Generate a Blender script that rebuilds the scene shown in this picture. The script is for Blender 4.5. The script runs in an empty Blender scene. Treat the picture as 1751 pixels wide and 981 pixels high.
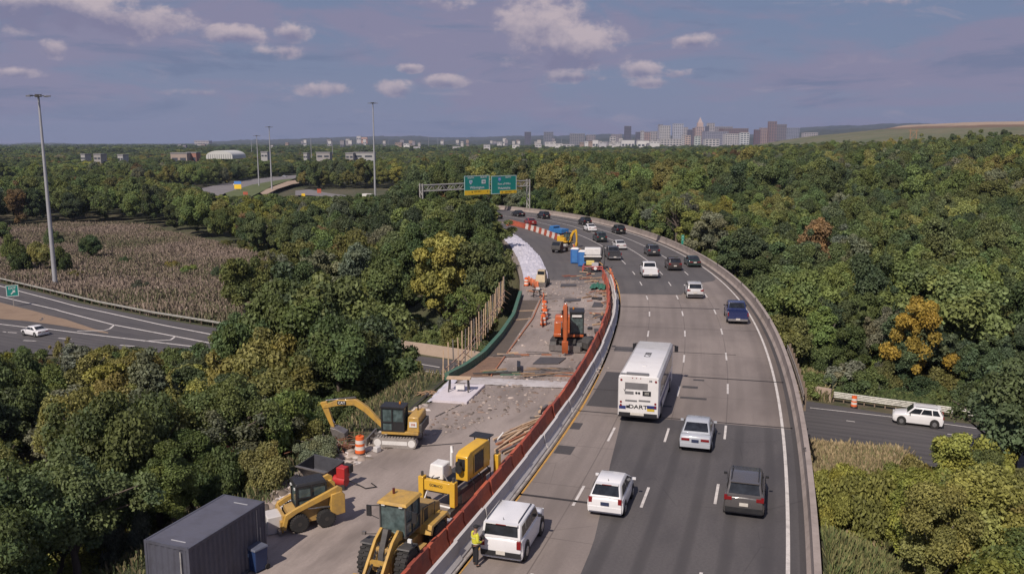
import bpy, bmesh, math, random
import numpy as np
from mathutils import Vector, Matrix
R = math.radians
rnd = random.Random(7)
sc = bpy.context.scene
col = sc.collection

# ------------------------------------------------------------------ camera, sky, sun
H = 17.5
F, CX, CY = 1458.0, 875.5, 490.5
TILT = math.atan(247.5 / F)
cd = bpy.data.cameras.new('camera'); cam = bpy.data.objects.new('camera', cd); col.objects.link(cam)
cd.sensor_width = 36; cd.lens = 36 * F / 1751.0; cd.clip_start = .3; cd.clip_end = 40000
cam.location = (0, 0, H); cam.rotation_euler = (math.pi / 2 - TILT, 0, 0); sc.camera = cam
SUN_AZ_DIR = Vector((-0.48, -0.877, 0)).normalized()      # towards the sun, on the ground
SUN_EL = R(46)
sd = bpy.data.lights.new('sun', 'SUN'); sd.energy = 4.5; sd.angle = R(0.5); sd.color = (1, .90, .80)
so_ = bpy.data.objects.new('sun', sd); col.objects.link(so_)
sv = SUN_AZ_DIR * math.cos(SUN_EL) + Vector((0, 0, math.sin(SUN_EL)))
so_.rotation_euler = sv.to_track_quat('Z', 'Y').to_euler()
sc.view_settings.view_transform = 'Standard'; sc.view_settings.look = 'None'
sc.view_settings.exposure = 0; sc.view_settings.gamma = 1
cy = sc.cycles
try:
    cy.use_denoising = True; cy.denoiser = 'OPENIMAGEDENOISE'
    cy.max_bounces = 5; cy.diffuse_bounces = 2; cy.glossy_bounces = 2; cy.transmission_bounces = 3
    cy.volume_bounces = 0; cy.sample_clamp_indirect = 4; cy.use_adaptive_sampling = False
except Exception as e: print(e)
try: cy.denoising_prefilter = 'ACCURATE'
except Exception: pass

wd = bpy.data.worlds.new('World'); sc.world = wd; wd.use_nodes = True
def build_world():
    nt = wd.node_tree; N = nt.nodes; L = nt.links; N.clear()
    out = N.new('ShaderNodeOutputWorld'); bg = N.new('ShaderNodeBackground'); L.new(bg.outputs[0], out.inputs[0])
    bg.inputs[1].default_value = 0.08
    sky = N.new('ShaderNodeTexSky'); sky.sky_type = 'NISHITA'; sky.sun_disc = False
    sky.sun_elevation = SUN_EL; sky.sun_rotation = math.atan2(SUN_AZ_DIR.x, SUN_AZ_DIR.y); sky.air_density = 1.0; sky.dust_density = 1.0; sky.ozone_density = 2
    tc = N.new('ShaderNodeTexCoord')
    def math_(op, a, b=None, clamp=False):
        n = N.new('ShaderNodeMath'); n.operation = op; n.use_clamp = clamp
        for i, x in enumerate((a, b)):
            if x is None: continue
            if isinstance(x, (int, float)): n.inputs[i].default_value = x
            else: L.new(x, n.inputs[i])
        return n.outputs[0]
    def mix(fac, a, b):
        n = N.new('ShaderNodeMix'); n.data_type = 'RGBA'
        for s, x in ((0, fac), (6, a), (7, b)):
            if isinstance(x, (int, float)): n.inputs[s].default_value = x
            elif isinstance(x, tuple): n.inputs[s].default_value = (*x, 1)
            else: L.new(x, n.inputs[s])
        return n.outputs[2]
    def ramp(fac, a, b):
        n = N.new('ShaderNodeMapRange'); n.interpolation_type = 'SMOOTHSTEP'
        L.new(fac, n.inputs[0]); n.inputs[1].default_value = a; n.inputs[2].default_value = b
        return n.outputs[0]
    # the thin veil of high cloud that greys the blue
    sep = N.new('ShaderNodeSeparateXYZ'); L.new(tc.outputs['Generated'], sep.inputs[0])
    zc = math_('MAXIMUM', sep.outputs[2], 0.0)
    inv = math_('DIVIDE', 1.0, math_('ADD', zc, 0.06))
    pl = N.new('ShaderNodeVectorMath'); pl.operation = 'SCALE'; L.new(tc.outputs['Generated'], pl.inputs[0]); L.new(inv, pl.inputs['Scale'])
    def noise(vec, scale, det=5, rough=.55, offs=(0, 0, 0), sz=(1, 1, 1), dist=0):
        m = N.new('ShaderNodeMapping'); L.new(vec, m.inputs[0]); m.inputs['Location'].default_value = offs; m.inputs['Scale'].default_value = sz
        n = N.new('ShaderNodeTexNoise'); L.new(m.outputs[0], n.inputs[0]); n.inputs['Scale'].default_value = scale
        n.inputs['Detail'].default_value = det; n.inputs['Roughness'].default_value = rough; n.inputs['Distortion'].default_value = dist
        return n.outputs[0]
    K = 12.5   # background strength .08
    base = mix(0.9, sky.outputs[0], (0.170 * K, 0.215 * K, 0.345 * K))
    hz = ramp(sep.outputs[2], 0.13, 0.0)
    base = mix(math_('MULTIPLY', hz, .55), base, (0.245 * K, 0.255 * K, 0.375 * K))
    dn = noise(tc.outputs['Generated'], 5.5, 7, .58, (1.3, .2, 4), (.8, .8, 3.4), .6)
    veil = ramp(dn, .42, .57)
    c1 = mix(math_('MULTIPLY', veil, .8), base, (0.255 * K, 0.235 * K, 0.345 * K))
    dark = ramp(noise(tc.outputs['Generated'], 7.5, 7, .6, (5.3, 2.2, 1), (.8, .8, 4.2), .5), .53, .68)
    c1 = mix(math_('MULTIPLY', dark, .75), c1, (0.150 * K, 0.190 * K, 0.305 * K))
    wisp = ramp(noise(tc.outputs['Generated'], 13, 7, .65, (2.3, 7.2, 1), (.8, .8, 4.0), .8), .56, .78)
    c1 = mix(math_('MULTIPLY', wisp, .6), c1, (0.37 * K, 0.32 * K, 0.40 * K))
    # heaps of cumulus, each at its own bearing
    cn = noise(tc.outputs['Generated'], 17, 7, .58, (0, 0, 0), (1, 1, 1.5))
    cn2 = noise(tc.outputs['Generated'], 55, 5, .6, (3, 1, 0), (1, 1, 1.3))
    cumulus = [  # azimuth deg, elevation deg, half-width, half-height, strength
        (1.9, 7.3, 3.2, 2.7, 1.0), (4.8, 6.4, 2.8, 1.5, .95), (3.4, 5.3, 4.4, 1.3, .7), (-30.0, 7.7, 6.5, 1.7, .75), (-26.4, 8.0, 4.6, 2.0, .95), (-23.4, 7.0, 4.4, 1.3, .8), (-33.5, 8.6, 2.4, 1.3, .6),
        (-17.2, 6.5, 2.8, 1.0, .95), (-14.0, 6.8, 1.8, 1.0, .95), (-15.5, 5.6, 3.2, .8, .45), (11.6, 6.3, 2.3, .8, .8), (3.8, 4.2, 3.2, .65, .75), (8.4, 4.6, 2.8, .9, .75),
        (10.9, 4.4, 2.3, .7, .7), (-27.4, 5.3, 1.2, .9, .8), (-29.9, 3.9, 2.7, .5, .65), (-12.0, 3.3, 2.7, .8, .65), (-7.6, 3.4, 1.9, .9, .75), (-6.6, 4.7, 1.2, .5, .75),
        (-4.3, 3.9, 2.0, .7, .75), (9.0, 3.8, 2.2, .55, .65), (31, 9.3, 7, 1.0, .5), (22, 8.2, 5, .6, .35), (-20, 3.0, 3, .4, .4), (-4, 8.6, 3, .7, .4)]
    cumulus = [(p[0], p[1], p[2] * (1.1 if i < 6 else .92), p[3] * (1.15 if i < 6 else .85), p[4] * (1 if i < 6 else .9)) for i, p in enumerate(cumulus)]
    tot = None; und = None
    for az, el, wa, we, st in cumulus:
        d = Vector((math.sin(R(az)) * math.cos(R(el)), math.cos(R(az)) * math.cos(R(el)), math.sin(R(el))))
        m = N.new('ShaderNodeMapping'); m.vector_type = 'TEXTURE'; L.new(tc.outputs['Generated'], m.inputs[0])
        m.inputs['Location'].default_value = d; m.inputs['Rotation'].default_value = (0, 0, -R(az))
        m.inputs['Scale'].default_value = (R(wa), .6, R(we))
        ln = N.new('ShaderNodeVectorMath'); ln.operation = 'LENGTH'; L.new(m.outputs[0], ln.inputs[0])
        e = math_('SUBTRACT', 1.0, ln.outputs['Value'], True)
        e = math_('MULTIPLY', math_('MULTIPLY', e, 1.0), st)
        s2 = N.new('ShaderNodeSeparateXYZ'); L.new(m.outputs[0], s2.inputs[0])
        u = math_('MULTIPLY', e, math_('MULTIPLY_ADD' if False else 'SUBTRACT', 0.0, s2.outputs[2]))
        tot = e if tot is None else math_('MAXIMUM', tot, e)
        und = u if und is None else math_('ADD', und, u)
    field = math_('ADD', math_('MULTIPLY', tot, 1.35), math_('MULTIPLY', math_('SUBTRACT', cn, .5), 2.2))
    field = math_('ADD', field, math_('MULTIPLY', math_('SUBTRACT', cn2, .5), 1.0))
    present = ramp(tot, 0.0, .16)
    mask = math_('MULTIPLY', ramp(field, .08, .62), present)
    lit = math_('ADD', math_('MULTIPLY', math_('SUBTRACT', cn2, .5), 1.6), math_('SUBTRACT', .55, math_('MULTIPLY', und, 2.6)), True)
    cc = mix(lit, (0.21 * K, 0.205 * K, 0.315 * K), (0.55 * K, 0.46 * K, 0.49 * K))
    c2 = mix(math_('MULTIPLY', mask, .88), c1, cc)
    L.new(c2, bg.inputs[0])
build_world()

# ------------------------------------------------------------------ helpers
def ray(u, v):
    a = (u - CX) / F; b = (v - CY) / F
    return Vector((a, math.cos(TILT) - b * math.sin(TILT), -b * math.cos(TILT) - math.sin(TILT)))
def at(u, v, z=0.0):
    d = ray(u, v); k = (z - H) / d.z
    return Vector((d.x * k, d.y * k, z))
def aty(u, v, y):
    d = ray(u, v); k = y / d.y
    return Vector((d.x * k, y, H + d.z * k))
def row_of(x, y, z):
    c, s = math.cos(TILT), math.sin(TILT)
    zc = y * c - (z - H) * s; up = y * s + (z - H) * c
    return CX + F * x / zc, CY - F * up / zc
def rows_np(x, y, z):
    c, s = math.cos(TILT), math.sin(TILT)
    zc = y * c - (z - H) * s; up = y * s + (z - H) * c
    zc = np.maximum(zc, .1)
    return CX + F * x / zc, CY - F * up / zc

def tag(o, label=None, cat=None, group=None, kind=None):
    if label: o['label'] = label
    if cat: o['category'] = cat
    if group: o['group'] = group
    if kind: o['kind'] = kind
    return o
def empty(name, label, cat, loc=(0, 0, 0), rz=0.0, group=None):
    o = bpy.data.objects.new(name, None); col.objects.link(o); o.empty_display_size = .1
    o.location = loc; o.rotation_euler = (0, 0, rz)
    return tag(o, label, cat, group)
def copy_tree(o, parent=None):
    c = o.copy(); col.objects.link(c); c.parent = parent
    for ch in list(o.children): copy_tree(ch, c)
    return c

class MB:
    def __init__(s): s.v = []; s.f = []; s.M = Matrix.Identity(4)
    def p(s, *pts):
        i = len(s.v)
        for q in pts: s.v.append(tuple(s.M @ Vector(q)))
        return i
    def quad(s, a, b, c, d): i = s.p(a, b, c, d); s.f.append((i, i + 1, i + 2, i + 3)); return s
    def poly(s, pts): i = s.p(*pts); s.f.append(tuple(range(i, i + len(pts)))); return s
    def box(s, c, d, rz=0.0, rx=0.0, ry=0.0, top=(1, 1)):
        x, y, z = (k / 2 for k in d)
        m = Matrix.Translation(c) @ Matrix.Rotation(rz, 4, 'Z') @ Matrix.Rotation(ry, 4, 'Y') @ Matrix.Rotation(rx, 4, 'X')
        q = [m @ Vector(k) for k in ((-x, -y, -z), (x, -y, -z), (x, y, -z), (-x, y, -z),
             (-x * top[0], -y * top[1], z), (x * top[0], -y * top[1], z), (x * top[0], y * top[1], z), (-x * top[0], y * top[1], z))]
        i = s.p(*q)
        for f in ((3, 2, 1, 0), (4, 5, 6, 7), (0, 1, 5, 4), (1, 2, 6, 5), (2, 3, 7, 6), (3, 0, 4, 7)): s.f.append(tuple(i + k for k in f))
        return s
    def bb(s, x0, x1, y0, y1, z0, z1): return s.box(((x0 + x1) / 2, (y0 + y1) / 2, (z0 + z1) / 2), (abs(x1 - x0), abs(y1 - y0), abs(z1 - z0)))
    def cyl(s, a, b, r, r2=None, n=14, caps=True):
        a = Vector(a); b = Vector(b); r2 = r if r2 is None else r2
        d = (b - a).normalized(); t = Vector((0, 0, 1)) if abs(d.z) < .9 else Vector((1, 0, 0))
        e = d.cross(t).normalized(); g = d.cross(e)
        pa = [a + (e * math.cos(k * 2 * math.pi / n) + g * math.sin(k * 2 * math.pi / n)) * r for k in range(n)]
        pb = [b + (e * math.cos(k * 2 * math.pi / n) + g * math.sin(k * 2 * math.pi / n)) * r2 for k in range(n)]
        i = s.p(*pa, *pb)
        for k in range(n): s.f.append((i + k, i + n + k, i + n + (k + 1) % n, i + (k + 1) % n))
        if caps: s.f.append(tuple(i + k for k in range(n))); s.f.append(tuple(i + n + k for k in reversed(range(n))))
        return s
    def tube(s, pts, r, n=8):
        pts = [Vector(q) for q in pts]; rs = r if isinstance(r, (list, tuple)) else [r] * len(pts)
        i0 = len(s.v)
        for j, q in enumerate(pts):
            d = (pts[min(j + 1, len(pts) - 1)] - pts[max(j - 1, 0)]).normalized()
            t = Vector((0, 0, 1)) if abs(d.z) < .9 else Vector((1, 0, 0))
            e = d.cross(t).normalized(); g = d.cross(e)
            s.p(*[q + (e * math.cos(k * 2 * math.pi / n) + g * math.sin(k * 2 * math.pi / n)) * rs[j] for k in range(n)])
        for j in range(len(pts) - 1):
            for k in range(n):
                a = i0 + j * n; s.f.append((a + k, a + n + k, a + n + (k + 1) % n, a + (k + 1) % n))
        s.f.append(tuple(i0 + k for k in range(n))); s.f.append(tuple(i0 + (len(pts) - 1) * n + k for k in reversed(range(n))))
        return s
    def prism(s, pts, x0, x1):       # polygon of (y, z) extruded along x
        n = len(pts); i = s.p(*[(x0, a, b) for a, b in pts], *[(x1, a, b) for a, b in pts])
        s.f.append(tuple(i + k for k in reversed(range(n)))); s.f.append(tuple(i + n + k for k in range(n)))
        for k in range(n): s.f.append((i + k, i + (k + 1) % n, i + n + (k + 1) % n, i + n + k))
        return s
    def loft(s, rings, closed=True, caps=True):
        n = len(rings[0]); i = len(s.v)
        for r in rings: s.p(*r)
        for j in range(len(rings) - 1):
            for k in range(n if closed else n - 1):
                a = i + j * n; s.f.append((a + k, a + (k + 1) % n, a + n + (k + 1) % n, a + n + k))
        if caps: s.f.append(tuple(i + k for k in reversed(range(n)))); s.f.append(tuple(i + (len(rings) - 1) * n + k for k in range(n)))
        return s
    def sphere(s, c, r, n=10, m=7, sq=(1, 1, 1)):
        c = Vector(c); rings = []
        for j in range(m + 1):
            t = math.pi * (j + .02) / (m + .04)
            rings.append([c + Vector((math.cos(2 * math.pi * k / n) * math.sin(t) * sq[0], math.sin(2 * math.pi * k / n) * math.sin(t) * sq[1], -math.cos(t) * sq[2])) * r for k in range(n)])
        return s.loft(rings)
    def mesh(s, name, smooth=None):
        me = bpy.data.meshes.new(name); me.from_pydata(s.v, [], s.f); me.update()
        b = bmesh.new(); b.from_mesh(me); bmesh.ops.recalc_face_normals(b, faces=b.faces); b.to_mesh(me); b.free()
        if smooth:
            me.shade_smooth(); me.set_sharp_from_angle(angle=R(smooth))
        return me
    def build(s, name, mat, parent=None, smooth=35, bevel=0, loc=None):
        o = bpy.data.objects.new(name, s.mesh(name, smooth)); col.objects.link(o)
        if mat: o.data.materials.append(mat)
        if parent: o.parent = parent
        if loc: o.location = loc
        if bevel:
            b = o.modifiers.new('bevel', 'BEVEL'); b.width = bevel; b.segments = 2; b.limit_method = 'ANGLE'; b.angle_limit = R(40)
        return o

def npmesh(name, V, Fq, mat=None, uv=None, colr=None, parent=None, smooth=False):
    V = np.asarray(V, np.float32).reshape(-1, 3); Fq = np.asarray(Fq, np.int32)
    me = bpy.data.meshes.new(name); n, k = Fq.shape
    me.vertices.add(len(V)); me.vertices.foreach_set('co', V.ravel())
    me.loops.add(n * k); me.loops.foreach_set('vertex_index', Fq.ravel())
    me.polygons.add(n); me.polygons.foreach_set('loop_start', np.arange(n, dtype=np.int32) * k)
    me.update(calc_edges=True)
    if uv is not None:
        l = me.uv_layers.new(name='UVMap'); l.data.foreach_set('uv', np.asarray(uv, np.float32)[Fq.ravel()].ravel())
    if colr is not None:
        c = me.color_attributes.new('Col', 'FLOAT_COLOR', 'POINT'); c.data.foreach_set('color', np.asarray(colr, np.float32).ravel())
    if smooth: me.shade_smooth()
    if mat: me.materials.append(mat)
    o = bpy.data.objects.new(name, me); col.objects.link(o)
    if parent: o.parent = parent
    return o

# ------------------------------------------------------------------ materials
class NT:
    def __init__(s, name):
        s.m = bpy.data.materials.new(name); s.m.use_nodes = True; s.t = s.m.node_tree; s.N = s.t.nodes; s.L = s.t.links
        s.b = s.N['Principled BSDF']; s.tc = s.N.new('ShaderNodeTexCoord')
    def lk(s, a, sock):
        if isinstance(a, (int, float)): sock.default_value = a
        elif isinstance(a, tuple): sock.default_value = (*a, 1) if len(a) == 3 and len(sock.default_value) == 4 else a
        else: s.L.new(a, sock)
    def noise(s, scale, det=4, rough=.55, coord='Object', sz=(1, 1, 1), dist=0, loc=(0, 0, 0)):
        m = s.N.new('ShaderNodeMapping'); s.L.new(s.tc.outputs[coord], m.inputs[0]); m.inputs['Scale'].default_value = sz; m.inputs['Location'].default_value = loc
        n = s.N.new('ShaderNodeTexNoise'); s.L.new(m.outputs[0], n.inputs[0]); n.inputs['Scale'].default_value = scale
        n.inputs['Detail'].default_value = det; n.inputs['Roughness'].default_value = rough; n.inputs['Distortion'].default_value = dist
        return n.outputs[0]
    def rng(s, x, a, b, c=0, d=1, smooth=True):
        n = s.N.new('ShaderNodeMapRange'); n.interpolation_type = 'SMOOTHSTEP' if smooth else 'LINEAR'; s.L.new(x, n.inputs[0])
        for i, k in enumerate((a, b, c, d)): n.inputs[i + 1].default_value = k
        return n.outputs[0]
    def mix(s, fac, a, b, mode='MIX'):
        n = s.N.new('ShaderNodeMix'); n.data_type = 'RGBA'; n.blend_type = mode
        s.lk(fac, n.inputs[0]); s.lk(a, n.inputs[6]); s.lk(b, n.inputs[7]); return n.outputs[2]
    def math(s, op, a, b=0.0, clamp=False):
        n = s.N.new('ShaderNodeMath'); n.operation = op; n.use_clamp = clamp; s.lk(a, n.inputs[0]); s.lk(b, n.inputs[1]); return n.outputs[0]
    def bump(s, h, strength=.3, dist=.02):
        n = s.N.new('ShaderNodeBump'); n.inputs['Strength'].default_value = strength; n.inputs['Distance'].default_value = dist
        s.L.new(h, n.inputs['Height']); s.L.new(n.outputs[0], s.b.inputs['Normal'])
_mats = {}
def mat(name, c, rough=.6, metal=0.0, dirt=.25, scale=2.0, dirtc=None, bump=0.0, coat=0.0, spec=.5):
    if name in _mats: return _mats[name]
    n = NT(name); b = n.b
    dc = dirtc or tuple(k * .45 for k in c)
    f = n.rng(n.noise(scale, 5, .65), .42, .72)
    f2 = n.rng(n.noise(scale * 6, 3, .6), .4, .8)
    cc = n.mix(n.math('MULTIPLY', f, dirt), c, dc); cc = n.mix(n.math('MULTIPLY', f2, dirt * .5), cc, dc)
    n.L.new(cc, b.inputs['Base Color']); b.inputs['Metallic'].default_value = metal
    n.L.new(n.rng(n.noise(scale * 3), .3, .7, max(0, rough - .08), min(1, rough + .1)), b.inputs['Roughness'])
    b.inputs['Coat Weight'].default_value = coat; b.inputs['Coat Roughness'].default_value = .08; b.inputs['Specular IOR Level'].default_value = spec
    if bump: n.bump(n.noise(scale * 8, 4), bump)
    _mats[name] = n.m; return n.m
def glass_mat(name='dark_glass', c=(.012, .014, .018), rough=.08):
    if name in _mats: return _mats[name]
    n = NT(name); n.b.inputs['Base Color'].default_value = (*c, 1); n.b.inputs['Roughness'].default_value = rough
    n.L.new(n.mix(n.rng(n.noise(3, 2), .3, .8), c, tuple(k * 2.2 for k in c)), n.b.inputs['Base Color']); _mats[name] = n.m; return n.m
def paint(name, c, rough=.35): return mat('paint_' + name, c, rough, 0, .10, 1.5, coat=.6)
# ------------------------------------------------------------------ the curve of the motorway, from its surveyed bend
P0 = (11.7713, 32.6097, .312548); KN = [.00209774, .0041778, .00403702, .0149202, .0258034]
def _integ():
    ds = .5; S = []; x, y, h = P0; s = 0.0
    while s < 330:
        S.append((s, x, y, h)); t = min(s / 68.125, 3.999); j = int(t); k = min(KN[j] * (1 - t + j) + KN[j + 1] * (t - j), .0125)
        if s > 262: k = .002
        x += math.sin(h) * ds; y += math.cos(h) * ds; h -= k * ds; s += ds
    B = []; x, y, h = P0; s = 0.0
    while s > -90:
        h += .0021 * ds; x -= math.sin(h) * ds; y -= math.cos(h) * ds; s -= ds; B.append((s, x, y, h))
    return np.array(B[::-1] + S)
CV = _integ()
def interp(s, tab):
    return float(np.interp(s, [t[0] for t in tab], [t[1] for t in tab]))
SH = [(60, 0), (85, -.15), (125, -.35), (150, -.85), (175, -1.3)]
def RP(s, o, z=0.0):
    x, y, h = (float(np.interp(s, CV[:, 0], CV[:, i])) for i in (1, 2, 3))
    o = o + interp(s, SH)
    return Vector((x + o * math.cos(h), y - o * math.sin(h), z))
def RH(s): return float(np.interp(s, CV[:, 0], CV[:, 3]))
def road_coords(x, y):          # numpy: nearest s and offset
    x = np.asarray(x, float).ravel(); y = np.asarray(y, float).ravel(); C = CV[::6]
    so = np.empty(len(x)); oo = np.empty(len(x)); dd = np.empty(len(x))
    for a in range(0, len(x), 20000):
        X = x[a:a + 20000, None]; Y = y[a:a + 20000, None]
        d = (X - C[None, :, 1]) ** 2 + (Y - C[None, :, 2]) ** 2; i = d.argmin(1); h = C[i, 3]
        vx = X[:, 0] - C[i, 1]; vy = Y[:, 0] - C[i, 2]
        so[a:a + 20000] = C[i, 0] + vx * np.sin(h) + vy * np.cos(h); oo[a:a + 20000] = vx * np.cos(h) - vy * np.sin(h); dd[a:a + 20000] = np.sqrt(d.min(1))
    return so, oo, dd
T_EDGE = [(0, -.4)]; T_L3 = [(0, -3.8)]; T_L2 = [(0, -7.2)]; T_L1 = [(0, -10.4), (60, -10.6), (90, -11.0)]
T_YEL = [(-20, -13.35), (20, -13.2), (40, -13.6), (60, -13.75), (75, -13.8), (93, -14.5), (126, -16.2), (157, -17.9), (175, -18.6)]
T_BAR = [(-60, -13.9), (0, -13.85), (20, -13.85), (52, -14.1), (67, -14.4), (86, -14.6), (93, -15.1), (126, -16.7), (157, -18.3), (175, -18.7)]
T_LEFT = [(-90, -23.5), (0, -23.4), (40, -23.5), (60, -24.9), (70, -25.8), (100, -27.4), (150, -27.0), (330, -27)]
def off(T): return (lambda s: interp(s, T)) if not callable(T) else T
def const(k): return lambda s: k
def ribbon(name, s0, s1, oa, ob, z, m, parent=None, n_o=1, ds=1.5, thick=0.0, kind='structure'):
    oa = oa if callable(oa) else (const(oa) if isinstance(oa, (int, float)) else off(oa)); ob = ob if callable(ob) else (const(ob) if isinstance(ob, (int, float)) else off(ob))
    n = max(2, int((s1 - s0) / ds) + 1); V = []; UV = []; Fq = []
    for s in np.linspace(s0, s1, n):
        for j in range(n_o + 1):
            o = oa(s) + (ob(s) - oa(s)) * j / n_o; V.append(RP(s, o, z)); UV.append((s, o))
    w = n_o + 1
    for i in range(n - 1):
        for j in range(n_o): Fq.append((i * w + j, i * w + j + 1, (i + 1) * w + j + 1, (i + 1) * w + j))
    if thick:
        b = len(V); V += [Vector((v.x, v.y, v.z - thick)) for v in V]; UV += UV
        for i in range(n - 1):
            for j in range(n_o): Fq.append((b + (i + 1) * w + j, b + (i + 1) * w + j + 1, b + i * w + j + 1, b + i * w + j))
            Fq.append((i * w, (i + 1) * w, b + (i + 1) * w, b + i * w)); j = n_o
            Fq.append(((i + 1) * w + j, i * w + j, b + i * w + j, b + (i + 1) * w + j))
        for i in (0, n - 1):
            for j in range(n_o): Fq.append((i * w + j, i * w + j + 1, b + i * w + j + 1, b + i * w + j))
    o = npmesh(name, V, Fq, m, UV, parent=parent)
    if parent is None and kind: o['kind'] = kind
    return o
def profile(name, s0, s1, center, prof, m, parent=None, ds=2.0, z=0.0):      # closed (o, z) section swept along the road
    c = center if callable(center) else off(center); n = max(2, int(round((s1 - s0) / ds)) + 1); mb = MB()
    mb.loft([[tuple(RP(s, c(s) + a, z + b)) for a, b in prof] for s in np.linspace(s0, s1, n)])
    return mb.build(name, m, parent, smooth=30)

def road_mat(name, c, c2, dark, blot=.5, track=.12, streak=.0, rough=.85, joints=0):
    n = NT(name); uv = 'UV'
    big = n.rng(n.noise(.06, 6, .6, uv), .35, .68); mid = n.rng(n.noise(.35, 5, .6, uv, (.35, 1, 1)), .40, .72); fine = n.noise(7, 3, .7, uv)
    col_ = n.mix(big, c, c2)
    sp = n.N.new('ShaderNodeSeparateXYZ'); n.L.new(n.tc.outputs['UV'], sp.inputs[0])
    # wheel paths: two bands to a lane of 3.4 m
    w = n.math('COSINE', n.math('MULTIPLY', n.math('ADD', sp.outputs[1], .4), 2 * math.pi / 1.7))
    w = n.math('MULTIPLY', n.rng(w, -.2, -1), n.rng(n.noise(.12, 3, .5, uv, (1, .5, 1)), .3, .6, .3, 1))
    col_ = n.mix(n.math('MULTIPLY', w, track), col_, tuple(k * .45 for k in c))
    col_ = n.mix(n.math('MULTIPLY', mid, blot), col_, dark)
    if streak:
        st = n.rng(n.noise(1.3, 5, .7, uv, (.03, 1.6, 1)), .5, .75); col_ = n.mix(n.math('MULTIPLY', st, streak), col_, dark)
    if joints:
        br = n.N.new('ShaderNodeTexBrick'); mp = n.N.new('ShaderNodeMapping'); n.L.new(n.tc.outputs['UV'], mp.inputs[0]); n.L.new(mp.outputs[0], br.inputs[0])
        br.offset = 0; br.inputs['Scale'].default_value = 1; br.inputs['Brick Width'].default_value = joints; br.inputs['Row Height'].default_value = 3.4
        mp.inputs['Location'].default_value = (0, .4, 0)
        br.inputs['Mortar Size'].default_value = .035; br.inputs['Mortar Smooth'].default_value = .3
        col_ = n.mix(n.math('MULTIPLY', br.outputs['Fac'], .55), col_, tuple(k * .4 for k in dark))
        ro = n.noise(.11, 1, .5, uv, (1, 3, 1), loc=(9, 4, 0)); col_ = n.mix(n.rng(ro, .5, .62, 0, .25), col_, tuple(min(1, k * 1.25) for k in c2))
    crk = n.N.new('ShaderNodeTexVoronoi'); crk.feature = 'DISTANCE_TO_EDGE'; mp2 = n.N.new('ShaderNodeMapping'); n.L.new(n.tc.outputs['UV'], mp2.inputs[0])
    mp2.inputs['Scale'].default_value = (.1, .22, 1); n.L.new(mp2.outputs[0], crk.inputs[0]); crk.inputs['Scale'].default_value = 1
    ck = n.math('MULTIPLY', n.rng(crk.outputs[0], .007, .0), n.rng(n.noise(.2, 3, .6, uv), .5, .6)); col_ = n.mix(n.math('MULTIPLY', ck, .3), col_, tuple(k * .35 for k in dark))
    col_ = n.mix(n.rng(fine, .3, .75, 0, .35), col_, tuple(k * .55 for k in c))
    n.L.new(col_, n.b.inputs['Base Color']); n.b.inputs['Roughness'].default_value = rough; n.bump(fine, .25, .01); return n.m
M_ASPH = road_mat('asphalt', (.085, .078, .080), (.105, .095, .094), (.050, .046, .050), .6, .5, .3)
M_ASPH_L = road_mat('worn_asphalt', (.098, .090, .090), (.12, .108, .104), (.062, .056, .058), .5, .2)
M_CONC = road_mat('road_concrete', (.275, .23, .205), (.205, .172, .156), (.14, .115, .105), .55, .30, .45, joints=6.1)
M_CONC2 = road_mat('old_deck_concrete', (.35, .292, .262), (.265, .218, .195), (.14, .115, .102), .85, .05, .3)
M_PAT = road_mat('patch_asphalt', (.062, .056, .058), (.075, .068, .068), (.040, .036, .038), .4, .1)
M_WHITE = mat('white_road_paint', (.62, .58, .55), .7, 0, .5, 1.6, (.22, .20, .19))
M_YELLOW = mat('yellow_road_paint', (.50, .27, .06), .7, 0, .6, 1.2, (.24, .17, .10))
M_DARK = mat('joint_rubber', (.035, .03, .03), .8)
M_WALL = mat('parapet_concrete', (.34, .285, .255), .85, 0, .55, .55, (.16, .13, .115), bump=.2)
M_WALLG = mat('barrier_concrete', (.52, .495, .485), .85, 0, .45, .6, (.34, .31, .30), bump=.15)

# main slab of the bridge with its girders, then the surfaces laid on it
deck = ribbon('bridge_deck', -75, 236, T_LEFT, .35, 0, M_CONC, n_o=8, thick=.9)
for o in (-22.5, -19, -15.5, -12, -8.5, -5, -1.2):
    profile('girder', 4, 86, const(o), [(-.35, -.905), (-.35, -1.1), (-.08, -1.2), (-.08, -2.0), (-.35, -2.1), (-.35, -2.3), (.35, -2.3), (.35, -2.1), (.08, -2.0), (.08, -1.2), (.35, -1.1), (.35, -.905)], mat('girder_steel', (.07, .10, .09), .6), deck, 6)
for s in (24, 64):
    mb = MB(); h = RH(s)
    for o in (-21, -15, -9, -3): q = RP(s, o); mb.cyl((q.x, q.y, -12), (q.x, q.y, -3.2), .55, n=16)
    q = RP(s, -11.6, -2.8); mb.box(q, (23, 1.3, .95), rz=-h)
    mb.build('pier', M_WALL, deck)
Z1, Z2, Z3 = .004, .008, .012
def surf(*a, **k): return ribbon(*a, parent=deck, **k)
ovl = lambda s: interp(s, [(-12, -8.2), (0, -8.6), (10, -9.7), (19, -10.4)])
surf('asphalt_lane', -75, 18.7, ovl, .1, Z1, M_ASPH, n_o=4)
surf('asphalt_lane', 66, 236, lambda s: interp(s, [(66, -14.1), (300, -14.1)]) if s < 80 else interp(s, T_BAR) + .2, lambda s: interp(s, [(66, -6.6), (74, -4.6), (77, -.9), (84, -.4)]), Z1, M_ASPH_L, n_o=4)
surf('asphalt_patch', 20.2, 29.5, lambda s: interp(s, [(20, -13.0), (30, -12.9)]), -10.1, Z1, M_PAT, n_o=2)
surf('asphalt_patch', 36.5, 38.3, -13.1, -10.6, Z1, M_ASPH)
surf('asphalt_patch', 10.6, 12.0, -13.1, -12.1, Z1, M_PAT)
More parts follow.
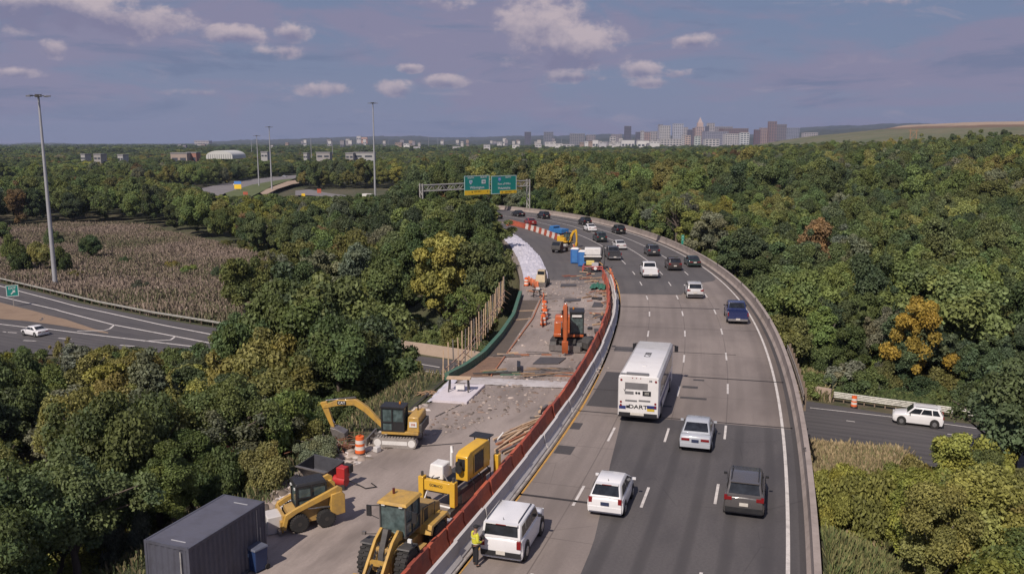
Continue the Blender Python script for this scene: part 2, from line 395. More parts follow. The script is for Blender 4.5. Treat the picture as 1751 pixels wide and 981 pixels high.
surf('asphalt_patch', 15.1, 16.4, -13.4, -12.5, Z1, M_PAT)
surf('asphalt_patch', 37.9, 38.6, -13.6, -13.1, Z1, M_PAT)
surf('asphalt_patch', 23.6, 24.1, -7.0, -5.2, Z1, M_PAT)
surf('asphalt_patch', 26.3, 26.9, -7.0, -5.9, Z1, M_PAT)
surf('asphalt_patch', 28.5, 28.9, -6.3, -5.5, Z1, M_PAT)
surf('asphalt_patch', 21.3, 21.7, -8.4, -7.4, Z1, M_PAT)
for s, a, b, w in ((18.85, -13.3, .2, .16), (29.4, -6.9, .2, .22), (37.2, -13.4, -3, .14), (66.0, -14.1, -6.6, .10), (57.5, -13.7, -3.2, .30), (4.2, -13.3, -8.7, .22), (24.3, -13.2, -10.2, .12), (-9, -13.3, -8.2, .2), (47, -14, -.4, .05), (90, -14, -.4, .1)):
    surf('expansion_joint', s, s + w, a, b, Z2, M_DARK, ds=5, n_o=6)
# work side surfaces
lft = off(T_LEFT); bar = off(T_BAR)
work = surf('work_deck_surface', -75, 72, lambda s: lft(s) + .3, lambda s: bar(s) - 1.2, Z1, M_CONC2, n_o=4)
surf('work_asphalt', 76, 236, lambda s: interp(s, [(76, -22.6), (100, -23.7), (130, -23.7), (150, -24), (250, -26)]), lambda s: bar(s) - .5, Z1, M_ASPH_L, n_o=4)
surf('shoulder_asphalt', -75, 236, .08, .36, Z2, M_PAT, n_o=1)
def marking(s0, s1, o, w, m, z=Z2): return surf('lane_marking', s0, s1, lambda s: o(s) - w / 2, lambda s: o(s) + w / 2, z, m, ds=1.5)
marking(-60, 235, off(T_EDGE), .17, M_WHITE)
marking(-60, 190, off(T_YEL), .17, M_YELLOW)
PER = 9.75
for T, ph, w in ((T_L3, 15.8, .14), (T_L2, 14.3, .14), (T_L1, 13.5, .14)):
    k = -5
    while ph + k * PER < 72:
        s0 = ph + k * PER
        if s0 > -20: marking(s0, s0 + 2.6, off(T), w, M_WHITE)
        k += 1
    k0 = 0
for T in (T_L3, T_L2, T_L1): 
    s = 72.5
    while s < 90: marking(s, s + 3, off(T), .13, M_WHITE); s += 9.15
    marking(92, 185, off(T), .13, M_WHITE)

# right parapet: a concrete wall all along, with joints
PAR = [(-.0, .004), (0, .08), (.16, .30), (.22, .95), (.20, 1.02), (.48, 1.02), (.50, .9), (.50, .004)]
par = profile('concrete_parapet', -75, 236, const(.33), PAR, M_WALL, None, 2)
tag(par, 'long curved concrete parapet along the outer edge of the highway', 'parapet wall')
fas = profile('edge_fascia', -75, 110, const(.6), [(0, -1.0), (.26, -1.0), (.26, .0), (0, .0)], M_WALL, deck, 3)
gr = empty('guard_rail', 'rusty steel guard rail fixed outside the parapet above the lower road', 'guard rail')
for s in np.linspace(24, 37, 9):
    mb = MB(); q = RP(s, 1.25, 0); mb.box((q.x, q.y, .45), (.15, .12, 1.6), rz=-RH(s))
    q = RP(s, 1.0, 0); mb.box((q.x, q.y, -.2), (.55, .1, .1), rz=-RH(s)); mb.build('post', mat('weathered_post', (.20, .15, .11), .9), gr)
for z in (.95, .62):
    profile('rail', 23.5, 37.5, const(1.12), [(-.03, z - .1), (.03, z - .05), (-.03, z), (.03, z + .05), (-.03, z + .1), (-.06, z + .1), (-.06, z - .1)], mat('galvanised_rail', (.42, .36, .30), .5, .4, .5), gr, 1.5)
def bolts():
    for s in (12, 47, 58, 68, 84, 100, 116, 131, 148):
        q = RP(s, .5, 1.02); mb = MB(); mb.cyl(q, q + Vector((0, 0, .16)), .05, n=8); mb.box(q + Vector((0, 0, .2)), (.16, .05, .1))
        tag(mb.build('wall_reflector', mat('reflector', (.1, .09, .09), .5)), 'small reflector standing on top of the curved parapet', 'reflector', 'reflectors on the parapet')
bolts()

# concrete barrier of the work zone, in 3 m precast pieces with bevelled feet
JB = [(-.30, .012), (-.30, .07), (-.13, .30), (-.08, .82), (.08, .82), (.13, .30), (.30, .07), (.30, .012)]
s = -14.0; first = None
while s < 76:
    q = [RP(s, bar(s)), RP(s + 3.6, bar(s + 3.6))]
    o = profile('concrete_barrier', s + .03, s + 3.57, lambda k, j=rnd.uniform(-.05, .05): bar(k) + j, JB, M_WALLG, None, 1.2)
    tag(o, 'pale grey concrete barrier section at the edge of the traffic lanes', 'concrete barrier', 'grey concrete barrier sections beside the yellow line')
    s += 3.6
# orange panels just behind it
M_ORG = [mat('orange_plastic_%s' % n, c, .7, 0, .65, 1.2, d) for n, c, d in (('a', (.40, .080, .042), (.17, .055, .042)), ('b', (.32, .068, .040), (.13, .045, .04)), ('c', (.47, .105, .052), (.20, .065, .05)))]
OP = [(-.22, .012), (-.20, .35), (-.10, .55), (-.08, 1.06), (.08, 1.06), (.10, .55), (.20, .35), (.22, .012)]
s = -14.0; i = 0
while s < 78:
    o = profile('plastic_barrier', s + .05, s + 1.84, lambda k, j=rnd.uniform(-.07, .07): bar(k) - .70 + j, OP, M_ORG[i % 3] if rnd.random() < .7 else M_ORG[rnd.randrange(3)], None, .9)
    tag(o, 'orange plastic barrier section standing behind the grey concrete barrier', 'plastic barrier', 'orange plastic barriers along the work zone')
    s += 1.9; i += 1
surf('gutter_dirt', -14, 76, lambda s: bar(s) + .42, lambda s: bar(s) + .58, Z2, mat('gutter_dirt', (.11, .09, .078), .95, 0, .7, 1.5, (.2, .16, .14)))
surf('gutter_strip', -14, 70, lambda s: bar(s) + .30, lambda s: bar(s) + .42, Z2, mat('pale_grout', (.36, .33, .31), .9, 0, .9, 1.6, (.16, .14, .13)))
# far work-zone barrier: orange over white water-filled blocks
i = 0
s = 116.0
while s < 158:
    m = (mat('white_plastic', (.66, .60, .56), .5), M_ORG[0])[i % 2] if s < 150 else M_ORG[2]
    o = profile('plastic_barrier', s, s + 1.85, lambda k: bar(k) - .3, OP, m, None, .95)
    tag(o, ('white' if m.name.startswith('white') else 'orange') + ' water filled barrier block in the far row beside the traffic', 'plastic barrier', ('white' if m.name.startswith('white') else 'orange') + ' blocks of the far barrier row')
    s += 1.9; i += 1

# ------------------------------------------------------------------ the road that passes below
def zlow(x): return float(np.interp(x, [-150, -75, -12, 80], [-11.0, -10.3, -7.5, -7.3]))
def at_low(u, v, dz=0):
    z = -8.0
    for _ in range(14): q = at(u, v, z); z = zlow(q.x)
    return Vector((q.x, q.y, z + dz))
def resample(pts, n):
    P = np.array([tuple(p) for p in pts]); d = np.r_[0, np.cumsum(np.hypot(*np.diff(P[:, :2], axis=0).T))]
    t = np.linspace(0, d[-1], n); return np.stack([np.interp(t, d, P[:, i]) for i in range(3)], 1), t
def strip(name, A, B, m, parent=None, n=90, dz=0.0):
    a, t = resample(A, n); b, _ = resample(B, n); k = 9; f = np.linspace(0, 1, k)[None, :, None]; V = a[:, None] * (1 - f) + b[:, None] * f
    V[..., 2] = np.interp(V[..., 0], [-150, -75, -12, 80], [-11.0, -10.3, -7.5, -7.3]) + dz; w = np.hypot(*(a - b)[:, :2].T)
    UV = np.stack([np.repeat(t[:, None], k, 1), w[:, None] * f[..., 0]], -1).reshape(-1, 2); V = V.reshape(-1, 3)
    i = (np.arange(n - 1)[:, None] * k + np.arange(k - 1)[None]).ravel(); Fq = np.stack([i, i + 1, i + k + 1, i + k], 1)
    o = npmesh(name, V, Fq, m, UV, parent=parent)
    if parent is None: o['kind'] = 'structure'
    return o
LT = [(-60, 466), (0, 484), (80, 503), (165, 524), (260, 543), (365, 560)]                      # far edge of the ramp
far_edge = [Vector((-135, 198, -11))] + [at_low(u, v) for u, v in LT] + [at_low(692, 606), at_low(1385, 686), at_low(1520, 707), at_low(1640, 722), at_low(1751, 736), Vector((70, 62, -7.3)), Vector((120, 42, -7.3))]
near_edge = [Vector((-135, 120, -11)), at_low(-60, 600), at_low(60, 604), at_low(240, 616), at_low(400, 630), at_low(560, 650), at_low(700, 668), at_low(1300, 765), at_low(1430, 778), at_low(1620, 800), at_low(1800, 822), Vector((80, 40, -7.3)), Vector((120, 18, -7.3))]
low = strip('lower_road', far_edge, near_edge, M_ASPH, n=160)
def lmark(pts, w=.16, m=None, dz=.02):
    P = [at_low(u, v, dz) for u, v in pts]; a, _ = resample(P, max(2, len(P) * 10)); d = np.gradient(a, axis=0); nn = np.stack([-d[:, 1], d[:, 0], 0 * d[:, 0]], 1); nn /= np.linalg.norm(nn, axis=1)[:, None]
    V = np.stack([a - nn * w / 2, a + nn * w / 2], 1).reshape(-1, 3); V[:, 2] = np.interp(V[:, 0], [-150, -75, -12, 80], [-11.0, -10.3, -7.5, -7.3]) + dz; i = np.arange(len(a) - 1) * 2
    return npmesh('lane_marking', V, np.stack([i, i + 1, i + 3, i + 2], 1), m or M_WHITE, parent=low)
W2 = .3
lmark([(-60, 470), (0, 489), (95, 514), (180, 534), (275, 555), (368, 573), (450, 588)], W2)
lmark([(-60, 492), (0, 507), (95, 529), (193, 555), (300, 575), (368, 588), (450, 602)], W2)
lmark([(196, 555), (188, 562), (178, 565), (132, 566)], W2); lmark([(300, 575), (292, 581), (246, 583)], W2)
lmark([(-60, 547), (0, 554), (80, 562), (150, 571), (362, 596), (500, 612), (620, 628)], W2)
for a in ((5, 567, 29, 569), (100, 578, 122, 580), (205, 590, 230, 592), (40, 582, 62, 583)): lmark([(a[0], a[1]), (a[2], a[3])], .25)
lmark([(640, 608), (700, 619), (752, 628)], .2); lmark([(640, 619), (700, 629), (752, 639), (770, 642)], .26); lmark([(690, 645), (730, 652)], .2)
lmark([(1385, 697), (1440, 703), (1520, 712), (1640, 728), (1760, 745)], .16)
for a in ((1447, 719, 1462, 721), (1620, 742, 1640, 744), (1660, 757, 1690, 760), (1645, 772, 1668, 775), (1730, 753, 1751, 756)): lmark([(a[0], a[1]), (a[2], a[3])], .14)
M_SOIL = mat('dry_soil', (.25, .175, .12), .95, 0, .8, .35, (.19, .13, .09), bump=.4)
g = [at_low(u, v, .005) for u, v in ((-60, 505), (0, 517), (60, 532), (110, 545), (160, 562), (185, 568))]; g2 = [at_low(u, v, .005) for u, v in ((-60, 540), (0, 545), (50, 549), (100, 556), (140, 563), (185, 570))]
o = strip('gore_dirt', g, g2, M_SOIL, low, 40, .012)
# kerb wall and guard rails of the lower road
def wall_along(name, pts, prof, m, label, cat, group=None, n=60):
    a, _ = resample(pts, n); d = np.gradient(a, axis=0); rings = []
    for p, t in zip(a, d):
        nrm = Vector((-t[1], t[0], 0)).normalized(); rings.append([tuple(Vector(p) + nrm * x + Vector((0, 0, z))) for x, z in prof])
    mb = MB(); mb.loft(rings); o = mb.build(name, m, None, 30); return tag(o, label, cat, group)
wall_along('retaining_wall', [at_low(660, 594), at_low(730, 604), at_low(800, 615), at_low(900, 630), at_low(1385, 678), at_low(1420, 684)], [(0, -.5), (0, 1.1), (.3, 1.1), (.3, -.5)], mat('pale_wall', (.44, .34, .27), .9, 0, .5, .5, (.25, .18, .14)), 'low pale concrete wall behind the lower road under the bridge', 'wall')
def guardrail(pts, label, n=50, every=2, double=False):
    g = empty('guard_rail', label, 'guard rail', tuple(pts[0])); a, _ = resample(pts, n); a = a - np.array(tuple(pts[0])); mb = MB(); mp = MB(); d = np.gradient(a, axis=0)
    for z0 in ((.72, .42) if double else (.62,)):
        rings = []
        for p, t in zip(a, d):
            nrm = Vector((-t[1], t[0], 0)).normalized(); rings.append([tuple(Vector(p) + nrm * x + Vector((0, 0, z0 + z))) for x, z in ((0, -.16), (-.06, -.08), (0, 0), (-.06, .08), (0, .16), (.03, .16), (.03, -.16))])
        mb.loft(rings)
    mb.build('rail', mat('galvanised_rail_bright', (.40, .39, .35), .6, .3, .5), g)
    for p, t in list(zip(a, d))[::every]:
        nrm = Vector((-t[1], t[0], 0)).normalized(); q = Vector(p) + nrm * .16; mp = MB(); mp.box((q.x, q.y, q.z + .3), (.12, .16, .95), rz=math.atan2(t[1], t[0])); mp.build('post', mat('weathered_post', (.20, .15, .11), .9), g)
    return g
guardrail([Vector((-135, 200, -11.0))] + [at_low(u, v - 3) + Vector((0, 0, 0)) for u, v in LT[:]] + [at_low(430, 570)], 'long pale guard rail between the curved ramp and the reed field', 90)
guardrail([at_low(1425, 684), at_low(1520, 697), at_low(1610, 709), at_low(1700, 722), at_low(1800, 736)], 'double steel guard rail behind the lower road right of the bridge', 40, 2, True)
# ------------------------------------------------------------------ terrain
def poly_in(x, y, P):
    x = np.asarray(x); y = np.asarray(y); c = np.zeros(x.shape, bool); n = len(P)
    for i in range(n):
        x1, y1 = P[i][0], P[i][1]; x2, y2 = P[i - 1][0], P[i - 1][1]
        k = ((y1 > y) != (y2 > y)) & (x < (x2 - x1) * (y - y1) / (y2 - y1 + 1e-12) + x1); c ^= k
    return c
def poly_dist(x, y, P):
    d = np.full(np.shape(x), 1e9)
    for (a, b) in zip(P[:-1], P[1:]):
        ax, ay, bx, by = a[0], a[1], b[0], b[1]; L2 = (bx - ax) ** 2 + (by - ay) ** 2 + 1e-9
        t = np.clip(((x - ax) * (bx - ax) + (y - ay) * (by - ay)) / L2, 0, 1); d = np.minimum(d, np.hypot(x - ax - t * (bx - ax), y - ay - t * (by - ay)))
    return d
LOWP = [tuple(p)[:2] for p in far_edge] + [tuple(p)[:2] for p in near_edge[::-1]]
def low_gap(x, y):
    d = np.minimum(poly_dist(x, y, [tuple(p)[:2] for p in far_edge]), poly_dist(x, y, [tuple(p)[:2] for p in near_edge]))
    return np.where(poly_in(x, y, LOWP), 0, d)
def sm(t): t = np.clip(t, 0, 1); return t * t * (3 - 2 * t)
def vn(x, y, f, seed=0):          # cheap smooth noise
    r = np.random.RandomState(seed); v = 0
    for i in range(5):
        a, p = r.rand() * 6.28, r.rand() * 6.28; k = f * (1 + .45 * i); v = v + np.sin((x * np.cos(a) + y * np.sin(a)) * k + p + 1.3 * np.sin((x * np.sin(a) - y * np.cos(a)) * k * .7 + p))
    return v / 5
def ground_h(x, y):
    x = np.asarray(x, float); y = np.asarray(y, float); shp = x.shape
    base = np.interp(x, [-150, -75, -12, 80], [-11.0, -10.3, -7.5, -7.3]) - .22
    g = low_gap(x, y); far = sm((g - 3) / 15)
    base = base + far * (.6 * vn(x, y, .06, 3) - .3) * sm((600 - np.hypot(x, y)) / 500)
    base = base + 13 * sm((x - 60) / 280) * sm((y - 110) / 330) * sm((1500 - y) / 700)
    base = base + 3.0 * sm((y - 160) / 120) * sm((x + 60) / 60) * sm((700 - y) / 300)
    near = np.hypot(x, y) < 420
    out = base.ravel().copy(); m = near.ravel()
    if m.any():
        s, o, d = road_coords(x.ravel()[m], y.ravel()[m])
        L = np.interp(s, [t[0] for t in T_LEFT], [t[1] for t in T_LEFT])
        dl = np.maximum(0, L - 3.2 - o); dr = np.maximum(0, o - 1.0)
        la = np.minimum(np.maximum(0, s - 26), np.maximum(0, 100 - s)); ra = np.minimum(np.maximum(0, s - 4), np.maximum(0, 98 - s))
        dd = np.where(o < -11.5, np.hypot(dl, la * 1.1), np.hypot(dr, ra * 1.1))
        dd = np.where((dl == 0) & (dr == 0), np.where(o < -11.5, la, ra) * 1.1, dd)
        emb = -.16 - .52 * dd - (.75 if True else 0) * ((dl == 0) & (dr == 0) & (o > L + .5))
        emb = np.where(g.ravel()[m] < 1.5, -30, emb); emb = np.where(s > 230, -30, emb)
        out[m] = np.maximum(out[m], emb)
    return out.reshape(shp)
def make_ground():
    rr = [3.0]
    while rr[-1] < 16000: rr.append(rr[-1] * 1.026 + .05)
    rr = np.array(rr); th = np.r_[np.linspace(-math.pi, -R(46), 60)[:-1], np.linspace(-R(46), R(46), 520), np.linspace(R(46), math.pi, 60)[1:]]
    TH, RR = np.meshgrid(th, rr); X = RR * np.sin(TH); Y = RR * np.cos(TH); Z = ground_h(X, Y)
    V = np.stack([X, Y, Z], -1).reshape(-1, 3); n, k = X.shape
    i = np.arange(n - 1)[:, None] * k + np.arange(k - 1)[None]; i = i.ravel(); Fq = np.stack([i, i + k, i + k + 1, i + 1], 1)
    c = len(V); V = np.r_[V, [[0, 0, Z[0].mean()]]]
    n_ = NT('ground'); nt = n_
    a = nt.mix(nt.rng(nt.noise(.05, 6), .38, .62), (.055, .062, .026), (.11, .088, .055)); a = nt.mix(nt.rng(nt.noise(.7, 5, .7), .4, .7), a, (.045, .055, .02))
    fr = nt.mix(nt.rng(nt.noise(.018, 8, .7), .35, .65), (.022, .034, .018), (.05, .058, .03))
    ln = nt.N.new('ShaderNodeVectorMath'); ln.operation = 'LENGTH'; nt.L.new(nt.tc.outputs['Object'], ln.inputs[0])
    a = nt.mix(nt.rng(ln.outputs['Value'], 420, 900), a, fr)
    nt.L.new(a, nt.b.inputs['Base Color']); nt.b.inputs['Roughness'].default_value = .95; nt.bump(nt.noise(2.5, 5, .7), .6, .2)
    o = npmesh('ground', V, Fq, nt.m, smooth=True); o['kind'] = 'structure'
make_ground()
def near_gap_fill(): pass

# hills on the skyline and the landfill
RID = [(-700, 250), (-300, 250), (0, 247.5), (60, 244), (110, 245), (200, 249), (300, 246), (400, 240.5), (460, 239), (520, 237), (600, 235), (640, 233), (700, 233), (760, 236), (820, 234), (900, 233), (1000, 231), (1060, 230), (1200, 234), (1330, 228), (1370, 221), (1420, 217.5), (1550, 215), (1700, 216), (2400, 220)]
def hills():
    th = np.linspace(-R(60), R(60), 700); rows = np.interp(CX + F * np.tan(th) * 1.014, [p[0] for p in RID], [p[1] for p in RID])
    n_ = NT('far_woods'); a = n_.mix(n_.rng(n_.noise(.004, 8, .75), .35, .65), (.020, .030, .022), (.05, .056, .035)); n_.L.new(a, n_.b.inputs['Base Color']); n_.b.inputs['Roughness'].default_value = 1
    for k, (r0, r1, dr, am) in enumerate(((4200, 5600, 5.5, 5), (6500, 8600, 0, 6))):
        prof = [(0, 0), (.35, .45), (.7, .85), (1.0, 1.0), (1.25, .9), (1.7, 0)]
        V = []
        for f, g in prof:
            r = r0 + (r1 - r0) * f; zt = H + (243 - rows - dr + 0 * th) / F * r1
            rough = am * (.5 * np.sin(th * 61 + k) + .35 * np.sin(th * 171 + 2 * k) + .3 * np.random.RandomState(k).randn(len(th))) * g
            z = -12 + (zt + 12) * g + rough * (zt > -6); V.append(np.stack([r * np.sin(th), r * np.cos(th), z], 1))
        V = np.concatenate(V); m = len(th); i = (np.arange(len(prof) - 1)[:, None] * m + np.arange(m - 1)[None]).ravel()
        o = npmesh('hills', V, np.stack([i, i + 1, i + m + 1, i + m], 1), n_.m, smooth=True); o['kind'] = 'structure'
hills()
def landfill():
    xs = np.linspace(330, 1800, 130); ys = np.linspace(850, 2000, 90); X, Y = np.meshgrid(xs, ys)
    d = np.hypot((X - 1065) / 1.0, (Y - 1400) / 1.0); zz = np.interp(d, [0, 300, 395, 430, 470, 560, 640, 700, 800], [52, 52, 50, 44, 40, 30, 17, 6, -14])
    zz = zz + 1.2 * vn(X, Y, .02, 5) + .6 * vn(X, Y, .07, 8); V = np.stack([X, Y, zz - 4], -1).reshape(-1, 3)
    n_ = NT('landfill'); sp = n_.N.new('ShaderNodeSeparateXYZ'); n_.L.new(n_.tc.outputs['Object'], sp.inputs[0])
    g = n_.mix(n_.rng(n_.noise(.02, 6, .7), .35, .65), (.085, .098, .045), (.14, .125, .07)); z2 = n_.math('ADD', sp.outputs[2], n_.math('MULTIPLY', n_.noise(.03, 4), 6))
    g = n_.mix(n_.rng(n_.noise(.012, 5, .7, sz=(.3, 3, 1)), .5, .65, 0, .6), g, (.16, .15, .10))
    g = n_.mix(n_.rng(z2, 39, 42), g, (.14, .09, .06)); g = n_.mix(n_.rng(z2, 43, 46), g, (.31, .23, .17)); n_.L.new(g, n_.b.inputs['Base Color']); n_.b.inputs['Roughness'].default_value = 1
    n, k = X.shape; i = (np.arange(n - 1)[:, None] * k + np.arange(k - 1)[None]).ravel()
    o = npmesh('landfill_hill', V, np.stack([i, i + 1, i + k + 1, i + k], 1), n_.m, smooth=True); o['kind'] = 'structure'
landfill()

# ------------------------------------------------------------------ trees
def leaf_mat(name, trans=.22):
    n = NT(name); N, L = n.N, n.L
    ca = N.new('ShaderNodeAttribute'); ca.attribute_name = 'Col'
    ti = N.new('ShaderNodeAttribute'); ti.attribute_type = 'INSTANCER'; ti.attribute_name = 'tint'
    c = n.mix(1.0, ca.outputs['Color'], ti.outputs['Color'], 'MULTIPLY')
    L.new(c, n.b.inputs['Base Color']); n.b.inputs['Roughness'].default_value = .55; n.b.inputs['Specular IOR Level'].default_value = .18
    tr = N.new('ShaderNodeBsdfTranslucent'); L.new(n.mix(1.0, c, (1.3, 1.25, .5), 'MULTIPLY'), tr.inputs[0])
    ms = N.new('ShaderNodeMixShader'); ms.inputs[0].default_value = trans; L.new(n.b.outputs[0], ms.inputs[1]); L.new(tr.outputs[0], ms.inputs[2])
    L.new(ms.outputs[0], N['Material Output'].inputs[0]); return n.m
M_LEAF = leaf_mat('foliage')
M_BARK = mat('bark', (.11, .085, .07), .9, 0, .5, 3, (.05, .04, .035)); M_BARK2 = mat('pale_bark', (.22, .19, .165), .9, 0, .5, 3, (.1, .085, .07))
def leaves(cen, rad, n, size, rs, up=.35, fill=.15, fold=.5):
    """n leaf sprays over puffs cen/rad"""
    w = rad ** 2; w = w / w.sum(); idx = rs.choice(len(cen), n, p=w)
    d = rs.randn(n, 3); d[:, 2] += up; d /= np.linalg.norm(d, axis=1)[:, None]
    rr = rad[idx] * (1 - fill * rs.rand(n) ** 1.5 * 2) * (1 + .10 * rs.randn(n)); p = cen[idx] + d * rr[:, None] * np.array([1, 1, .8])
    nn = d + .75 * rs.randn(n, 3); nn[:, 2] = np.abs(nn[:, 2]) * .8 + .1; nn /= np.linalg.norm(nn, axis=1)[:, None]
    t = np.cross(nn, rs.randn(n, 3)); t /= np.linalg.norm(t, axis=1)[:, None]; b = np.cross(nn, t)
    s = size * (.6 + .9 * rs.rand(n))[:, None]; a = .62
    V = np.stack([p - t * s, p + b * s * a - nn * s * .15, p + t * s, p - b * s * a + nn * s * .1], 1).reshape(-1, 3)
    puff = .82 + .36 * rs.rand(len(cen)); g = (puff[idx] * (.60 + .8 * rs.rand(n)))
    warm = (.5 + .9 * rs.rand(len(cen)))[idx]
    C = np.stack([g * (1 + .16 * (warm - 1)), g, g * (1 - .25 * (warm - 1)), np.ones(n)], 1)
    return V, np.repeat(C, 4, 0)
def make_crown_mesh(kind, seed, nl, size):
    rs = np.random.RandomState(seed); n = {'broad': 40, 'tall': 34, 'shrub': 26, 'sparse': 20, 'layer': 34}[kind]
    cen = []; rad = []
    while len(cen) < n:
        q = rs.randn(3); q /= np.linalg.norm(q); rr = rs.rand() ** .4
        if kind == 'broad': c = q * rr * [.72, .72, .60] + [0, 0, 1.35]; r = .20 + .18 * rs.rand()
        elif kind == 'tall': c = q * rr * [.55, .55, .95] + [0, 0, 1.5]; c[:2] *= 1 - .4 * max(0, c[2] - 1.5); r = .17 + .17 * rs.rand()
        elif kind == 'shrub':
            c = q * rr * [.85, .85, .5] + [0, 0, .45]; r = .20 + .18 * rs.rand()
            if c[2] < .1: continue
        elif kind == 'layer': c = q * [.85, .85, .0] * rs.rand() ** .6; c[2] = .7 + 1.5 * (len(cen) / n); c[:2] *= 1.15 - .5 * (len(cen) / n); r = .22 + .12 * rs.rand()
        else: c = q * rr * [.8, .8, .7] + [0, 0, 1.35]; r = .14 + .13 * rs.rand()
        cen.append(c); rad.append(r)
    cen = np.array(cen); rad = np.array(rad)
    ko = rs.permutation(n)[:n // 3]; cen[ko] += (cen[ko] - [0, 0, cen[:, 2].mean()]) * (.18 + .22 * rs.rand(len(ko), 1)); rad[ko] *= .62; cen[:, 2] = np.maximum(cen[:, 2], .12)
    lump = 1 + .18 * np.sin(np.arctan2(cen[:, 1], cen[:, 0]) * 2 + seed) + .1 * np.sin(np.arctan2(cen[:, 1], cen[:, 0]) * 3 + seed * 2); cen[:, :2] *= lump[:, None]
    V, C = leaves(cen, rad, nl, size, rs, fill=.25 if kind != 'sparse' else .5)
    i = np.arange(nl * 4).reshape(-1, 4)
    me = npmesh('crown', V, i, M_LEAF, colr=C); m = me.data; bpy.data.objects.remove(me)
    mb = MB(); top = {'shrub': .45, 'tall': 2.0}.get(kind, 1.4)
    bend = [(0, 0, -.15), (.03 * rs.randn(), .03 * rs.randn(), top * .3), (.06 * rs.randn(), .06 * rs.randn(), top * .65), (.08 * rs.randn(), .08 * rs.randn(), top)]
    r0 = .055 if kind != 'shrub' else .03
    mb.tube(bend, [r0 * 1.3, r0, r0 * .7, r0 * .3], 7)
    for c in cen[rs.permutation(n)[:9 if kind != 'sparse' else 20]]:
        z0 = max(.12, min(top * .8, c[2] - .35 - .3 * rs.rand())); k = z0 / top; st = Vector((bend[2][0] * k, bend[2][1] * k, z0)); e = Vector(c)
        mb.tube([st, st.lerp(e, .5) + Vector((.04 * rs.randn(), .04 * rs.randn(), .05)), e], [r0 * .5, r0 * .35, r0 * .12], 5)
    tm = mb.mesh('trunk', 60); tm.materials.append(M_BARK if seed % 3 else M_BARK2)
    return m, tm
PROTO = {}
for kind, seeds, nl, sz in (('broad', (1, 2, 3, 4, 5), 19000, .036), ('tall', (11, 12, 13), 17000, .034), ('layer', (31, 32, 33), 17000, .037), ('shrub', (41, 42, 43, 44), 11000, .040), ('sparse', (51, 52), 4500, .032)):
    PROTO[kind] = [make_crown_mesh(kind, s, nl, sz) for s in seeds]
FINE = {'broad': [make_crown_mesh('broad', s, 34000, .025) for s in (61, 62)], 'shrub': [make_crown_mesh('shrub', s, 24000, .030) for s in (71, 72)], 'layer': [make_crown_mesh('layer', 81, 32000, .026)],
        'tall': [make_crown_mesh('tall', 91, 32000, .025)], 'sparse': [make_crown_mesh('sparse', 52, 8000, .022)]}
PROTO_H = {'broad': 2.15, 'tall': 2.6, 'shrub': 1.08, 'sparse': 2.1, 'layer': 2.35}
TINT = {'dark green': (.105, .135, .052), 'deep green': (.082, .110, .052), 'mid green': (.145, .175, .058), 'olive green': (.205, .200, .066), 'yellow green': (.235, .245, .06), 'golden yellow': (.32, .24, .045), 'rusty brown': (.19, .125, .060), 'grey green': (.16, .17, .11), 'red': (.14, .03, .03)}
FIELD = [tuple(at_low(u, v))[:2] for u, v in ((-80, 400), (10, 388), (120, 383), (245, 383), (310, 402), (420, 428), (515, 448), (515, 484), (460, 500), (430, 545), (372, 558), (260, 541), (165, 518), (80, 500), (0, 480), (-100, 470))]
CLEAR = [tuple(at(u, v, -9.5))[:2] for u, v in ((352, 338), (365, 320), (430, 307), (528, 296), (532, 306), (500, 322), (530, 330), (530, 338), (470, 330), (430, 340))]
REED = [tuple(at(u, v, -7.6))[:2] for u, v in ((1385, 700), (1420, 730), (1500, 775), (1545, 800), (1500, 850), (1400, 860), (1378, 800))]
TREES = []
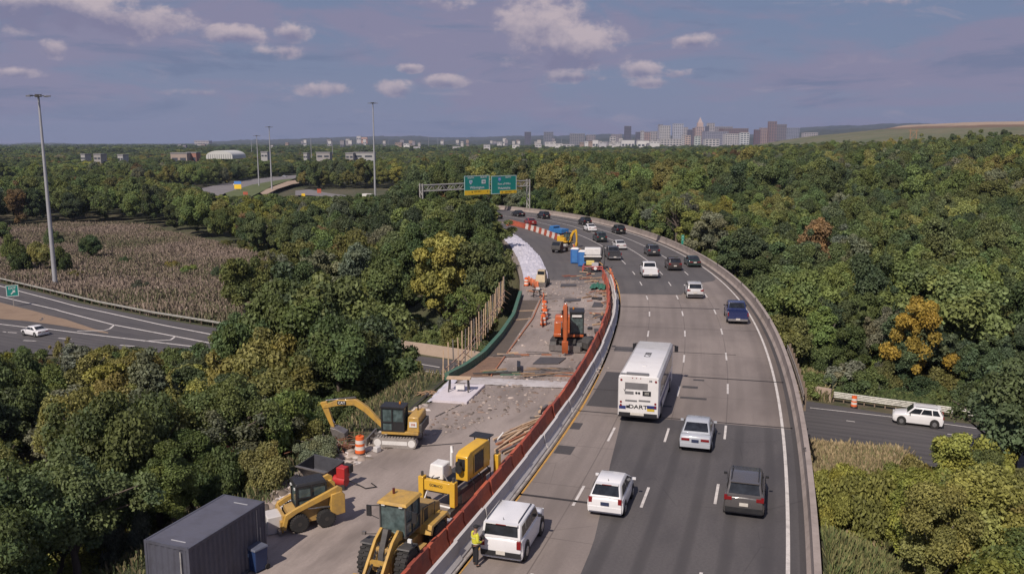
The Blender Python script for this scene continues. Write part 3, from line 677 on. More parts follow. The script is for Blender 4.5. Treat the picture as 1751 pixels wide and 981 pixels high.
def place_trees():
    rs = np.random.RandomState(5); C = []
    for r0, r1, sp in ((16, 110, 3.9), (110, 260, 5.3), (260, 620, 8.2), (620, 1700, 13.0)):
        n = int(r1 / sp) + 2; gx, gy = np.meshgrid(np.arange(-n, n + 1) * sp, np.arange(0, n + 1) * sp); gx = gx + (np.arange(gy.shape[0]) % 2)[:, None] * sp / 2
        x = (gx + rs.uniform(-.38, .38, gx.shape) * sp).ravel(); y = (gy + rs.uniform(-.38, .38, gx.shape) * sp).ravel(); r = np.hypot(x, y)
        k = (r >= r0) & (r < r1) & (y > 8) & (np.abs(x) < .74 * y + 14); C.append(np.stack([x[k], y[k], np.full(k.sum(), sp)], 1))
    C = np.concatenate(C); x, y, sp = C.T; g = ground_h(x, y); gap = low_gap(x, y); s, o, d = road_coords(x, y)
    L = np.interp(s, [t[0] for t in T_LEFT], [t[1] for t in T_LEFT])
    u, vg = rows_np(x, y, g); dist = np.hypot(x, y)
    inf = poly_in(x, y, FIELD); inc = poly_in(x, y, CLEAR); inr = poly_in(x, y, REED)
    n1 = vn(x, y, .05, 21); n2 = vn(x, y, .11, 22); n3 = rs.rand(len(x)); LF = np.hypot(x - 1065, y - 1400) < 690
    for i in range(len(x)):
        if inf[i] or inc[i] or LF[i] or (abs(x[i] - 4.3) < 8 and 200 < y[i] < 229): continue
        near = dist[i] < 110; Rc = (rs.uniform(1.9, 3.4) if near else rs.uniform(2.7, 4.4)); 
        if dist[i] > 260: Rc = rs.uniform(4.2, 6.2)
        if dist[i] > 620: Rc = rs.uniform(6, 9.5)
        T = Rc * rs.uniform(2.1, 3.0) if dist[i] < 620 else rs.uniform(9.5, 13)
        kind = rs.choice(['broad', 'tall', 'layer', 'sparse'], p=[.44, .22, .22, .12])
        onroad = -70 < s[i] < 240 and d[i] < 60
        if onroad:
            rr = Rc * .8 if s[i] < 30 else Rc * .45
            if L[i] - (2.2 if s[i] > 60 else 3.0) - rr < o[i] < 1.3 + rr: continue
        if gap[i] < Rc * .75 + 1.5: continue
        right = o[i] > 0; shr = False
        mr = 0
        ui = u[i]
        if not right and y[i] < 102 and ui < 760:
            mr = np.interp(ui, [-300, 60, 90, 330, 372, 400, 440, 480, 600, 640, 665, 690, 760], [606, 600, 592, 600, 575, 530, 500, 470, 480, 520, 620, 662, 690])
            if ui > 380: mr = max(mr, np.interp(ui, [380, 480, 600, 700], [460, 470, 480, 640]))
            if y[i] < 62: mr = max(mr, np.interp(ui, [-200, 200, 420, 560, 700, 760], [600, 610, 640, 690, 720, 760]))
        elif right and y[i] < 72 and ui > 1300:
            mr = np.interp(ui, [1380, 1410, 1500, 1605, 1640, 1690, 1800], [850, 800, 788, 792, 650, 610, 600])
            if y[i] < 46: mr = max(mr, 800)
        elif 670 < ui < 800 and 95 < y[i] < 128: mr = 552
        elif ui < 700 and y[i] < 520: mr = np.interp(ui, [-100, 200, 330, 360, 660, 690], [305, 300, 318, 336, 336, 310])
        elif ui < 908 and y[i] < 232: mr = np.interp(ui, [690, 720, 830, 845, 908], [337, 339, 342, 372, 385])
        if right and y[i] > 72 and y[i] < 150 and ui < 1600 and o[i] < 9: T *= .75
        if right and 72 <= y[i] < 105 and gap[i] < 9 and ui > 1380: kind, shr, T = 'shrub', True, rs.uniform(1.5, 3)
        if inr[i] or (ui < 130 and 84 < y[i] < 128 and not right): continue
        u0, v0 = row_of(x[i], y[i], g[i] + T)
        if v0 < mr:
            rd = ray(u0, mr); zt = H + rd.z / rd.y * y[i]; T = zt - g[i]
            if T < 1.3: continue
            Rc = min(Rc, max(1.1, T * (.5 if T > 4.5 else .8)))
        if T < 4.6: kind, shr = 'shrub', True
        if right and y[i] < 72 and T < 5.5: kind, shr = 'shrub', True
        if dist[i] < 110 and rs.rand() < .18 and not shr and y[i] < 60: kind = 'shrub'; T = min(T, rs.uniform(2.5, 4.5)); Rc = min(Rc, 2.4)
        # colours by patches of wood
        a = n1[i] + .5 * (n3[i] - .5); b = n2[i] + .8 * (rs.rand() - .5)
        names = ['deep green', 'dark green', 'mid green', 'olive green', 'yellow green']; q = int(np.clip(2.0 + 2.6 * a + 1.3 * b, 0, 4)); nm = names[q]
        if q == 4 and rs.rand() < .45: nm = 'mid green'
        if rs.rand() < .018: nm = 'rusty brown'
        if rs.rand() < .05: nm = 'grey green'
        if rs.rand() < .0012 and right: nm = 'golden yellow'
        if right and y[i] < 64 and ui > 1380: nm = ['olive green', 'yellow green', 'olive green', 'mid green', 'olive green'][rs.randint(5)]
        if not right and y[i] < 100: nm = ['dark green', 'mid green', 'olive green', 'yellow green', 'grey green', 'deep green', 'olive green'][rs.randint(7)] if ui < 380 else ['dark green', 'deep green', 'mid green', 'dark green'][rs.randint(4)]
        if not right and y[i] < 50 and ui < 330: nm = ['deep green', 'dark green', 'mid green', 'dark green'][rs.randint(4)]
        TREES.append(dict(x=x[i], y=y[i], z=g[i], R=Rc, T=T, kind=kind, nm=nm, u=u0, d=dist[i], right=right, rz=rs.rand() * 6.28))
place_trees()
def understorey():
    rs = np.random.RandomState(15); sp = 4.4; n = int(250 / sp); gx, gy = np.meshgrid(np.arange(-n, n + 1) * sp, np.arange(3, n + 1) * sp)
    x = (gx + rs.uniform(-.5, .5, gx.shape) * sp).ravel(); y = (gy + rs.uniform(-.5, .5, gx.shape) * sp).ravel(); k = (np.abs(x) < .72 * y + 10) & (np.hypot(x, y) < 250); x, y = x[k], y[k]
    g = ground_h(x, y); gap = low_gap(x, y); s, o, d = road_coords(x, y); L = np.interp(s, [t[0] for t in T_LEFT], [t[1] for t in T_LEFT]); u, v = rows_np(x, y, g)
    inf = poly_in(x, y, FIELD); inr = poly_in(x, y, REED)
    for i in range(len(x)):
        if inf[i] or inr[i] or gap[i] < 3.0 or (abs(x[i] - 4.3) < 6 and 205 < y[i] < 229): continue
        R_ = rs.uniform(1.1, 2.3); T = rs.uniform(1.2, 3.0); m = 2.6 if s[i] < 45 else .4
        if -70 < s[i] < 240 and d[i] < 60 and L[i] - m - R_ < o[i] < 1.2 + R_: continue
        if o[i] < 0 and gap[i] < 7 and y[i] < 105: T = min(T, 1.6)
        uu, vv = row_of(x[i], y[i], g[i] + T)
        if o[i] < 0 and uu < 372 and y[i] < 104 and vv < 596: continue
        if o[i] < 0 and 690 < uu < 770 and y[i] < 95 and vv < 655: continue
        if o[i] > 0 and y[i] < 72 and 1380 < uu < 1630 and vv < np.interp(uu, [1380, 1500, 1630], [720, 782, 800]): continue
        nm = ['dark green', 'mid green', 'olive green', 'olive green', 'grey green', 'yellow green', 'rusty brown'][rs.choice(7, p=[.2, .25, .2, .12, .1, .08, .05])]
        TREES.append(dict(x=x[i], y=y[i], z=g[i], R=R_, T=T, kind='shrub', nm=nm, u=uu, d=float(np.hypot(x[i], y[i])), right=o[i] > 0, rz=rs.rand() * 6.28))
understorey()
def extra(u, v, zg, T, Rc, kind, nm):
    q = at(u, v, zg); q.z = float(ground_h(np.array([q.x]), np.array([q.y]))[0]); TREES.append(dict(x=q.x, y=q.y, z=q.z, R=Rc, T=T, kind=kind, nm=nm, u=u, d=q.length, right=q.x > 0, rz=rnd.random() * 6.28, keep=True))
extra(157, 443, -10.6, 6.5, 3.0, 'broad', 'deep green'); extra(40, 465, -10.6, 6, 3.2, 'shrub', 'dark green'); extra(70, 468, -10.6, 7, 3, 'broad', 'olive green'); extra(105, 470, -10.6, 6.5, 2.6, 'shrub', 'dark green')
extra(20, 440, -10.6, 6, 3.2, 'shrub', 'mid green'); extra(375, 478, -10.6, 2.4, 1.6, 'shrub', 'deep green'); extra(325, 470, -10.6, 2.2, 2.2, 'shrub', 'mid green'); extra(240, 497, -10.6, 2, 2, 'shrub', 'grey green'); extra(130, 476, -10.6, 2, 2, 'shrub', 'olive green')
extra(295, 460, -10.6, 2.2, 1.8, 'shrub', 'olive green'); extra(90, 420, -10.6, 5, 3, 'shrub', 'dark green'); extra(4, 410, -10.6, 6, 3, 'broad', 'dark green'); extra(216, 450, -10.6, 2, 1.6, 'shrub', 'deep green')
extra(1562, 662, -7.5, 9.5, 3.2, 'layer', 'golden yellow'); extra(1240, 440, -5, 10, 3.6, 'broad', 'yellow green'); extra(1535, 560, -5, 11, 5.5, 'broad', 'mid green'); extra(1625, 590, -5, 12, 6.5, 'broad', 'mid green')
extra(1425, 955, -6, 4.5, 2.2, 'shrub', 'olive green'); extra(1455, 985, -6, 4, 2.0, 'shrub', 'mid green'); extra(1412, 900, -6.5, 4, 2.0, 'shrub', 'mid green'); extra(1470, 930, -6.5, 4.4, 2.3, 'shrub', 'olive green'); extra(1405, 1000, -5.5, 4, 1.8, 'shrub', 'yellow green'); extra(1690, 800, -7.5, 8, 3.6, 'sparse', 'dark green'); extra(1735, 830, -7.5, 9.5, 4.2, 'broad', 'deep green')
for u_, y_, tr, R_, k_, n_ in ((412, 74, 532, 3.3, 'broad', 'dark green'), (455, 76, 488, 4.2, 'broad', 'dark green'), (485, 79, 470, 5.2, 'tall', 'deep green'), (532, 78, 478, 4.8, 'broad', 'dark green'), (575, 79, 470, 5.2, 'layer', 'dark green'), (620, 77, 486, 5.0, 'broad', 'mid green'), (640, 75, 535, 3.4, 'layer', 'dark green'), (505, 68, 520, 4.4, 'layer', 'mid green'), (600, 68, 530, 4.6, 'broad', 'deep green'), (430, 66, 560, 4.0, 'broad', 'olive green'), (560, 64, 560, 4.0, 'layer', 'dark green'), (470, 60, 610, 3.6, 'broad', 'olive green'),
                             (715, 178, 343, 5.5, 'broad', 'mid green'), (745, 186, 338, 5.0, 'broad', 'dark green'), (775, 170, 343, 5.5, 'layer', 'mid green'), (800, 176, 341, 5.5, 'broad', 'olive green'), (826, 168, 347, 4.8, 'broad', 'mid green'), (790, 140, 365, 5.0, 'broad', 'dark green'), (842, 140, 372, 4.0, 'broad', 'mid green'), (735, 140, 368, 5.0, 'tall', 'olive green'), (830, 118, 400, 4.6, 'broad', 'dark green'), (760, 118, 400, 5, 'layer', 'yellow green')):
    p_ = aty(u_, tr, y_); g_ = float(ground_h(np.array([p_.x]), np.array([p_.y]))[0]); TREES.append(dict(x=p_.x, y=p_.y, z=g_, R=R_, T=p_.z - g_, kind=k_, nm=n_, u=u_, d=math.hypot(p_.x, p_.y), right=False, rz=rnd.random() * 6.28, keep=True))
for u_, y_, tr, R_, n_ in ((255, 44, 660, 3.2, 'olive green'), (395, 46, 680, 3.4, 'grey green'), (150, 50, 650, 3.0, 'olive green'), (330, 56, 640, 3.2, 'yellow green')):
    p_ = aty(u_, tr, y_); g_ = float(ground_h(np.array([p_.x]), np.array([p_.y]))[0]); TREES.append(dict(x=p_.x, y=p_.y, z=g_, R=R_, T=p_.z - g_, kind='sparse', nm=n_, u=u_, d=math.hypot(p_.x, p_.y), right=False, rz=rnd.random() * 6.28, keep=True))
extra(108, 640, -8, 5.8, 1.7, 'sparse', 'olive green'); extra(228, 655, -8, 5.6, 1.8, 'sparse', 'olive green'); extra(395, 850, -2, 3.0, 1.7, 'shrub', 'red'); extra(365, 835, -2, 3.4, 1.8, 'shrub', 'rusty brown')
extra(1240, 410, -5, 12, 3.4, 'broad', 'yellow green'); extra(555, 800, -.5, 1.6, 1.3, 'shrub', 'grey green'); extra(450, 850, -1, 2.2, 1.6, 'shrub', 'olive green'); extra(520, 772, -1.2, 2.4, 1.8, 'shrub', 'olive green')
KINDW = {'broad': 'broad crowned', 'tall': 'tall oval', 'layer': 'spreading layered', 'shrub': 'low bushy', 'sparse': 'thin open branched'}
def tvar(nm, r):
    t = np.array(TINT[nm]); k = .70 + .60 * r.rand(); return tuple((t * k * (1 + .14 * (r.rand(3) - .5))).tolist())
def build_trees():
    r = np.random.RandomState(9); vis = [t for t in TREES if -60 < t['u'] < 1810]
    for t in vis: t['score'] = t['R'] / t['d'] + (1 if t.get('keep') else 0)
    vis.sort(key=lambda t: -t['score']); solo = vis[:296]; rest = vis[296:] + [t for t in TREES if not (-60 < t['u'] < 1810)]
    first = {}
    for t in solo:
        fine = t['d'] < 62; lib = FINE if fine else PROTO; ms = lib[t['kind']]; cm, tm = ms[r.randint(len(ms))]
        sh = t['kind'] == 'shrub'
        where = 'beyond the curved parapet right of the highway' if t['right'] else ('beside the construction deck left of the highway' if t['y'] < 102 else 'in the wood between the reed field and the highway')
        if t.get('keep') and t['y'] > 130 and not t['right'] and t['u'] < 400: where = 'standing in the dry reed field'
        lab = '%s %s %s %s' % (t['nm'], KINDW[t['kind']], 'shrub' if sh else 'tree', where)
        e = empty('shrub' if sh else 'tree', lab, 'shrub' if sh else 'tree', (t['x'], t['y'], t['z'] - .1), t['rz'], lab.replace('tree', 'trees').replace('shrub', 'shrubs'))
        e.scale = (t['R'], t['R'], t['T'] / PROTO_H[t['kind']])
        c = bpy.data.objects.new('crown', cm); col.objects.link(c); c.parent = e; c['tint'] = tvar(t['nm'], r)
        k = bpy.data.objects.new('trunk', tm); col.objects.link(k); k.parent = e
        if not fine: first.setdefault(id(cm), c)
    # everything else is one wood of instances of those crowns
    kinds = ['broad', 'tall', 'layer', 'shrub', 'sparse']; order = []
    for k in kinds:
        for j, (cm, tm) in enumerate(PROTO[k]):
            if id(cm) in first: order.append((k, first[id(cm)]))
    byk = {k: [i for i, (kk, _) in enumerate(order) if kk == k] for k in kinds}
    V = []; idx = []; rot = []; scl = []; tin = []
    for t in rest:
        kk = t['kind'] if byk[t['kind']] else 'broad'
        V.append((t['x'], t['y'], t['z'] - .1)); idx.append(byk[kk][r.randint(len(byk[kk]))]); rot.append((0, 0, t['rz'])); scl.append((t['R'], t['R'], t['T'] / PROTO_H[kk])); tin.append(tvar(t['nm'], r))
    # far-off woods to the foot of the hills
    n = 5200; d = 1500 * np.exp(r.rand(n) * math.log(5600 / 1500)); a = r.uniform(-R(35), R(35), n)
    for i in range(n):
        x, y = d[i] * math.sin(a[i]), d[i] * math.cos(a[i])
        if math.hypot(x - 1065, y - 1400) < 700: continue
        if vn(np.array([x]), np.array([y]), .004, 77)[0] + .35 * r.randn() < -.25: continue
        w = r.uniform(10, 26) * (1 + d[i] / 6000); kk = 'shrub'
        V.append((x, y, -9)); idx.append(byk[kk][r.randint(len(byk[kk]))]); rot.append((0, 0, r.rand() * 6.28)); scl.append((w, w * .8, r.uniform(9, 15))); tin.append(tvar(['dark green', 'deep green', 'dark green', 'mid green'][r.randint(4)], r))
    me = bpy.data.meshes.new('woods'); me.vertices.add(len(V)); me.vertices.foreach_set('co', np.array(V, np.float32).ravel())
    for nm, ty, dat in (('pick', 'INT', idx), ('rot', 'FLOAT_VECTOR', rot), ('scl', 'FLOAT_VECTOR', scl)):
        at_ = me.attributes.new(nm, ty, 'POINT'); at_.data.foreach_set('value' if ty == 'INT' else 'vector', np.array(dat, np.int32 if ty == 'INT' else np.float32).ravel())
    at_ = me.attributes.new('tint', 'FLOAT_COLOR', 'POINT'); at_.data.foreach_set('color', np.c_[np.array(tin), np.ones(len(tin))].astype(np.float32).ravel())
    o = bpy.data.objects.new('woods', me); col.objects.link(o); o['kind'] = 'stuff'; me.materials.append(M_LEAF)
    ng = bpy.data.node_groups.new('woods', 'GeometryNodeTree'); ng.interface.new_socket('Geometry', in_out='INPUT', socket_type='NodeSocketGeometry'); ng.interface.new_socket('Geometry', in_out='OUTPUT', socket_type='NodeSocketGeometry')
    gi = ng.nodes.new('NodeGroupInput'); go = ng.nodes.new('NodeGroupOutput'); ins = ng.nodes.new('GeometryNodeInstanceOnPoints'); g2i = ng.nodes.new('GeometryNodeGeometryToInstance')
    for k, ob in reversed(order):          # joined bottom-up: the last link comes first in the list
        oi = ng.nodes.new('GeometryNodeObjectInfo'); oi.inputs[0].default_value = ob; oi.transform_space = 'ORIGINAL'; oi.inputs['As Instance'].default_value = True
        ng.links.new(oi.outputs['Geometry'], g2i.inputs[0])
    def attr(nm, ty):
        q = ng.nodes.new('GeometryNodeInputNamedAttribute'); q.data_type = ty; q.inputs[0].default_value = nm; return q.outputs[0]
    ng.links.new(gi.outputs[0], ins.inputs['Points']); ng.links.new(g2i.outputs[0], ins.inputs['Instance']); ins.inputs['Pick Instance'].default_value = True
    ng.links.new(attr('pick', 'INT'), ins.inputs['Instance Index']); ng.links.new(attr('rot', 'FLOAT_VECTOR'), ins.inputs['Rotation']); ng.links.new(attr('scl', 'FLOAT_VECTOR'), ins.inputs['Scale'])
    ng.links.new(ins.outputs[0], go.inputs[0]); md = o.modifiers.new('woods', 'NODES'); md.node_group = ng
    print('TREES solo', len(solo), 'rest', len(V))
build_trees()

# reeds: tall dry grass in the field and beside the bridge
def reeds(name, P, n, hgt, w, tints, seed, z=None, holes=None):
    r = np.random.RandomState(seed); P = np.array(P); x = []; y = []
    while len(x) < n:
        xx = r.uniform(P[:, 0].min(), P[:, 0].max(), 4000); yy = r.uniform(P[:, 1].min(), P[:, 1].max(), 4000); k = poly_in(xx, yy, P); k &= low_gap(xx, yy) > 1.2
        q = vn(xx, yy, .12, seed) + .5 * r.randn(4000); k &= q > -.7; x += list(xx[k]); y += list(yy[k])
    x = np.array(x[:n]); y = np.array(y[:n]); z = ground_h(x, y) - .05; h = hgt * (.55 + .6 * r.rand(n)) * (.8 + .3 * vn(x, y, .1, seed + 1)); a = r.rand(n) * 3.14; ww = w * (.5 + r.rand(n)); lx, ly = .25 * r.randn(n) * h, .25 * r.randn(n) * h
    ca, sa = np.cos(a) * ww, np.sin(a) * ww
    V = np.stack([np.stack([x - ca * .6, y - sa * .6, z], 1), np.stack([x + ca * .6, y + sa * .6, z], 1), np.stack([x + lx + ca, y + ly + sa, z + h], 1), np.stack([x + lx - ca, y + ly - sa, z + h * .93], 1)], 1).reshape(-1, 3)
    T = np.array(tints); m = .5 + .5 * vn(x, y, .07, seed + 3) + .25 * r.randn(n); i = np.clip((m * len(T)).astype(int), 0, len(T) - 1); c = T[i] * (.7 + .6 * r.rand(n))[:, None]
    nt_ = NT('reeds'); ca_ = nt_.N.new('ShaderNodeAttribute'); ca_.attribute_name = 'Col'; nt_.L.new(ca_.outputs[0], nt_.b.inputs['Base Color']); nt_.b.inputs['Roughness'].default_value = .9
    o = npmesh(name, V, np.arange(4 * n).reshape(-1, 4), nt_.m, colr=np.repeat(np.c_[c, np.ones(n)], 4, 0)); o['kind'] = 'stuff'
reeds('dry_reeds', FIELD, 150000, 1.7, .075, [(.10, .105, .05), (.16, .135, .085), (.20, .155, .115), (.235, .18, .14), (.26, .20, .165)], 3)
reeds('tall_reeds', REED, 26000, 2.3, .035, [(.30, .23, .13), (.24, .19, .10), (.16, .16, .065), (.30, .24, .15)], 4)
verge = [tuple(at_low(u, v))[:2] for u, v in ((-60, 462), (0, 480), (165, 519), (365, 555), (372, 540), (250, 515), (120, 482), (0, 455), (-60, 445))]
reeds('verge_grass', verge, 9000, .8, .22, [(.06, .085, .025), (.09, .10, .035), (.12, .10, .05)], 6)
vg3 = [tuple(q)[:2] for q in (at_low(660, 588), at_low(800, 610), at_low(830, 590), at_low(780, 570), at_low(670, 566))]
reeds('verge_grass', vg3, 16000, .8, .07, [(.10, .14, .035), (.14, .18, .05), (.17, .19, .07)], 17)
vg2 = [tuple(q)[:2] for q in (at_low(1390, 672), at_low(1640, 706), at_low(1640, 690), at_low(1400, 655))]
reeds('verge_grass', vg2, 5000, .9, .14, [(.06, .09, .025), (.10, .12, .04)], 7)
wb = [tuple(RP(s, interp(s, T_LEFT) - k))[:2] for s, k in ((-18, .9), (0, 1.2), (20, 1.5), (34, 1), (34, 6), (20, 8), (0, 8), (-18, 9))]
reeds('weeds', wb, 10000, .6, .03, [(.09, .10, .035), (.15, .14, .06), (.20, .16, .09), (.07, .09, .03)], 8)
vq = [tuple(RP(s, k))[:2] for s, k in ((-14, 1.3), (9, 1.3), (9, 8), (-14, 9))]
reeds('weeds', vq, 30000, 1.0, .018, [(.13, .15, .05), (.18, .17, .07), (.10, .13, .045)], 19)
vr = [tuple(RP(s, k))[:2] for s, k in ((9, 1.3), (60, 1.3), (60, 8), (9, 7))]
reeds('tall_reeds', vr, 22000, 1.7, .032, [(.20, .17, .08), (.12, .13, .045), (.25, .19, .11)], 9)
# ------------------------------------------------------------------ vehicles
M_GLASS = glass_mat(); M_TYRE = mat('tyre_rubber', (.022, .021, .021), .85, 0, .3, 4, (.06, .052, .045)); M_BLACK = mat('black_trim', (.02, .02, .022), .5, 0, .2, 3, (.05, .045, .04))
M_RIM = mat('alloy_rim', (.45, .45, .46), .3, .8, .3, 5); M_RED = mat('red_lens', (.20, .010, .012), .2, 0, .1, 3); M_AMB = mat('amber_lens', (.55, .20, .02), .3, 0, .1, 3); M_LENS = mat('clear_lens', (.7, .7, .68), .15, 0, .1, 3)
M_PLATE = mat('number_plate', (.60, .56, .50), .5, 0, .2, 9); M_CHROME = mat('bright_metal', (.6, .6, .6), .25, .9, .2, 5)
M_DKPL = mat('blue_plate', (.03, .04, .09), .5, 0, .2, 9)
def text(body, size, m, parent, loc, rot, name='lettering', extrude=.004, align='CENTER', sx=1.0):
    cu = bpy.data.curves.new(name, 'FONT'); cu.body = body; cu.size = size; cu.align_x = align; cu.align_y = 'CENTER'; cu.extrude = extrude; cu.offset = size * .012
    t = bpy.data.objects.new(name, cu); me = bpy.data.meshes.new_from_object(t); bpy.data.objects.remove(t)
    o = bpy.data.objects.new(name, me); col.objects.link(o); me.materials.clear(); me.materials.append(m); o.parent = parent; o.location = loc; o.rotation_euler = rot; o.scale = (sx, 1, 1); return o
def lerp(a, b, t): return Vector(a).lerp(Vector(b), t)
def panel(mb, q, u0, u1, v0, v1, off=.008, th=.004):
    """a pane inset in the quad q = bl, br, tr, tl and set proud of it"""
    def P(u, v): return lerp(lerp(q[0], q[1], u), lerp(q[3], q[2], u), v)
    n = (Vector(q[1]) - Vector(q[0])).cross(Vector(q[3]) - Vector(q[0])).normalized() * off
    a = [P(u0, v0) + n, P(u1, v0) + n, P(u1, v1) + n, P(u0, v1) + n]; mb.quad(*a)
CARS = {
 'sedan': dict(L=4.75, W=1.82, H=1.45, hood=.86, belt=.94, tail=.98, cab=(1.15, .35, -.95, -1.75), taper=.76, wr=.33),
 'hatch': dict(L=4.0, W=1.72, H=1.53, hood=.92, belt=.98, tail=1.0, cab=(1.35, .35, -1.35, -1.93), taper=.73, wr=.31),
 'suv': dict(L=4.65, W=1.86, H=1.70, hood=1.02, belt=1.08, tail=1.08, cab=(1.05, .35, -1.85, -2.22), taper=.80, wr=.36),
 'boxy': dict(L=4.4, W=1.90, H=1.78, hood=1.12, belt=1.14, tail=1.14, cab=(.95, .45, -2.0, -2.14), taper=.87, wr=.38),
 'pickup': dict(L=5.8, W=2.0, H=1.86, hood=1.14, belt=1.2, tail=.80, cab=(1.35, .65, -.75, -1.05), taper=.82, wr=.40),
}
def make_car(name, label, cat, kind, pm, loc, rz, group=None, detail=2, rear_plate=None, rails=False, lamp=None, bed_dark=True, spare=False):
    p = CARS[kind]; L, W, Hh = p['L'], p['W'], p['H']; w = W / 2; hl = L / 2
    e = empty(name, label, cat, loc, rz, group); e.scale = (1, .89, 1)
    mb = MB(); pk = kind == 'pickup'; tail = p['tail']; rings = []
    st = [(hl, .74, p['hood'] - .34, .42), (hl - .06, .86, p['hood'] - .20, .30), (hl - .28, .95, p['hood'] - .07, .22), (hl - .8, 1, p['hood'], .2), (p['cab'][0], 1, p['belt'], .2), (0, 1, p['belt'], .2)]
    if pk: st += [(p['cab'][3] - .02, 1, p['belt'], .2), (p['cab'][3] - .04, 1, tail, .25), (-hl + .1, 1, tail, .3), (-hl, .97, tail - .03, .42)]
    else: st += [(p['cab'][3], 1, p['belt'], .2), (-hl + .16, .97, tail, .24), (-hl + .03, .93, tail - .07, .30), (-hl, .88, tail - .22, .40)]
    for y, k, zt, zb in st:
        ww = w * k; sh = .10 if not pk or y > p['cab'][3] else .02; h = zt - zb
        half = [(0, zb), (ww * .88, zb), (ww * .97, zb + .07), (ww, zb + h * .45), (ww * .985, zb + h * .72), (ww * .95, zt - sh * .5), (ww * .86, zt - .01), (0, zt + .02)]
        rings.append([(x, y, z) for x, z in half] + [(-x, y, z) for x, z in half[-2:0:-1]])
    mb.loft(rings); mb.build('body', pm, e, 40, bevel=.045 if L < 9 else 0)
    c0, c1, c2, c3 = p['cab']; zb, zt = p['belt'] - .03, Hh; wb, wt = w * .93, w * p['taper']; zr = (tail if not pk else p['belt']) - .03
    if kind in ('suv', 'boxy', 'hatch'): zr = p['belt'] - .03
    A = dict(fl=(-wb, c0, zb + .06), fr=(wb, c0, zb + .06), tfl=(-wt, c1, zt - .01), tfr=(wt, c1, zt - .01), trl=(-wt * .97, c2, zt - .02), trr=(wt * .97, c2, zt - .02), rl=(-wb * .97, c3, zr + .07), rr=(wb * .97, c3, zr + .07))
    cab = MB(); m_ = (c1 + c2) / 2
    def ring(y, a, z, b, zt_): return [(-a, y, z), (a, y, z), (b, y, zt_ - .05), (b * .93, y, zt_), (0, y, zt_ + .012), (-b * .93, y, zt_), (-b, y, zt_ - .05)]
    cab.loft([ring(c0, wb, zb, wb * .99, zb + .06), ring(c1, wb, zb, wt, zt - .01), ring(m_, wb, zb, wt, zt), ring(c2, wb * .98, zb, wt * .97, zt - .02), ring(c3, wb * .97, zr, wb * .95, zr + .07)])
    cab.build('cabin', pm, e, 45, bevel=.03)
    g = MB(); sl = [A['fl'], A['rl'], A['trl'], A['tfl']]; sr = [A['rr'], A['fr'], A['tfr'], A['trr']]
    f = MB(); panel(f, [A['fr'], A['fl'], A['tfl'], A['tfr']], .06, .94, .10, .90, .03); f.build('windscreen', M_GLASS, e, None)
    f = MB(); panel(f, [A['rl'], A['rr'], A['trr'], A['trl']], .07, .93, .10 if not pk else .12, .92, .03); f.build('rear_window', M_GLASS, e, None)
    n = 3 if kind in ('suv', 'boxy') else 2
    for side, q in ((-1, [A['rl'], A['fl'], A['tfl'], A['trl']]), (1, [A['rr'], A['fr'], A['tfr'], A['trr']])):
        zz0, zz1 = zb + .09, zt - .12; kx = .016
        def X(z): t = (z - zb) / (zt - zb); return side * (wb + (wt - wb) * t + kx)
        yr0 = c3 + (c2 - c3) * .25 + .10; yr1 = c2 + .10; yf0 = c0 - .15; yf1 = c1 + .02
        cuts = {2: (0, .44, 1), 3: (0, .25, .62, 1)}[n]
        for a, b in zip(cuts[:-1], cuts[1:]):
            g = MB(); y0, y1 = yr0 + (yf0 - yr0) * a + .04, yr0 + (yf0 - yr0) * b - .04; t0, t1 = yr1 + (yf1 - yr1) * a + .04, yr1 + (yf1 - yr1) * b - .04
            g.quad((X(zz0), y0, zz0), (X(zz0), y1, zz0), (X(zz1), t1, zz1), (X(zz1), t0, zz1)); g.build('side_window', M_GLASS, e, None)
    wr = p['wr']; ax = (hl - .86 if not pk else hl - .98, -hl + (.80 if not pk else 1.25))
    for y in ax:
        for sd in (-1, 1):
            ar = MB(); ar.cyl((sd * (w - .16), y, wr + .03), (sd * (w + .006), y, wr + .03), wr + .085, n=20); ar.build('wheel_arch', M_BLACK, e, 30)
            t = MB(); t.cyl((sd * (w - .22), y, wr), (sd * (w + .02), y, wr), wr, n=22); tw = t.build('wheel', M_TYRE, e, 30)
            r = MB(); r.cyl((sd * (w + .0), y, wr), (sd * (w + .032), y, wr), wr * .62, wr * .55, n=14); r.build('rim', M_RIM, tw, 30)
    lz = tail - .17 if kind != 'boxy' else .98
    if pk: lz = 1.02
    for sd in (-1, 1):
        t = MB()
        if kind == 'sedan': t.box((sd * w * .60, -hl + .0, tail - .20), (w * .50, .06, .13))
        elif kind == 'hatch': t.box((sd * w * .82, -hl + .04, .86), (w * .20, .09, .26))
        elif kind == 'suv': t.box((sd * w * .78, -hl + .02, .97), (w * .36, .08, .15)); t.box((sd * w * .90, -hl + .04, 1.0), (w * .14, .10, .24))
        elif kind == 'boxy': t.box((sd * w * .84, -hl - .0, .92), (w * .19, .09, .34))
        else: t.box((sd * w * .93, -hl - .0, 1.0), (w * .10, .06, .36))
        t.build('tail_light', M_RED, e, 30)
        t = MB(); t.box((sd * w * .70, hl - .12, p['hood'] - .26), (w * .36, .16, .15)); t.build('headlight', M_LENS, e, 30)
        t = MB(); t.box((sd * (w + .07), c0 - .32, p['belt'] + .06), (.17, .09, .11)); t.build('mirror', M_BLACK if rails or pk else pm, e, 30)
    t = MB(); t.box((0, -hl + .03, .44), (W * .92, .14, .22)); t.build('bumper', M_CHROME if pk else (M_BLACK if kind in ('suv', 'boxy') else pm), e, 40)
    t = MB(); t.box((0, -hl - .035, .50 if kind == 'boxy' else (.72 if kind != 'pickup' else .52)), (.40, .025, .16)); t.build('number_plate', rear_plate or M_PLATE, e, 30)
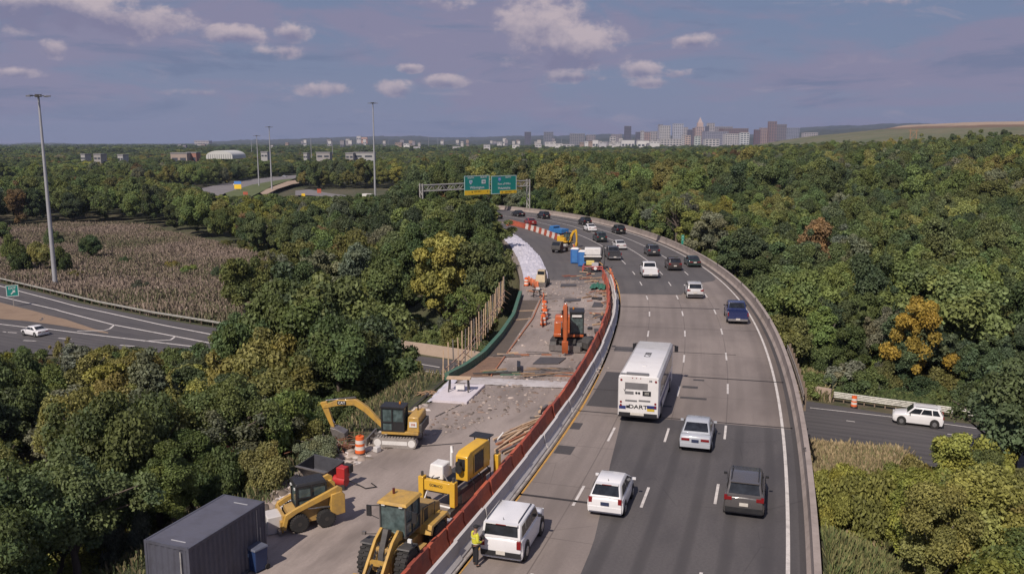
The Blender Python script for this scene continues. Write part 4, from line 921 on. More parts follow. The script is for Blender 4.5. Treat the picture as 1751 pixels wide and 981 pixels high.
    if pk:
        bz = 1.17; t = MB()
        for sd in (-1, 1): t.box((sd * (w - .05), (c3 - hl) / 2 - .02, (tail + bz) / 2), (.10, hl + c3 - .02, bz - tail))
        t.box((0, c3 - .06, (tail + bz) / 2), (W - .2, .06, bz - tail)); t.build('bed_side', pm, e, 30)
        t = MB(); t.box((0, -hl + .04, (bz + .55) / 2), (W - .12, .07, bz - .55)); t.build('tailgate', pm, e, 30)
        t = MB(); t.box((0, (c3 - hl) / 2, tail + .012), (W - .22, hl + c3 - .16, .02)); t.build('bed_floor', M_BLACK, e, 30)
    if rails:
        for sd in (-1, 1):
            t = MB(); t.tube([(sd * wt * .84, c1 - .1, zt), (sd * wt * .84, c1 - .2, zt + .055), (sd * wt * .84, c2 + .25, zt + .045), (sd * wt * .84, c2 + .12, zt - .01)], .022, 6); t.build('roof_rail', M_BLACK, e, 40)
    if kind in ('hatch', 'suv', 'boxy'): t = MB(); t.box((0, c2 - .04, zt - .03), (wt * 1.75, .26, .05)); t.build('spoiler', pm, e, 30)
    if kind in ('hatch', 'boxy'): t = MB(); t.cyl((0, c2 + .3, zt), (0, c2 + .2, zt + .14), .02, .008, 6); t.build('aerial', M_BLACK, e, 30)
    if spare: t = MB(); t.box((0, c2 - .17, zt - .04), (.45, .02, .03)); t.build('brake_light', M_RED, e, 30)
    return e
def on_road(u, v, L, z=0.0, dh=0.0):
    q = at(u, v, z); s = road_coords([q.x], [q.y])[0][0]; h = RH(s) + dh
    return (q.x + math.sin(h) * L / 2, q.y + math.cos(h) * L / 2, z + .012), -h
P_WHITE = paint('white', (.74, .73, .74)); P_SILVER = paint('silver', (.42, .44, .48), .3); P_GREY = paint('grey', (.085, .078, .078), .3); P_BLUE = paint('navy', (.018, .028, .10), .25)
P_BLK = paint('black', (.014, .014, .016), .2); P_DGREEN = paint('dark_green', (.018, .035, .032), .25); P_DGREY = paint('dark_grey', (.05, .05, .055), .25); P_REDC = paint('red', (.22, .02, .018), .3); P_BROWN = paint('dark_brown', (.05, .035, .03), .3); P_PALE = paint('pale_silver', (.55, .54, .54), .3)
GV = None
def car(u, v, kind, pm, label, cat='car', name=None, dh=0.0, **k):
    loc, rz = on_road(u, v, CARS[kind]['L'], dh=dh); return make_car(name or {'sedan': 'sedan', 'hatch': 'hatchback', 'suv': 'suv', 'boxy': 'suv', 'pickup': 'pickup_truck'}[kind], label, cat, kind, pm, loc, rz, 'vehicles driving on the highway', **k)
c1 = car(853, 968, 'boxy', P_WHITE, 'white boxy SUV with black roof rails stopped against the barrier beside the person', 'SUV', rails=True, dh=-.02, spare=True)
car(1032, 889, 'hatch', P_WHITE, 'small white hatchback with dark rear window, crossing the concrete edge', rear_plate=M_DKPL, spare=True)
car(1270, 891, 'suv', P_GREY, 'dark grey brown SUV with pale licence plate, closest to the outer parapet', 'SUV', rails=True)
car(1187, 777, 'sedan', P_SILVER, 'silver sedan with wide red tail lights just behind the bus', rear_plate=M_DKPL)
car(1262, 556, 'pickup', P_BLUE, 'dark blue pickup truck with chrome rear bumper', 'pickup truck')
car(1189, 512, 'suv', P_PALE, 'pale silver SUV on the concrete just past the asphalt edge', 'SUV')
car(1113, 477, 'pickup', P_WHITE, 'white pickup truck in the middle lane', 'pickup truck')
car(1155, 464, 'suv', P_BROWN, 'dark brown SUV beside the dark green car', 'SUV')
car(1189, 458, 'sedan', P_DGREEN, 'dark green sedan near the outer edge line')
car(1119, 439, 'suv', P_DGREY, 'grey green SUV ahead of the white pickup truck', 'SUV')
car(1052, 446, 'pickup', P_DGREY, 'dark grey pickup truck in the lane beside the work zone', 'pickup truck')
car(1063, 428, 'sedan', P_PALE, 'silver white sedan just ahead of the dark grey pickup truck')
car(1030, 415, 'suv', P_DGREEN, 'dark car ahead, between the white sedan and the work zone barrier', 'SUV')
car(1014, 397, 'sedan', P_WHITE, 'small white sedan far round the bend')
car(1063, 401, 'suv', P_BLK, 'black SUV far round the bend near the parapet', 'SUV')
car(1006, 386, 'suv', P_BLK, 'black car right behind the small white sedan on the bend', 'car')
car(936, 375, 'suv', P_BLK, 'large black vehicle sideways on the far bend', 'SUV')
car(894, 371, 'sedan', P_BLK, 'black car at the far end of the visible highway')
car(855, 375, 'sedan', P_BLK, 'black car farthest away, half hidden by the trees')
car(912, 386, 'sedan', P_REDC, 'red car behind the far orange barriers')
def low_car(u, v, kind, pm, label, cat, name, head, **k):
    q = at_low(u, v); return make_car(name, label, cat, kind, pm, (q.x, q.y, q.z + .012), head, **k)
low_car(1568, 724, 'suv', P_WHITE, 'white SUV on the lower road right of the bridge', 'SUV', 'suv', R(66), rails=True)
low_car(60, 573, 'sedan', P_WHITE, 'white sedan on the lower road at the far left', 'car', 'sedan', R(60))

def make_bus():
    loc, rz = on_road(1090, 724, 9.8); e = empty('bus', 'white city bus with black number on its roof and lettering on its rear', 'bus', loc, rz); e.scale = (1, .80, 1)
    W, L, Z0, Z1 = 1.29, 6.1, .42, 3.08
    def ring(y, k=1.0, zt=Z1, zb=Z0): w = W * k; return [(-w, y, zb), (w, y, zb), (w, y, zt - .30), (w * .97, y, zt - .10), (w * .86, y, zt), (-w * .86, y, zt), (-w * .97, y, zt - .10), (-w, y, zt - .30)]
    b = MB(); b.loft([ring(-L, .96, Z1 - .06, .5), ring(-L + .12, 1), ring(L - .2, 1), ring(L, .95, Z1 - .08)]); b.build('body', mat('bus_white', (.72, .70, .69), .4, 0, .25, .7, (.4, .37, .35), coat=.4), e, 30)
    M_BB = mat('bus_dark', (.02, .02, .024), .4); M_BG = mat('bus_grey', (.17, .165, .17), .5)
    b = MB(); b.box((0, 0, .47), (2.5, 11.8, .3)); b.build('underbody', M_BB, e, 30)
    for sd in (-1, 1):
        for k in range(7):
            y0 = -L + 1.2 + k * 1.42; g = MB(); g.box((sd * (W + .004), y0 + .66, 2.08), (.02, 1.3, .98)); g.build('side_window', M_GLASS, e, 20)
        g = MB(); g.box((sd * (W + .008), -.5, 1.12), (.02, 9.5, .30), ); g.build('side_stripe', mat('bus_blue', (.02, .035, .16), .4), e, 20)
        for y in (-3.9, 3.6):
            a = MB(); a.cyl((sd * 1.0, y, .52), (sd * 1.302, y, .52), .60, n=22); a.build('wheel_arch', M_BB, e, 30)
            a = MB(); a.cyl((sd * .98, y, .49), (sd * 1.315, y, .49), .49, n=24); wv = a.build('wheel', M_TYRE, e, 30); a = MB(); a.cyl((sd * 1.31, y, .49), (sd * 1.33, y, .49), .27, n=14); a.build('rim', M_RIM, wv, 30)
        a = MB(); a.box((sd * 1.52, L - .05, 2.62), (.26, .16, .44)); a.tube([(sd * 1.2, L - .1, 2.9), (sd * 1.5, L - .05, 2.85)], .03); a.build('mirror', M_BB, e, 30)
    y = -L - .012
    def rb(n, x, z, w, h, m, dy=0): q = MB(); q.box((x, y - dy, z), (w, .03, h)); return q.build(n, m, e, 20)
    rb('rear_window', -.13, 2.42, 1.42, .42, M_BG); rb('vent', -.57, 1.97, .55, .18, M_BG)
    for x in (-.12, .05): q = MB(); q.cyl((x, y + .01, 1.99), (x, y - .03, 1.99), .072, n=14); q.build('round_lamp', M_BB, e, 30)
    dd = rb('route_display', .53, 1.98, .52, .30, M_BB); text('305', .2, mat('display_letters', (.5, .48, .42), .5), dd, (.53, y - .022, 1.98), (R(90), 0, 0))
    rb('vent', -.44, 1.46, .74, .10, M_BG); rb('vent', .40, 1.50, .72, .10, M_BG)
    rb('blue_swoosh', -.98, 1.0, .42, .20, mat('bus_blue', (.02, .035, .16), .4)); rb('blue_swoosh', .86, 1.12, .6, .20, mat('bus_blue', (.02, .035, .16), .4), .002); rb('yellow_swoosh', .80, .93, .46, .15, mat('bus_yellow', (.60, .42, .04), .5))
    rb('emblem', -.62, 1.06, .24, .16, M_BB)
    text('DART', .34, M_BB, e, (.0, y - .018, 1.08), (R(90), 0, 0), sx=1.35)
    text('308', .13, M_BB, e, (.75, y - .018, 2.80), (R(90), 0, 0)); text('C-308', .62, M_BB, e, (-.05, .9, Z1 + .006), (0, 0, R(90)), sx=1.0)
    text('V', .22, M_BB, e, (-.86, y - .018, 2.12), (R(90), 0, 0))
    rb('bumper', 0, .56, 2.40, .26, M_BB, .04); rb('number_plate', -.04, .62, .85, .16, M_PLATE, .06)
    for sd in (-1, 1):
        for z in (2.78, 1.35, 1.14): q = MB(); q.cyl((sd * 1.08, y + .01, z), (sd * 1.08, y - .03, z), .07, n=12); q.build('tail_light', M_RED, e, 30)
    for x in (-.38, -.13, .13): q = MB(); q.cyl((x, y + .06, 2.93), (x, y - .0, 2.93), .035, n=8); q.build('marker_light', M_RED, e, 30)
    q = MB(); q.box((-.1, -L + .35, Z1 + .05), (1.4, .45, .10)); q.box((-1.0, -L + .3, Z1 - .02), (.3, .3, .14)); q.build('roof_vent', M_BG, e, 30)
    q = MB(); q.box((.05, -2.9, Z1 + .02), (.22, .22, .05)); q.build('roof_hatch', mat('bus_white', (.7, .7, .7)), e, 30)
make_bus()

# ------------------------------------------------------------------ person
def skin(name, V, E, Rr, m, parent=None, sub=2, root=0):
    me = bpy.data.meshes.new(name); me.from_pydata([tuple(v) for v in V], E, []); o = bpy.data.objects.new(name, me); col.objects.link(o)
    md = o.modifiers.new('skin', 'SKIN'); md.use_smooth_shade = True
    for i, r in enumerate(Rr):
        s_ = me.skin_vertices[0].data[i]; s_.radius = (r, r) if isinstance(r, float) else r; s_.use_root = (i == root)
    sb = o.modifiers.new('sub', 'SUBSURF'); sb.levels = sb.render_levels = sub; me.materials.append(m)
    if parent: o.parent = parent
    return o
def make_person(loc, rz):
    e = empty('person', 'person in yellow high visibility jacket and dark trousers standing between barrier and white SUV', 'person', loc, rz)
    SK = mat('skin', (.30, .17, .12), .6, 0, .1, 6); JK = mat('hi_vis_yellow', (.62, .60, .05), .7, 0, .15, 4); TR = mat('dark_trousers', (.018, .018, .022), .85, 0, .2, 5); BT = mat('boots', (.02, .017, .015), .6)
    V = [(0, 0, .98), (0, 0, 1.15), (0, 0, 1.38), (0, .0, 1.50), (0, .03, 1.60), (0, .045, 1.72), (.10, 0, .90), (.12, .02, .50), (.13, -.01, .10), (.13, .12, .04), (-.10, 0, .90), (-.11, .02, .50), (-.12, -.01, .10), (-.12, .12, .04),
         (.19, 0, 1.42), (.25, -.02, 1.15), (.17, .22, 1.10), (-.19, 0, 1.42), (-.26, -.02, 1.15), (-.13, .21, 1.08), (.12, .30, 1.10), (-.08, .29, 1.08)]
    E = [(0, 1), (1, 2), (2, 3), (3, 4), (4, 5), (0, 6), (6, 7), (7, 8), (8, 9), (0, 10), (10, 11), (11, 12), (12, 13), (2, 14), (14, 15), (15, 16), (2, 17), (17, 18), (18, 19), (16, 20), (19, 21)]
    Rr = [(.15, .11), (.14, .10), (.16, .10), .055, .075, .085, .08, .055, .045, .04, .08, .055, .045, .04, .06, .045, .035, .06, .045, .035, .03, .03]
    skin('body', V, E, Rr, SK, e)
    skin('jacket', [(0, 0, .93), (0, 0, 1.15), (0, 0, 1.38), (0, 0, 1.47), (.20, 0, 1.42), (.26, -.02, 1.15), (.18, .21, 1.10), (-.20, 0, 1.42), (-.27, -.02, 1.15), (-.14, .20, 1.08)], [(0, 1), (1, 2), (2, 3), (2, 4), (4, 5), (5, 6), (2, 7), (7, 8), (8, 9)], [(.20, .15), (.19, .14), (.20, .13), .09, .085, .07, .055, .085, .07, .055], JK, e)
    skin('trousers', [(0, 0, 1.0), (.10, 0, .88), (.12, .02, .50), (.13, -.01, .09), (-.10, 0, .88), (-.11, .02, .50), (-.12, -.01, .09)], [(0, 1), (1, 2), (2, 3), (0, 4), (4, 5), (5, 6)], [(.16, .125), .10, .078, .065, .10, .078, .065], TR, e)
    for sd in (-1, 1): skin('boot', [(sd * .125, -.03, .055), (sd * .128, .17, .04)], [(0, 1)], [.055, .042], BT, e)
    b = MB()
    b.sphere((0, .035, 1.75), .105, 14, 8, (1, 1.12, .75)); b.box((0, .17, 1.735), (.16, .12, .015)); b.build('cap', TR, e, 50)
    b = MB(); b.box((-.02, .34, 1.12), (.22, .03, .28), rx=-.5); b.build('clipboard', M_BLACK, e, 30)
    for sd in (-1, 1):
        for k in range(5):
            x = sd * .10 + (k - 2) * .016; z = 1.10 if sd > 0 else 1.08; pts = [(x, .30, z), (x, .345, z + .01), (x - sd * .012, .365, z - .015)] if k else [(x, .29, z + .02), (x + sd * .02, .32, z + .04)]
            f = MB(); f.tube(pts, [.0095] * len(pts), 6); f.build('finger', SK, e, 50)
    f = MB(); f.box((0, .135, 1.70), (.02, .03, .035)); f.build('nose', SK, e, 50)
    for z in (1.05, 1.30): b = MB(); b.tube([(.215 * math.cos(a), .165 * math.sin(a), z) for a in np.linspace(0, 2 * math.pi, 15)], .008, 4); b.build('reflective_band', mat('reflective_tape', (.7, .7, .68), .4), e, 40)
q = at(813, 967); make_person((q.x, q.y, .012), R(-62))
# ------------------------------------------------------------------ machines and site equipment
Y = mat('machine_yellow', (.52, .31, .06), .5, 0, .6, 1.4, (.22, .15, .075), coat=.3); Y2 = mat('bright_machine_yellow', (.66, .38, .03), .4, 0, .25, 1.6, (.30, .18, .05), coat=.3)
YD = mat('dusty_yellow', (.42, .26, .08), .6, 0, .5, 1.5, (.2, .14, .08)); DG = mat('machine_grey', (.05, .048, .048), .6, 0, .4, 2.5, (.13, .115, .10)); STL = mat('worn_steel', (.26, .24, .23), .5, .6, .5, 3, (.12, .09, .07)); ORX = mat('machine_orange', (.46, .11, .03), .45, 0, .4, 1.5, (.2, .07, .04), coat=.3)
WHT = mat('machine_white', (.70, .68, .66), .5, 0, .25, 2, (.35, .32, .3)); TRK = mat('track_dust', (.30, .27, .25), .8, 0, .5, 3, (.12, .11, .10)); HYD = mat('hydraulic_chrome', (.6, .6, .62), .2, .9)
CABGL = glass_mat('cab_glass', (.05, .07, .07), .12)
def wheel(parent, x, y, r, w, rimm, name='wheel', tread=True, out=1):
    b = MB(); b.loft([[(x + k * w, y + rr * math.cos(a), r + rr * math.sin(a)) for a in np.linspace(0, 2 * math.pi, 28, endpoint=False)] for k, rr in ((-.5, r * .55), (-.5, r * .88), (-.42, r * .97), (.42, r * .97), (.5, r * .88), (.5, r * .55))])
    if tread:
        for a in np.linspace(0, 2 * math.pi, 22, endpoint=False):
            for k in (-1, 1):
                aa = a + (.12 if k > 0 else 0); c = Vector((x + k * w * .24, y + (r * .99) * math.cos(aa), r + (r * .99) * math.sin(aa))); b.box(c, (w * .46, r * .12, r * .10), rx=aa + math.pi / 2)
    t = b.build(name, M_TYRE, parent, 30); b = MB(); b.cyl((x - w * .44, y, r), (x + w * .44, y, r), r * .57, n=20); b.cyl((x + out * w * .44, y, r), (x + out * w * .52, y, r), r * .22, n=12); b.build('rim', rimm, t, 30); return t
def curved_arm(x, w, pts_top, pts_bot): b = MB(); b.prism(pts_top + pts_bot[::-1], x - w / 2, x + w / 2); return b
def rod(a, b_, r1=.06, r2=.035, m1=None, parent=None):
    a, b_ = Vector(a), Vector(b_); o = MB(); o.cyl(a, a.lerp(b_, .58), r1, n=10); c = o.build('cylinder', m1 or DG, parent, 30); o = MB(); o.cyl(a.lerp(b_, .5), b_, r2, n=8); o.build('piston', HYD, c, 30)
def cab(parent, x0, x1, y0, y1, z0, z1, frame=DG, roof=Y, tilt=.0, post=.07, roofover=.12, name='cab'):
    g = MB(); g.box(((x0 + x1) / 2, (y0 + y1) / 2, (z0 + z1) / 2), (x1 - x0 - .04, y1 - y0 - .04, z1 - z0 - .06)); c = g.build(name, CABGL, parent, 30)
    f = MB()
    for x in (x0, x1):
        for y in (y0, y1, (y0 + y1) / 2): f.box((x, y, (z0 + z1) / 2), (post, post, z1 - z0))
        for z in (z0 + .03, z1 - .04, z0 + (z1 - z0) * .42): f.box((x, (y0 + y1) / 2, z), (post * .9, y1 - y0, post))
    for y in (y0, y1):
        for z in (z0 + .03, z1 - .04): f.box(((x0 + x1) / 2, y, z), (x1 - x0, post * .9, post))
    f.build('frame', frame, c, 30)
    f = MB(); f.box(((x0 + x1) / 2, (y0 + y1) / 2, z1 + .05), (x1 - x0 + roofover * 2, y1 - y0 + roofover * 2, .13), top=(.9, .92)); f.build('roof', roof, c, 30, bevel=.02)
    return c

def wheel_loader():
    q = at(678, 962, .8); rear = RP(-1.2, -17.2); h = 0
    e = empty('wheel_loader', 'dusty yellow wheel loader with big black tyres facing the camera at the bottom', 'wheel loader', (q.x - .36, q.y + .25, .012), math.pi - .36); e.scale = (.80, .82, .92)
    # +Y forward (towards the camera); origin between the front wheels
    RM = mat('loader_rim', (.16, .11, .07), .7, 0, .5, 3)
    for x in (-1.05, 1.05):
        for y in (0, -3.3): wheel(e, x, y, .80, .62, RM, out=1 if x > 0 else -1)
        b = MB(); b.prism([(-.85 + .0, 1.10), (-.55, 1.62), (.35, 1.68), (.40, 1.62), (-.5, 1.55), (-.78, 1.05)], x - .34, x + .34); b.build('fender', DG, e, 30)
    b = MB(); b.box((0, -.2, .95), (1.1, 1.7, .75)); b.box((0, .45, 1.1), (.9, .5, 1.1), top=(.8, .6)); b.build('front_frame', YD, e, 30, bevel=.03)
    b = MB(); b.box((0, -2.7, .95), (1.2, 2.9, .7)); b.build('rear_frame', YD, e, 30, bevel=.03)
    b = MB(); b.prism([(-2.15, 1.3), (-2.15, 2.45), (-3.3, 2.42), (-4.5, 2.1), (-4.6, 1.2)], -.72, .72); b.build('engine_hood', YD, e, 30, bevel=.06)
    b = MB(); b.box((.725, -2.8, 1.95), (.02, .42, .75)); b.box((-.725, -2.8, 1.95), (.02, .42, .75)); b.box((.725, -3.7, 1.75), (.02, .8, .4)); b.build('grille', M_BLACK, e, 30)
    for x in (-1.0, 1.0): b = MB(); b.prism([(-2.1, 1.35), (-2.3, 1.75), (-4.2, 1.75), (-4.5, 1.45), (-4.5, 1.25), (-4.1, 1.6), (-2.5, 1.6), (-2.3, 1.25)], x - .33, x + .33); b.build('rear_fender', Y, e, 30, bevel=.02)
    b = MB(); b.box((0, -4.75, 1.05), (1.9, .35, .75)); b.build('counterweight', YD, e, 30, bevel=.05)
    b = MB(); b.box((1.0, -1.55, .95), (.35, .9, .12)); b.box((1.0, -1.55, .55), (.35, .7, .08)); b.box((1.05, -1.15, 1.25), (.1, .08, .8)); b.box((-1.0, -1.55, .95), (.35, .9, .12)); b.build('steps', YD, e, 30)
    c = cab(e, -.72, .72, -2.05, -.55, 1.75, 3.25, DG, Y, roofover=.14)
    b = MB(); b.box((0, -1.5, 2.1), (.5, .5, .9)); b.build('seat', M_BLACK, c, 30); b = MB(); b.prism([(-.52, 1.78), (-.50, 1.95), (-.80, 1.98), (-.8, 1.78)], -.5, .5); b.build('dashboard', mat('dash', (.20, .24, .22), .6), c, 30)
    for x in (-.5, .5): b = MB(); b.box((x, -.50, 3.22), (.2, .12, .1)); b.build('work_light', M_LENS, c, 30)
    for sd in (-1, 1): b = MB(); b.tube([(sd * .78, -.55, 3.1), (sd * 1.25, -.45, 3.08)], .025); b.box((sd * 1.3, -.42, 2.85), (.26, .08, .5)); b.tube([(sd * .78, -.5, 2.5), (sd * 1.2, -.42, 2.65)], .02); b.build('mirror', M_BLACK, e, 30)
    b = MB(); b.cyl((.45, -1.5, 3.33), (.45, -1.5, 3.62), .07, n=10); b.build('beacon', mat('beacon', (.10, .02, .015), .3), c, 30)
    b = MB(); b.tube([(.3, -2.6, 2.4), (.3, -2.6, 3.0)], .06); b.build('exhaust', M_BLACK, e, 30)
    for sd in (-1, 1): b = MB(); b.tube([(sd * .8, -.7, 1.7), (sd * 1.25, .1, 1.95)], .02); b.box((sd * 1.3, .12, 2.0), (.2, .12, .15)); b.build('headlight', M_LENS if sd < 0 else STL, e, 30)
    for x in (-.48, .48):
        b = curved_arm(x, .15, [(-.55, 2.05), (-.2, 2.25), (.45, 1.95), (1.2, 1.25), (1.9, .55), (2.2, .25)], [(-.5, 1.7), (-.15, 1.75), (.35, 1.5), (.95, .85), (1.65, .25), (2.05, .0)]); b.build('lift_arm', Y, e, 30, bevel=.015)
        rod((x * .7, -.2, 1.0), (x * .85, .95, 1.15), .09, .05, YD, e)
    b = curved_arm(0, .3, [(-.15, 2.25), (.2, 2.4), (.75, 1.5), (.9, .75)], [(-.1, 1.95), (.15, 1.9), (.45, 1.35), (.65, .6)]); b.build('bellcrank', DG, e, 30, bevel=.02); rod((0, -.6, 1.8), (0, .1, 2.2), .1, .06, YD, e)
    b = MB(); b.box((0, 1.05, 1.15), (.95, .2, .2)); b.box((0, 2.0, .62), (1.2, .14, .16)); b.box((0, 2.05, .2), (1.2, .12, .14)); b.build('cross_tube', Y, e, 30)
    b = MB()
    for x in np.linspace(-.66, .66, 6): b.box((x, 2.12, .55), (.07, .09, 1.0))
    b.box((0, 2.12, 1.02), (1.5, .1, .08)); b.box((0, 2.12, .1), (1.5, .1, .1)); b.build('fork_carriage', YD, e, 30)
    b = MB(); [b.tube([(x, -.4, 1.5), (x * 1.2, .3, 1.75), (x, 1.0, 1.2), (x * .8, 1.9, .7)], .028, 6) for x in (-.22, -.30, .24, .32)]; b.tube([(-.3, .2, 1.5), (.3, .25, 1.5)], .05, 6); b.build('hydraulic_hoses', M_BLACK, e, 40)
    for sd in (-1, 1): b = MB(); b.tube([(sd * .80, -2.2, 1.8), (sd * .86, -2.2, 2.6), (sd * .86, -3.6, 2.4), (sd * .80, -3.6, 1.7)], .025, 6); b.build('hand_rail', M_BLACK, e, 40)
    for x in (-.5, .5): b = MB(); b.box((x, 2.8, .07), (.15, 1.3, .06)); b.build('fork', STL, e, 30)
wheel_loader()

def slipform_paver():
    q = at(774, 862); e = empty('slipform_paver', 'tall bright yellow paving machine with white engine cover behind the wheel loader', 'paving machine', (q.x, q.y, .012), -.43); e.scale = (.66, .82, .82)
    def leg(x, y):
        b = MB(); b.box((x, y, 1.25), (.42, .42, 1.5)); l = b.build('leg', Y2, e, 30, bevel=.03); b = MB(); b.cyl((x, y, .3), (x, y, .8), .14, n=12); b.cyl((x, y, 2.0), (x, y, 2.25), .10, n=10); b.build('column', DG, l, 30)
        b = MB(); b.prism([(y - .8, .22), (y - .65, .0), (y + .65, .0), (y + .8, .22), (y + .65, .44), (y - .65, .44)], x - .2, x + .2); b.build('track', DG, l, 30)
        return l
    leg(-1.75, -1.1); leg(.95, -1.25); leg(1.35, 3.9)
    b = MB(); b.box((-.35, -1.15, 1.55), (2.2, .35, .62)); b.build('front_beam', Y2, e, 30, bevel=.03); text('GOMACO', .24, M_BLACK, e, (-.45, -1.335, 1.6), (R(90), 0, 0))
    b = MB(); b.box((-.5, 1.2, 1.25), (1.5, 4.6, .35)); b.box((.9, 1.2, 1.05), (.18, 4.8, .25)); b.build('main_frame', DG, e, 30)
    b = MB(); b.box((-.75, -.35, 2.25), (1.25, 1.2, .85), top=(.85, .8)); b.build('engine_cover', WHT, e, 30, bevel=.08)
    b = MB(); b.prism([(.2, 1.5), (.2, 3.0), (.6, 3.2), (3.0, 3.2), (3.2, 3.0), (3.2, 1.5)], .15, 1.15); b.build('hopper_housing', Y2, e, 30, bevel=.04)
    b = MB(); b.box((1.16, 1.6, 2.3), (.03, 1.3, 1.1)); b.build('opening', M_BLACK, e, 30); b = MB(); b.box((.64, .19, 2.5), (.6, .03, .7)); b.build('radiator_opening', M_BLACK, e, 30)
    b = MB(); b.box((1.18, 1.65, 2.95), (.03, 1.4, .08)); b.box((1.18, 1.0, 2.3), (.03, .08, 1.3)); b.box((1.18, 2.3, 2.3), (.03, .08, 1.3)); b.build('edge_frame', Y, e, 30)
    b = MB(); b.cyl((.6, .0, 2.3), (.6, -.15, 2.3), .26, n=16); b.cyl((.5, -.1, 2.6), (.5, .2, 2.6), .18, n=12); b.build('air_filter', M_BLACK, e, 30)
    b = MB(); b.tube([(-.1, .1, 2.4), (-.1, .1, 3.2), (-.2, .3, 3.5)], .12, 10); b.build('exhaust', WHT, e, 40)
    b = MB(); b.box((.3, 3.4, 3.25), (1.6, .9, .06)); b.box((-.3, 3.4, 2.5), (.06, .06, 1.5)); b.box((1.0, 3.4, 2.5), (.06, .06, 1.5)); b.box((1.0, 3.0, 2.5), (.06, .06, 1.5)); b.build('canopy', M_BLACK, e, 30)
    b = MB(); b.box((.3, 3.2, 2.1), (1.3, .5, .9)); b.build('control_console', DG, e, 30)
    b = MB()
    for y in (.4, 1.5, 2.6): b.tube([(.9, y, 1.9), (1.35, y + .3, 1.3), (1.3, y + .5, .6)], .04, 6)
    b.tube([(-1.5, -.9, 1.9), (-.9, -1.0, 1.85), (-.4, -.9, 2.0)], .05, 6); b.tube([(.1, -.9, 1.9), (.5, -1.1, 1.6), (.9, -1.0, 1.9)], .05, 6); b.build('hoses', M_BLACK, e, 40)
    b = MB(); b.tube([(-1.6, -1.5, .55), (.9, -1.6, .55)], .06, 8); b.tube([(-1.4, -1.5, .55), (-1.3, -1.2, 1.1)], .05, 8); b.build('tow_bar', WHT, e, 40); b = MB(); b.tube([(1.0, 4.2, 2.6), (1.5, 4.6, 3.2)], .06, 8); b.build('spout', WHT, e, 40)
    b = MB(); b.box((.75, 1.3, .6), (.5, 3.2, .6)); b.build('mold', STL, e, 30)
    for a, c in (((-1.15, -1.0, 1.85), (-.65, -.8, 2.2)), ((.3, -1.0, 1.85), (-.2, -.8, 2.2))): b = MB(); b.cyl(a, c, .04, n=6); b.build('brace', STL, e, 30)
    b = MB(); b.box((.0, -2.5, .10), (2.2, 1.6, .16)); tag(b.build('steel_plate', mat('pale_plate', (.34, .34, .37), .6), None, 30, loc=e.location), 'pale grey flat plate lying on the deck in front of the paving machine', 'plate')
    p = col.objects[-1]; p.rotation_euler = (0, 0, -.43)
slipform_paver()

def skid_steer():
    q = at(528, 893); e = empty('skid_steer_loader', 'small yellow skid steer loader with black cab beside the shipping container', 'skid steer', (q.x, q.y, .012), R(118))
    # +Y is the front
    for x in (-.78, .78):
        for y in (.62, -.62): wheel(e, x, y, .42, .30, mat('skid_rim', (.05, .045, .04), .6), out=1 if x > 0 else -1)
    b = MB(); b.prism([(-1.25, .45), (-1.35, 1.0), (-1.2, 1.35), (-.6, 1.35), (.3, 1.0), (1.0, .85), (1.05, .3), (-1.1, .3)], -.60, .60); b.build('body', YD, e, 30, bevel=.03)
    b = MB(); b.prism([(-1.5, .55), (-1.5, 1.45), (-1.3, 1.62), (-.85, 1.55), (-.8, .75), (-1.1, .5)], .62, .95); b.build('rear_upright', Y, e, 30, bevel=.03); b = MB(); b.prism([(-1.5, .55), (-1.5, 1.45), (-1.3, 1.62), (-.85, 1.55), (-.8, .75), (-1.1, .5)], -.95, -.62); b.build('rear_upright', Y, e, 30, bevel=.03)
    for x in (-.80, .80): b = curved_arm(x, .16, [(-1.4, 1.75), (-1.2, 1.88), (.9, 1.12), (1.25, .95), (1.42, .3)], [(-1.4, 1.5), (-1.2, 1.55), (.7, .95), (1.12, .72), (1.25, .22)]); b.build('lift_arm', Y, e, 30, bevel=.02); rod((x, -1.1, .9), (x, .2, 1.05), .05, .03, DG, e)
    b = MB(); b.box((0, 1.28, .72), (1.5, .12, .35)); b.box((0, 1.38, .35), (1.4, .12, .5)); b.build('coupler', Y, e, 30); 
    c = cab(e, -.45, .45, -.75, .62, 1.0, 2.02, M_BLACK, M_BLACK, post=.08, roofover=.05); b = MB(); b.box((0, -.2, 1.3), (.45, .45, .6)); b.build('seat', M_BLACK, c, 30)
    b = MB(); b.box((0, 1.5, .16), (1.75, .12, .16)); b.build('attachment_plate', STL, e, 30)
    for x in (-.35, .35): b = MB(); b.box((x, .66, 1.9), (.14, .08, .09)); b.build('work_light', M_LENS, e, 30)
skid_steer()

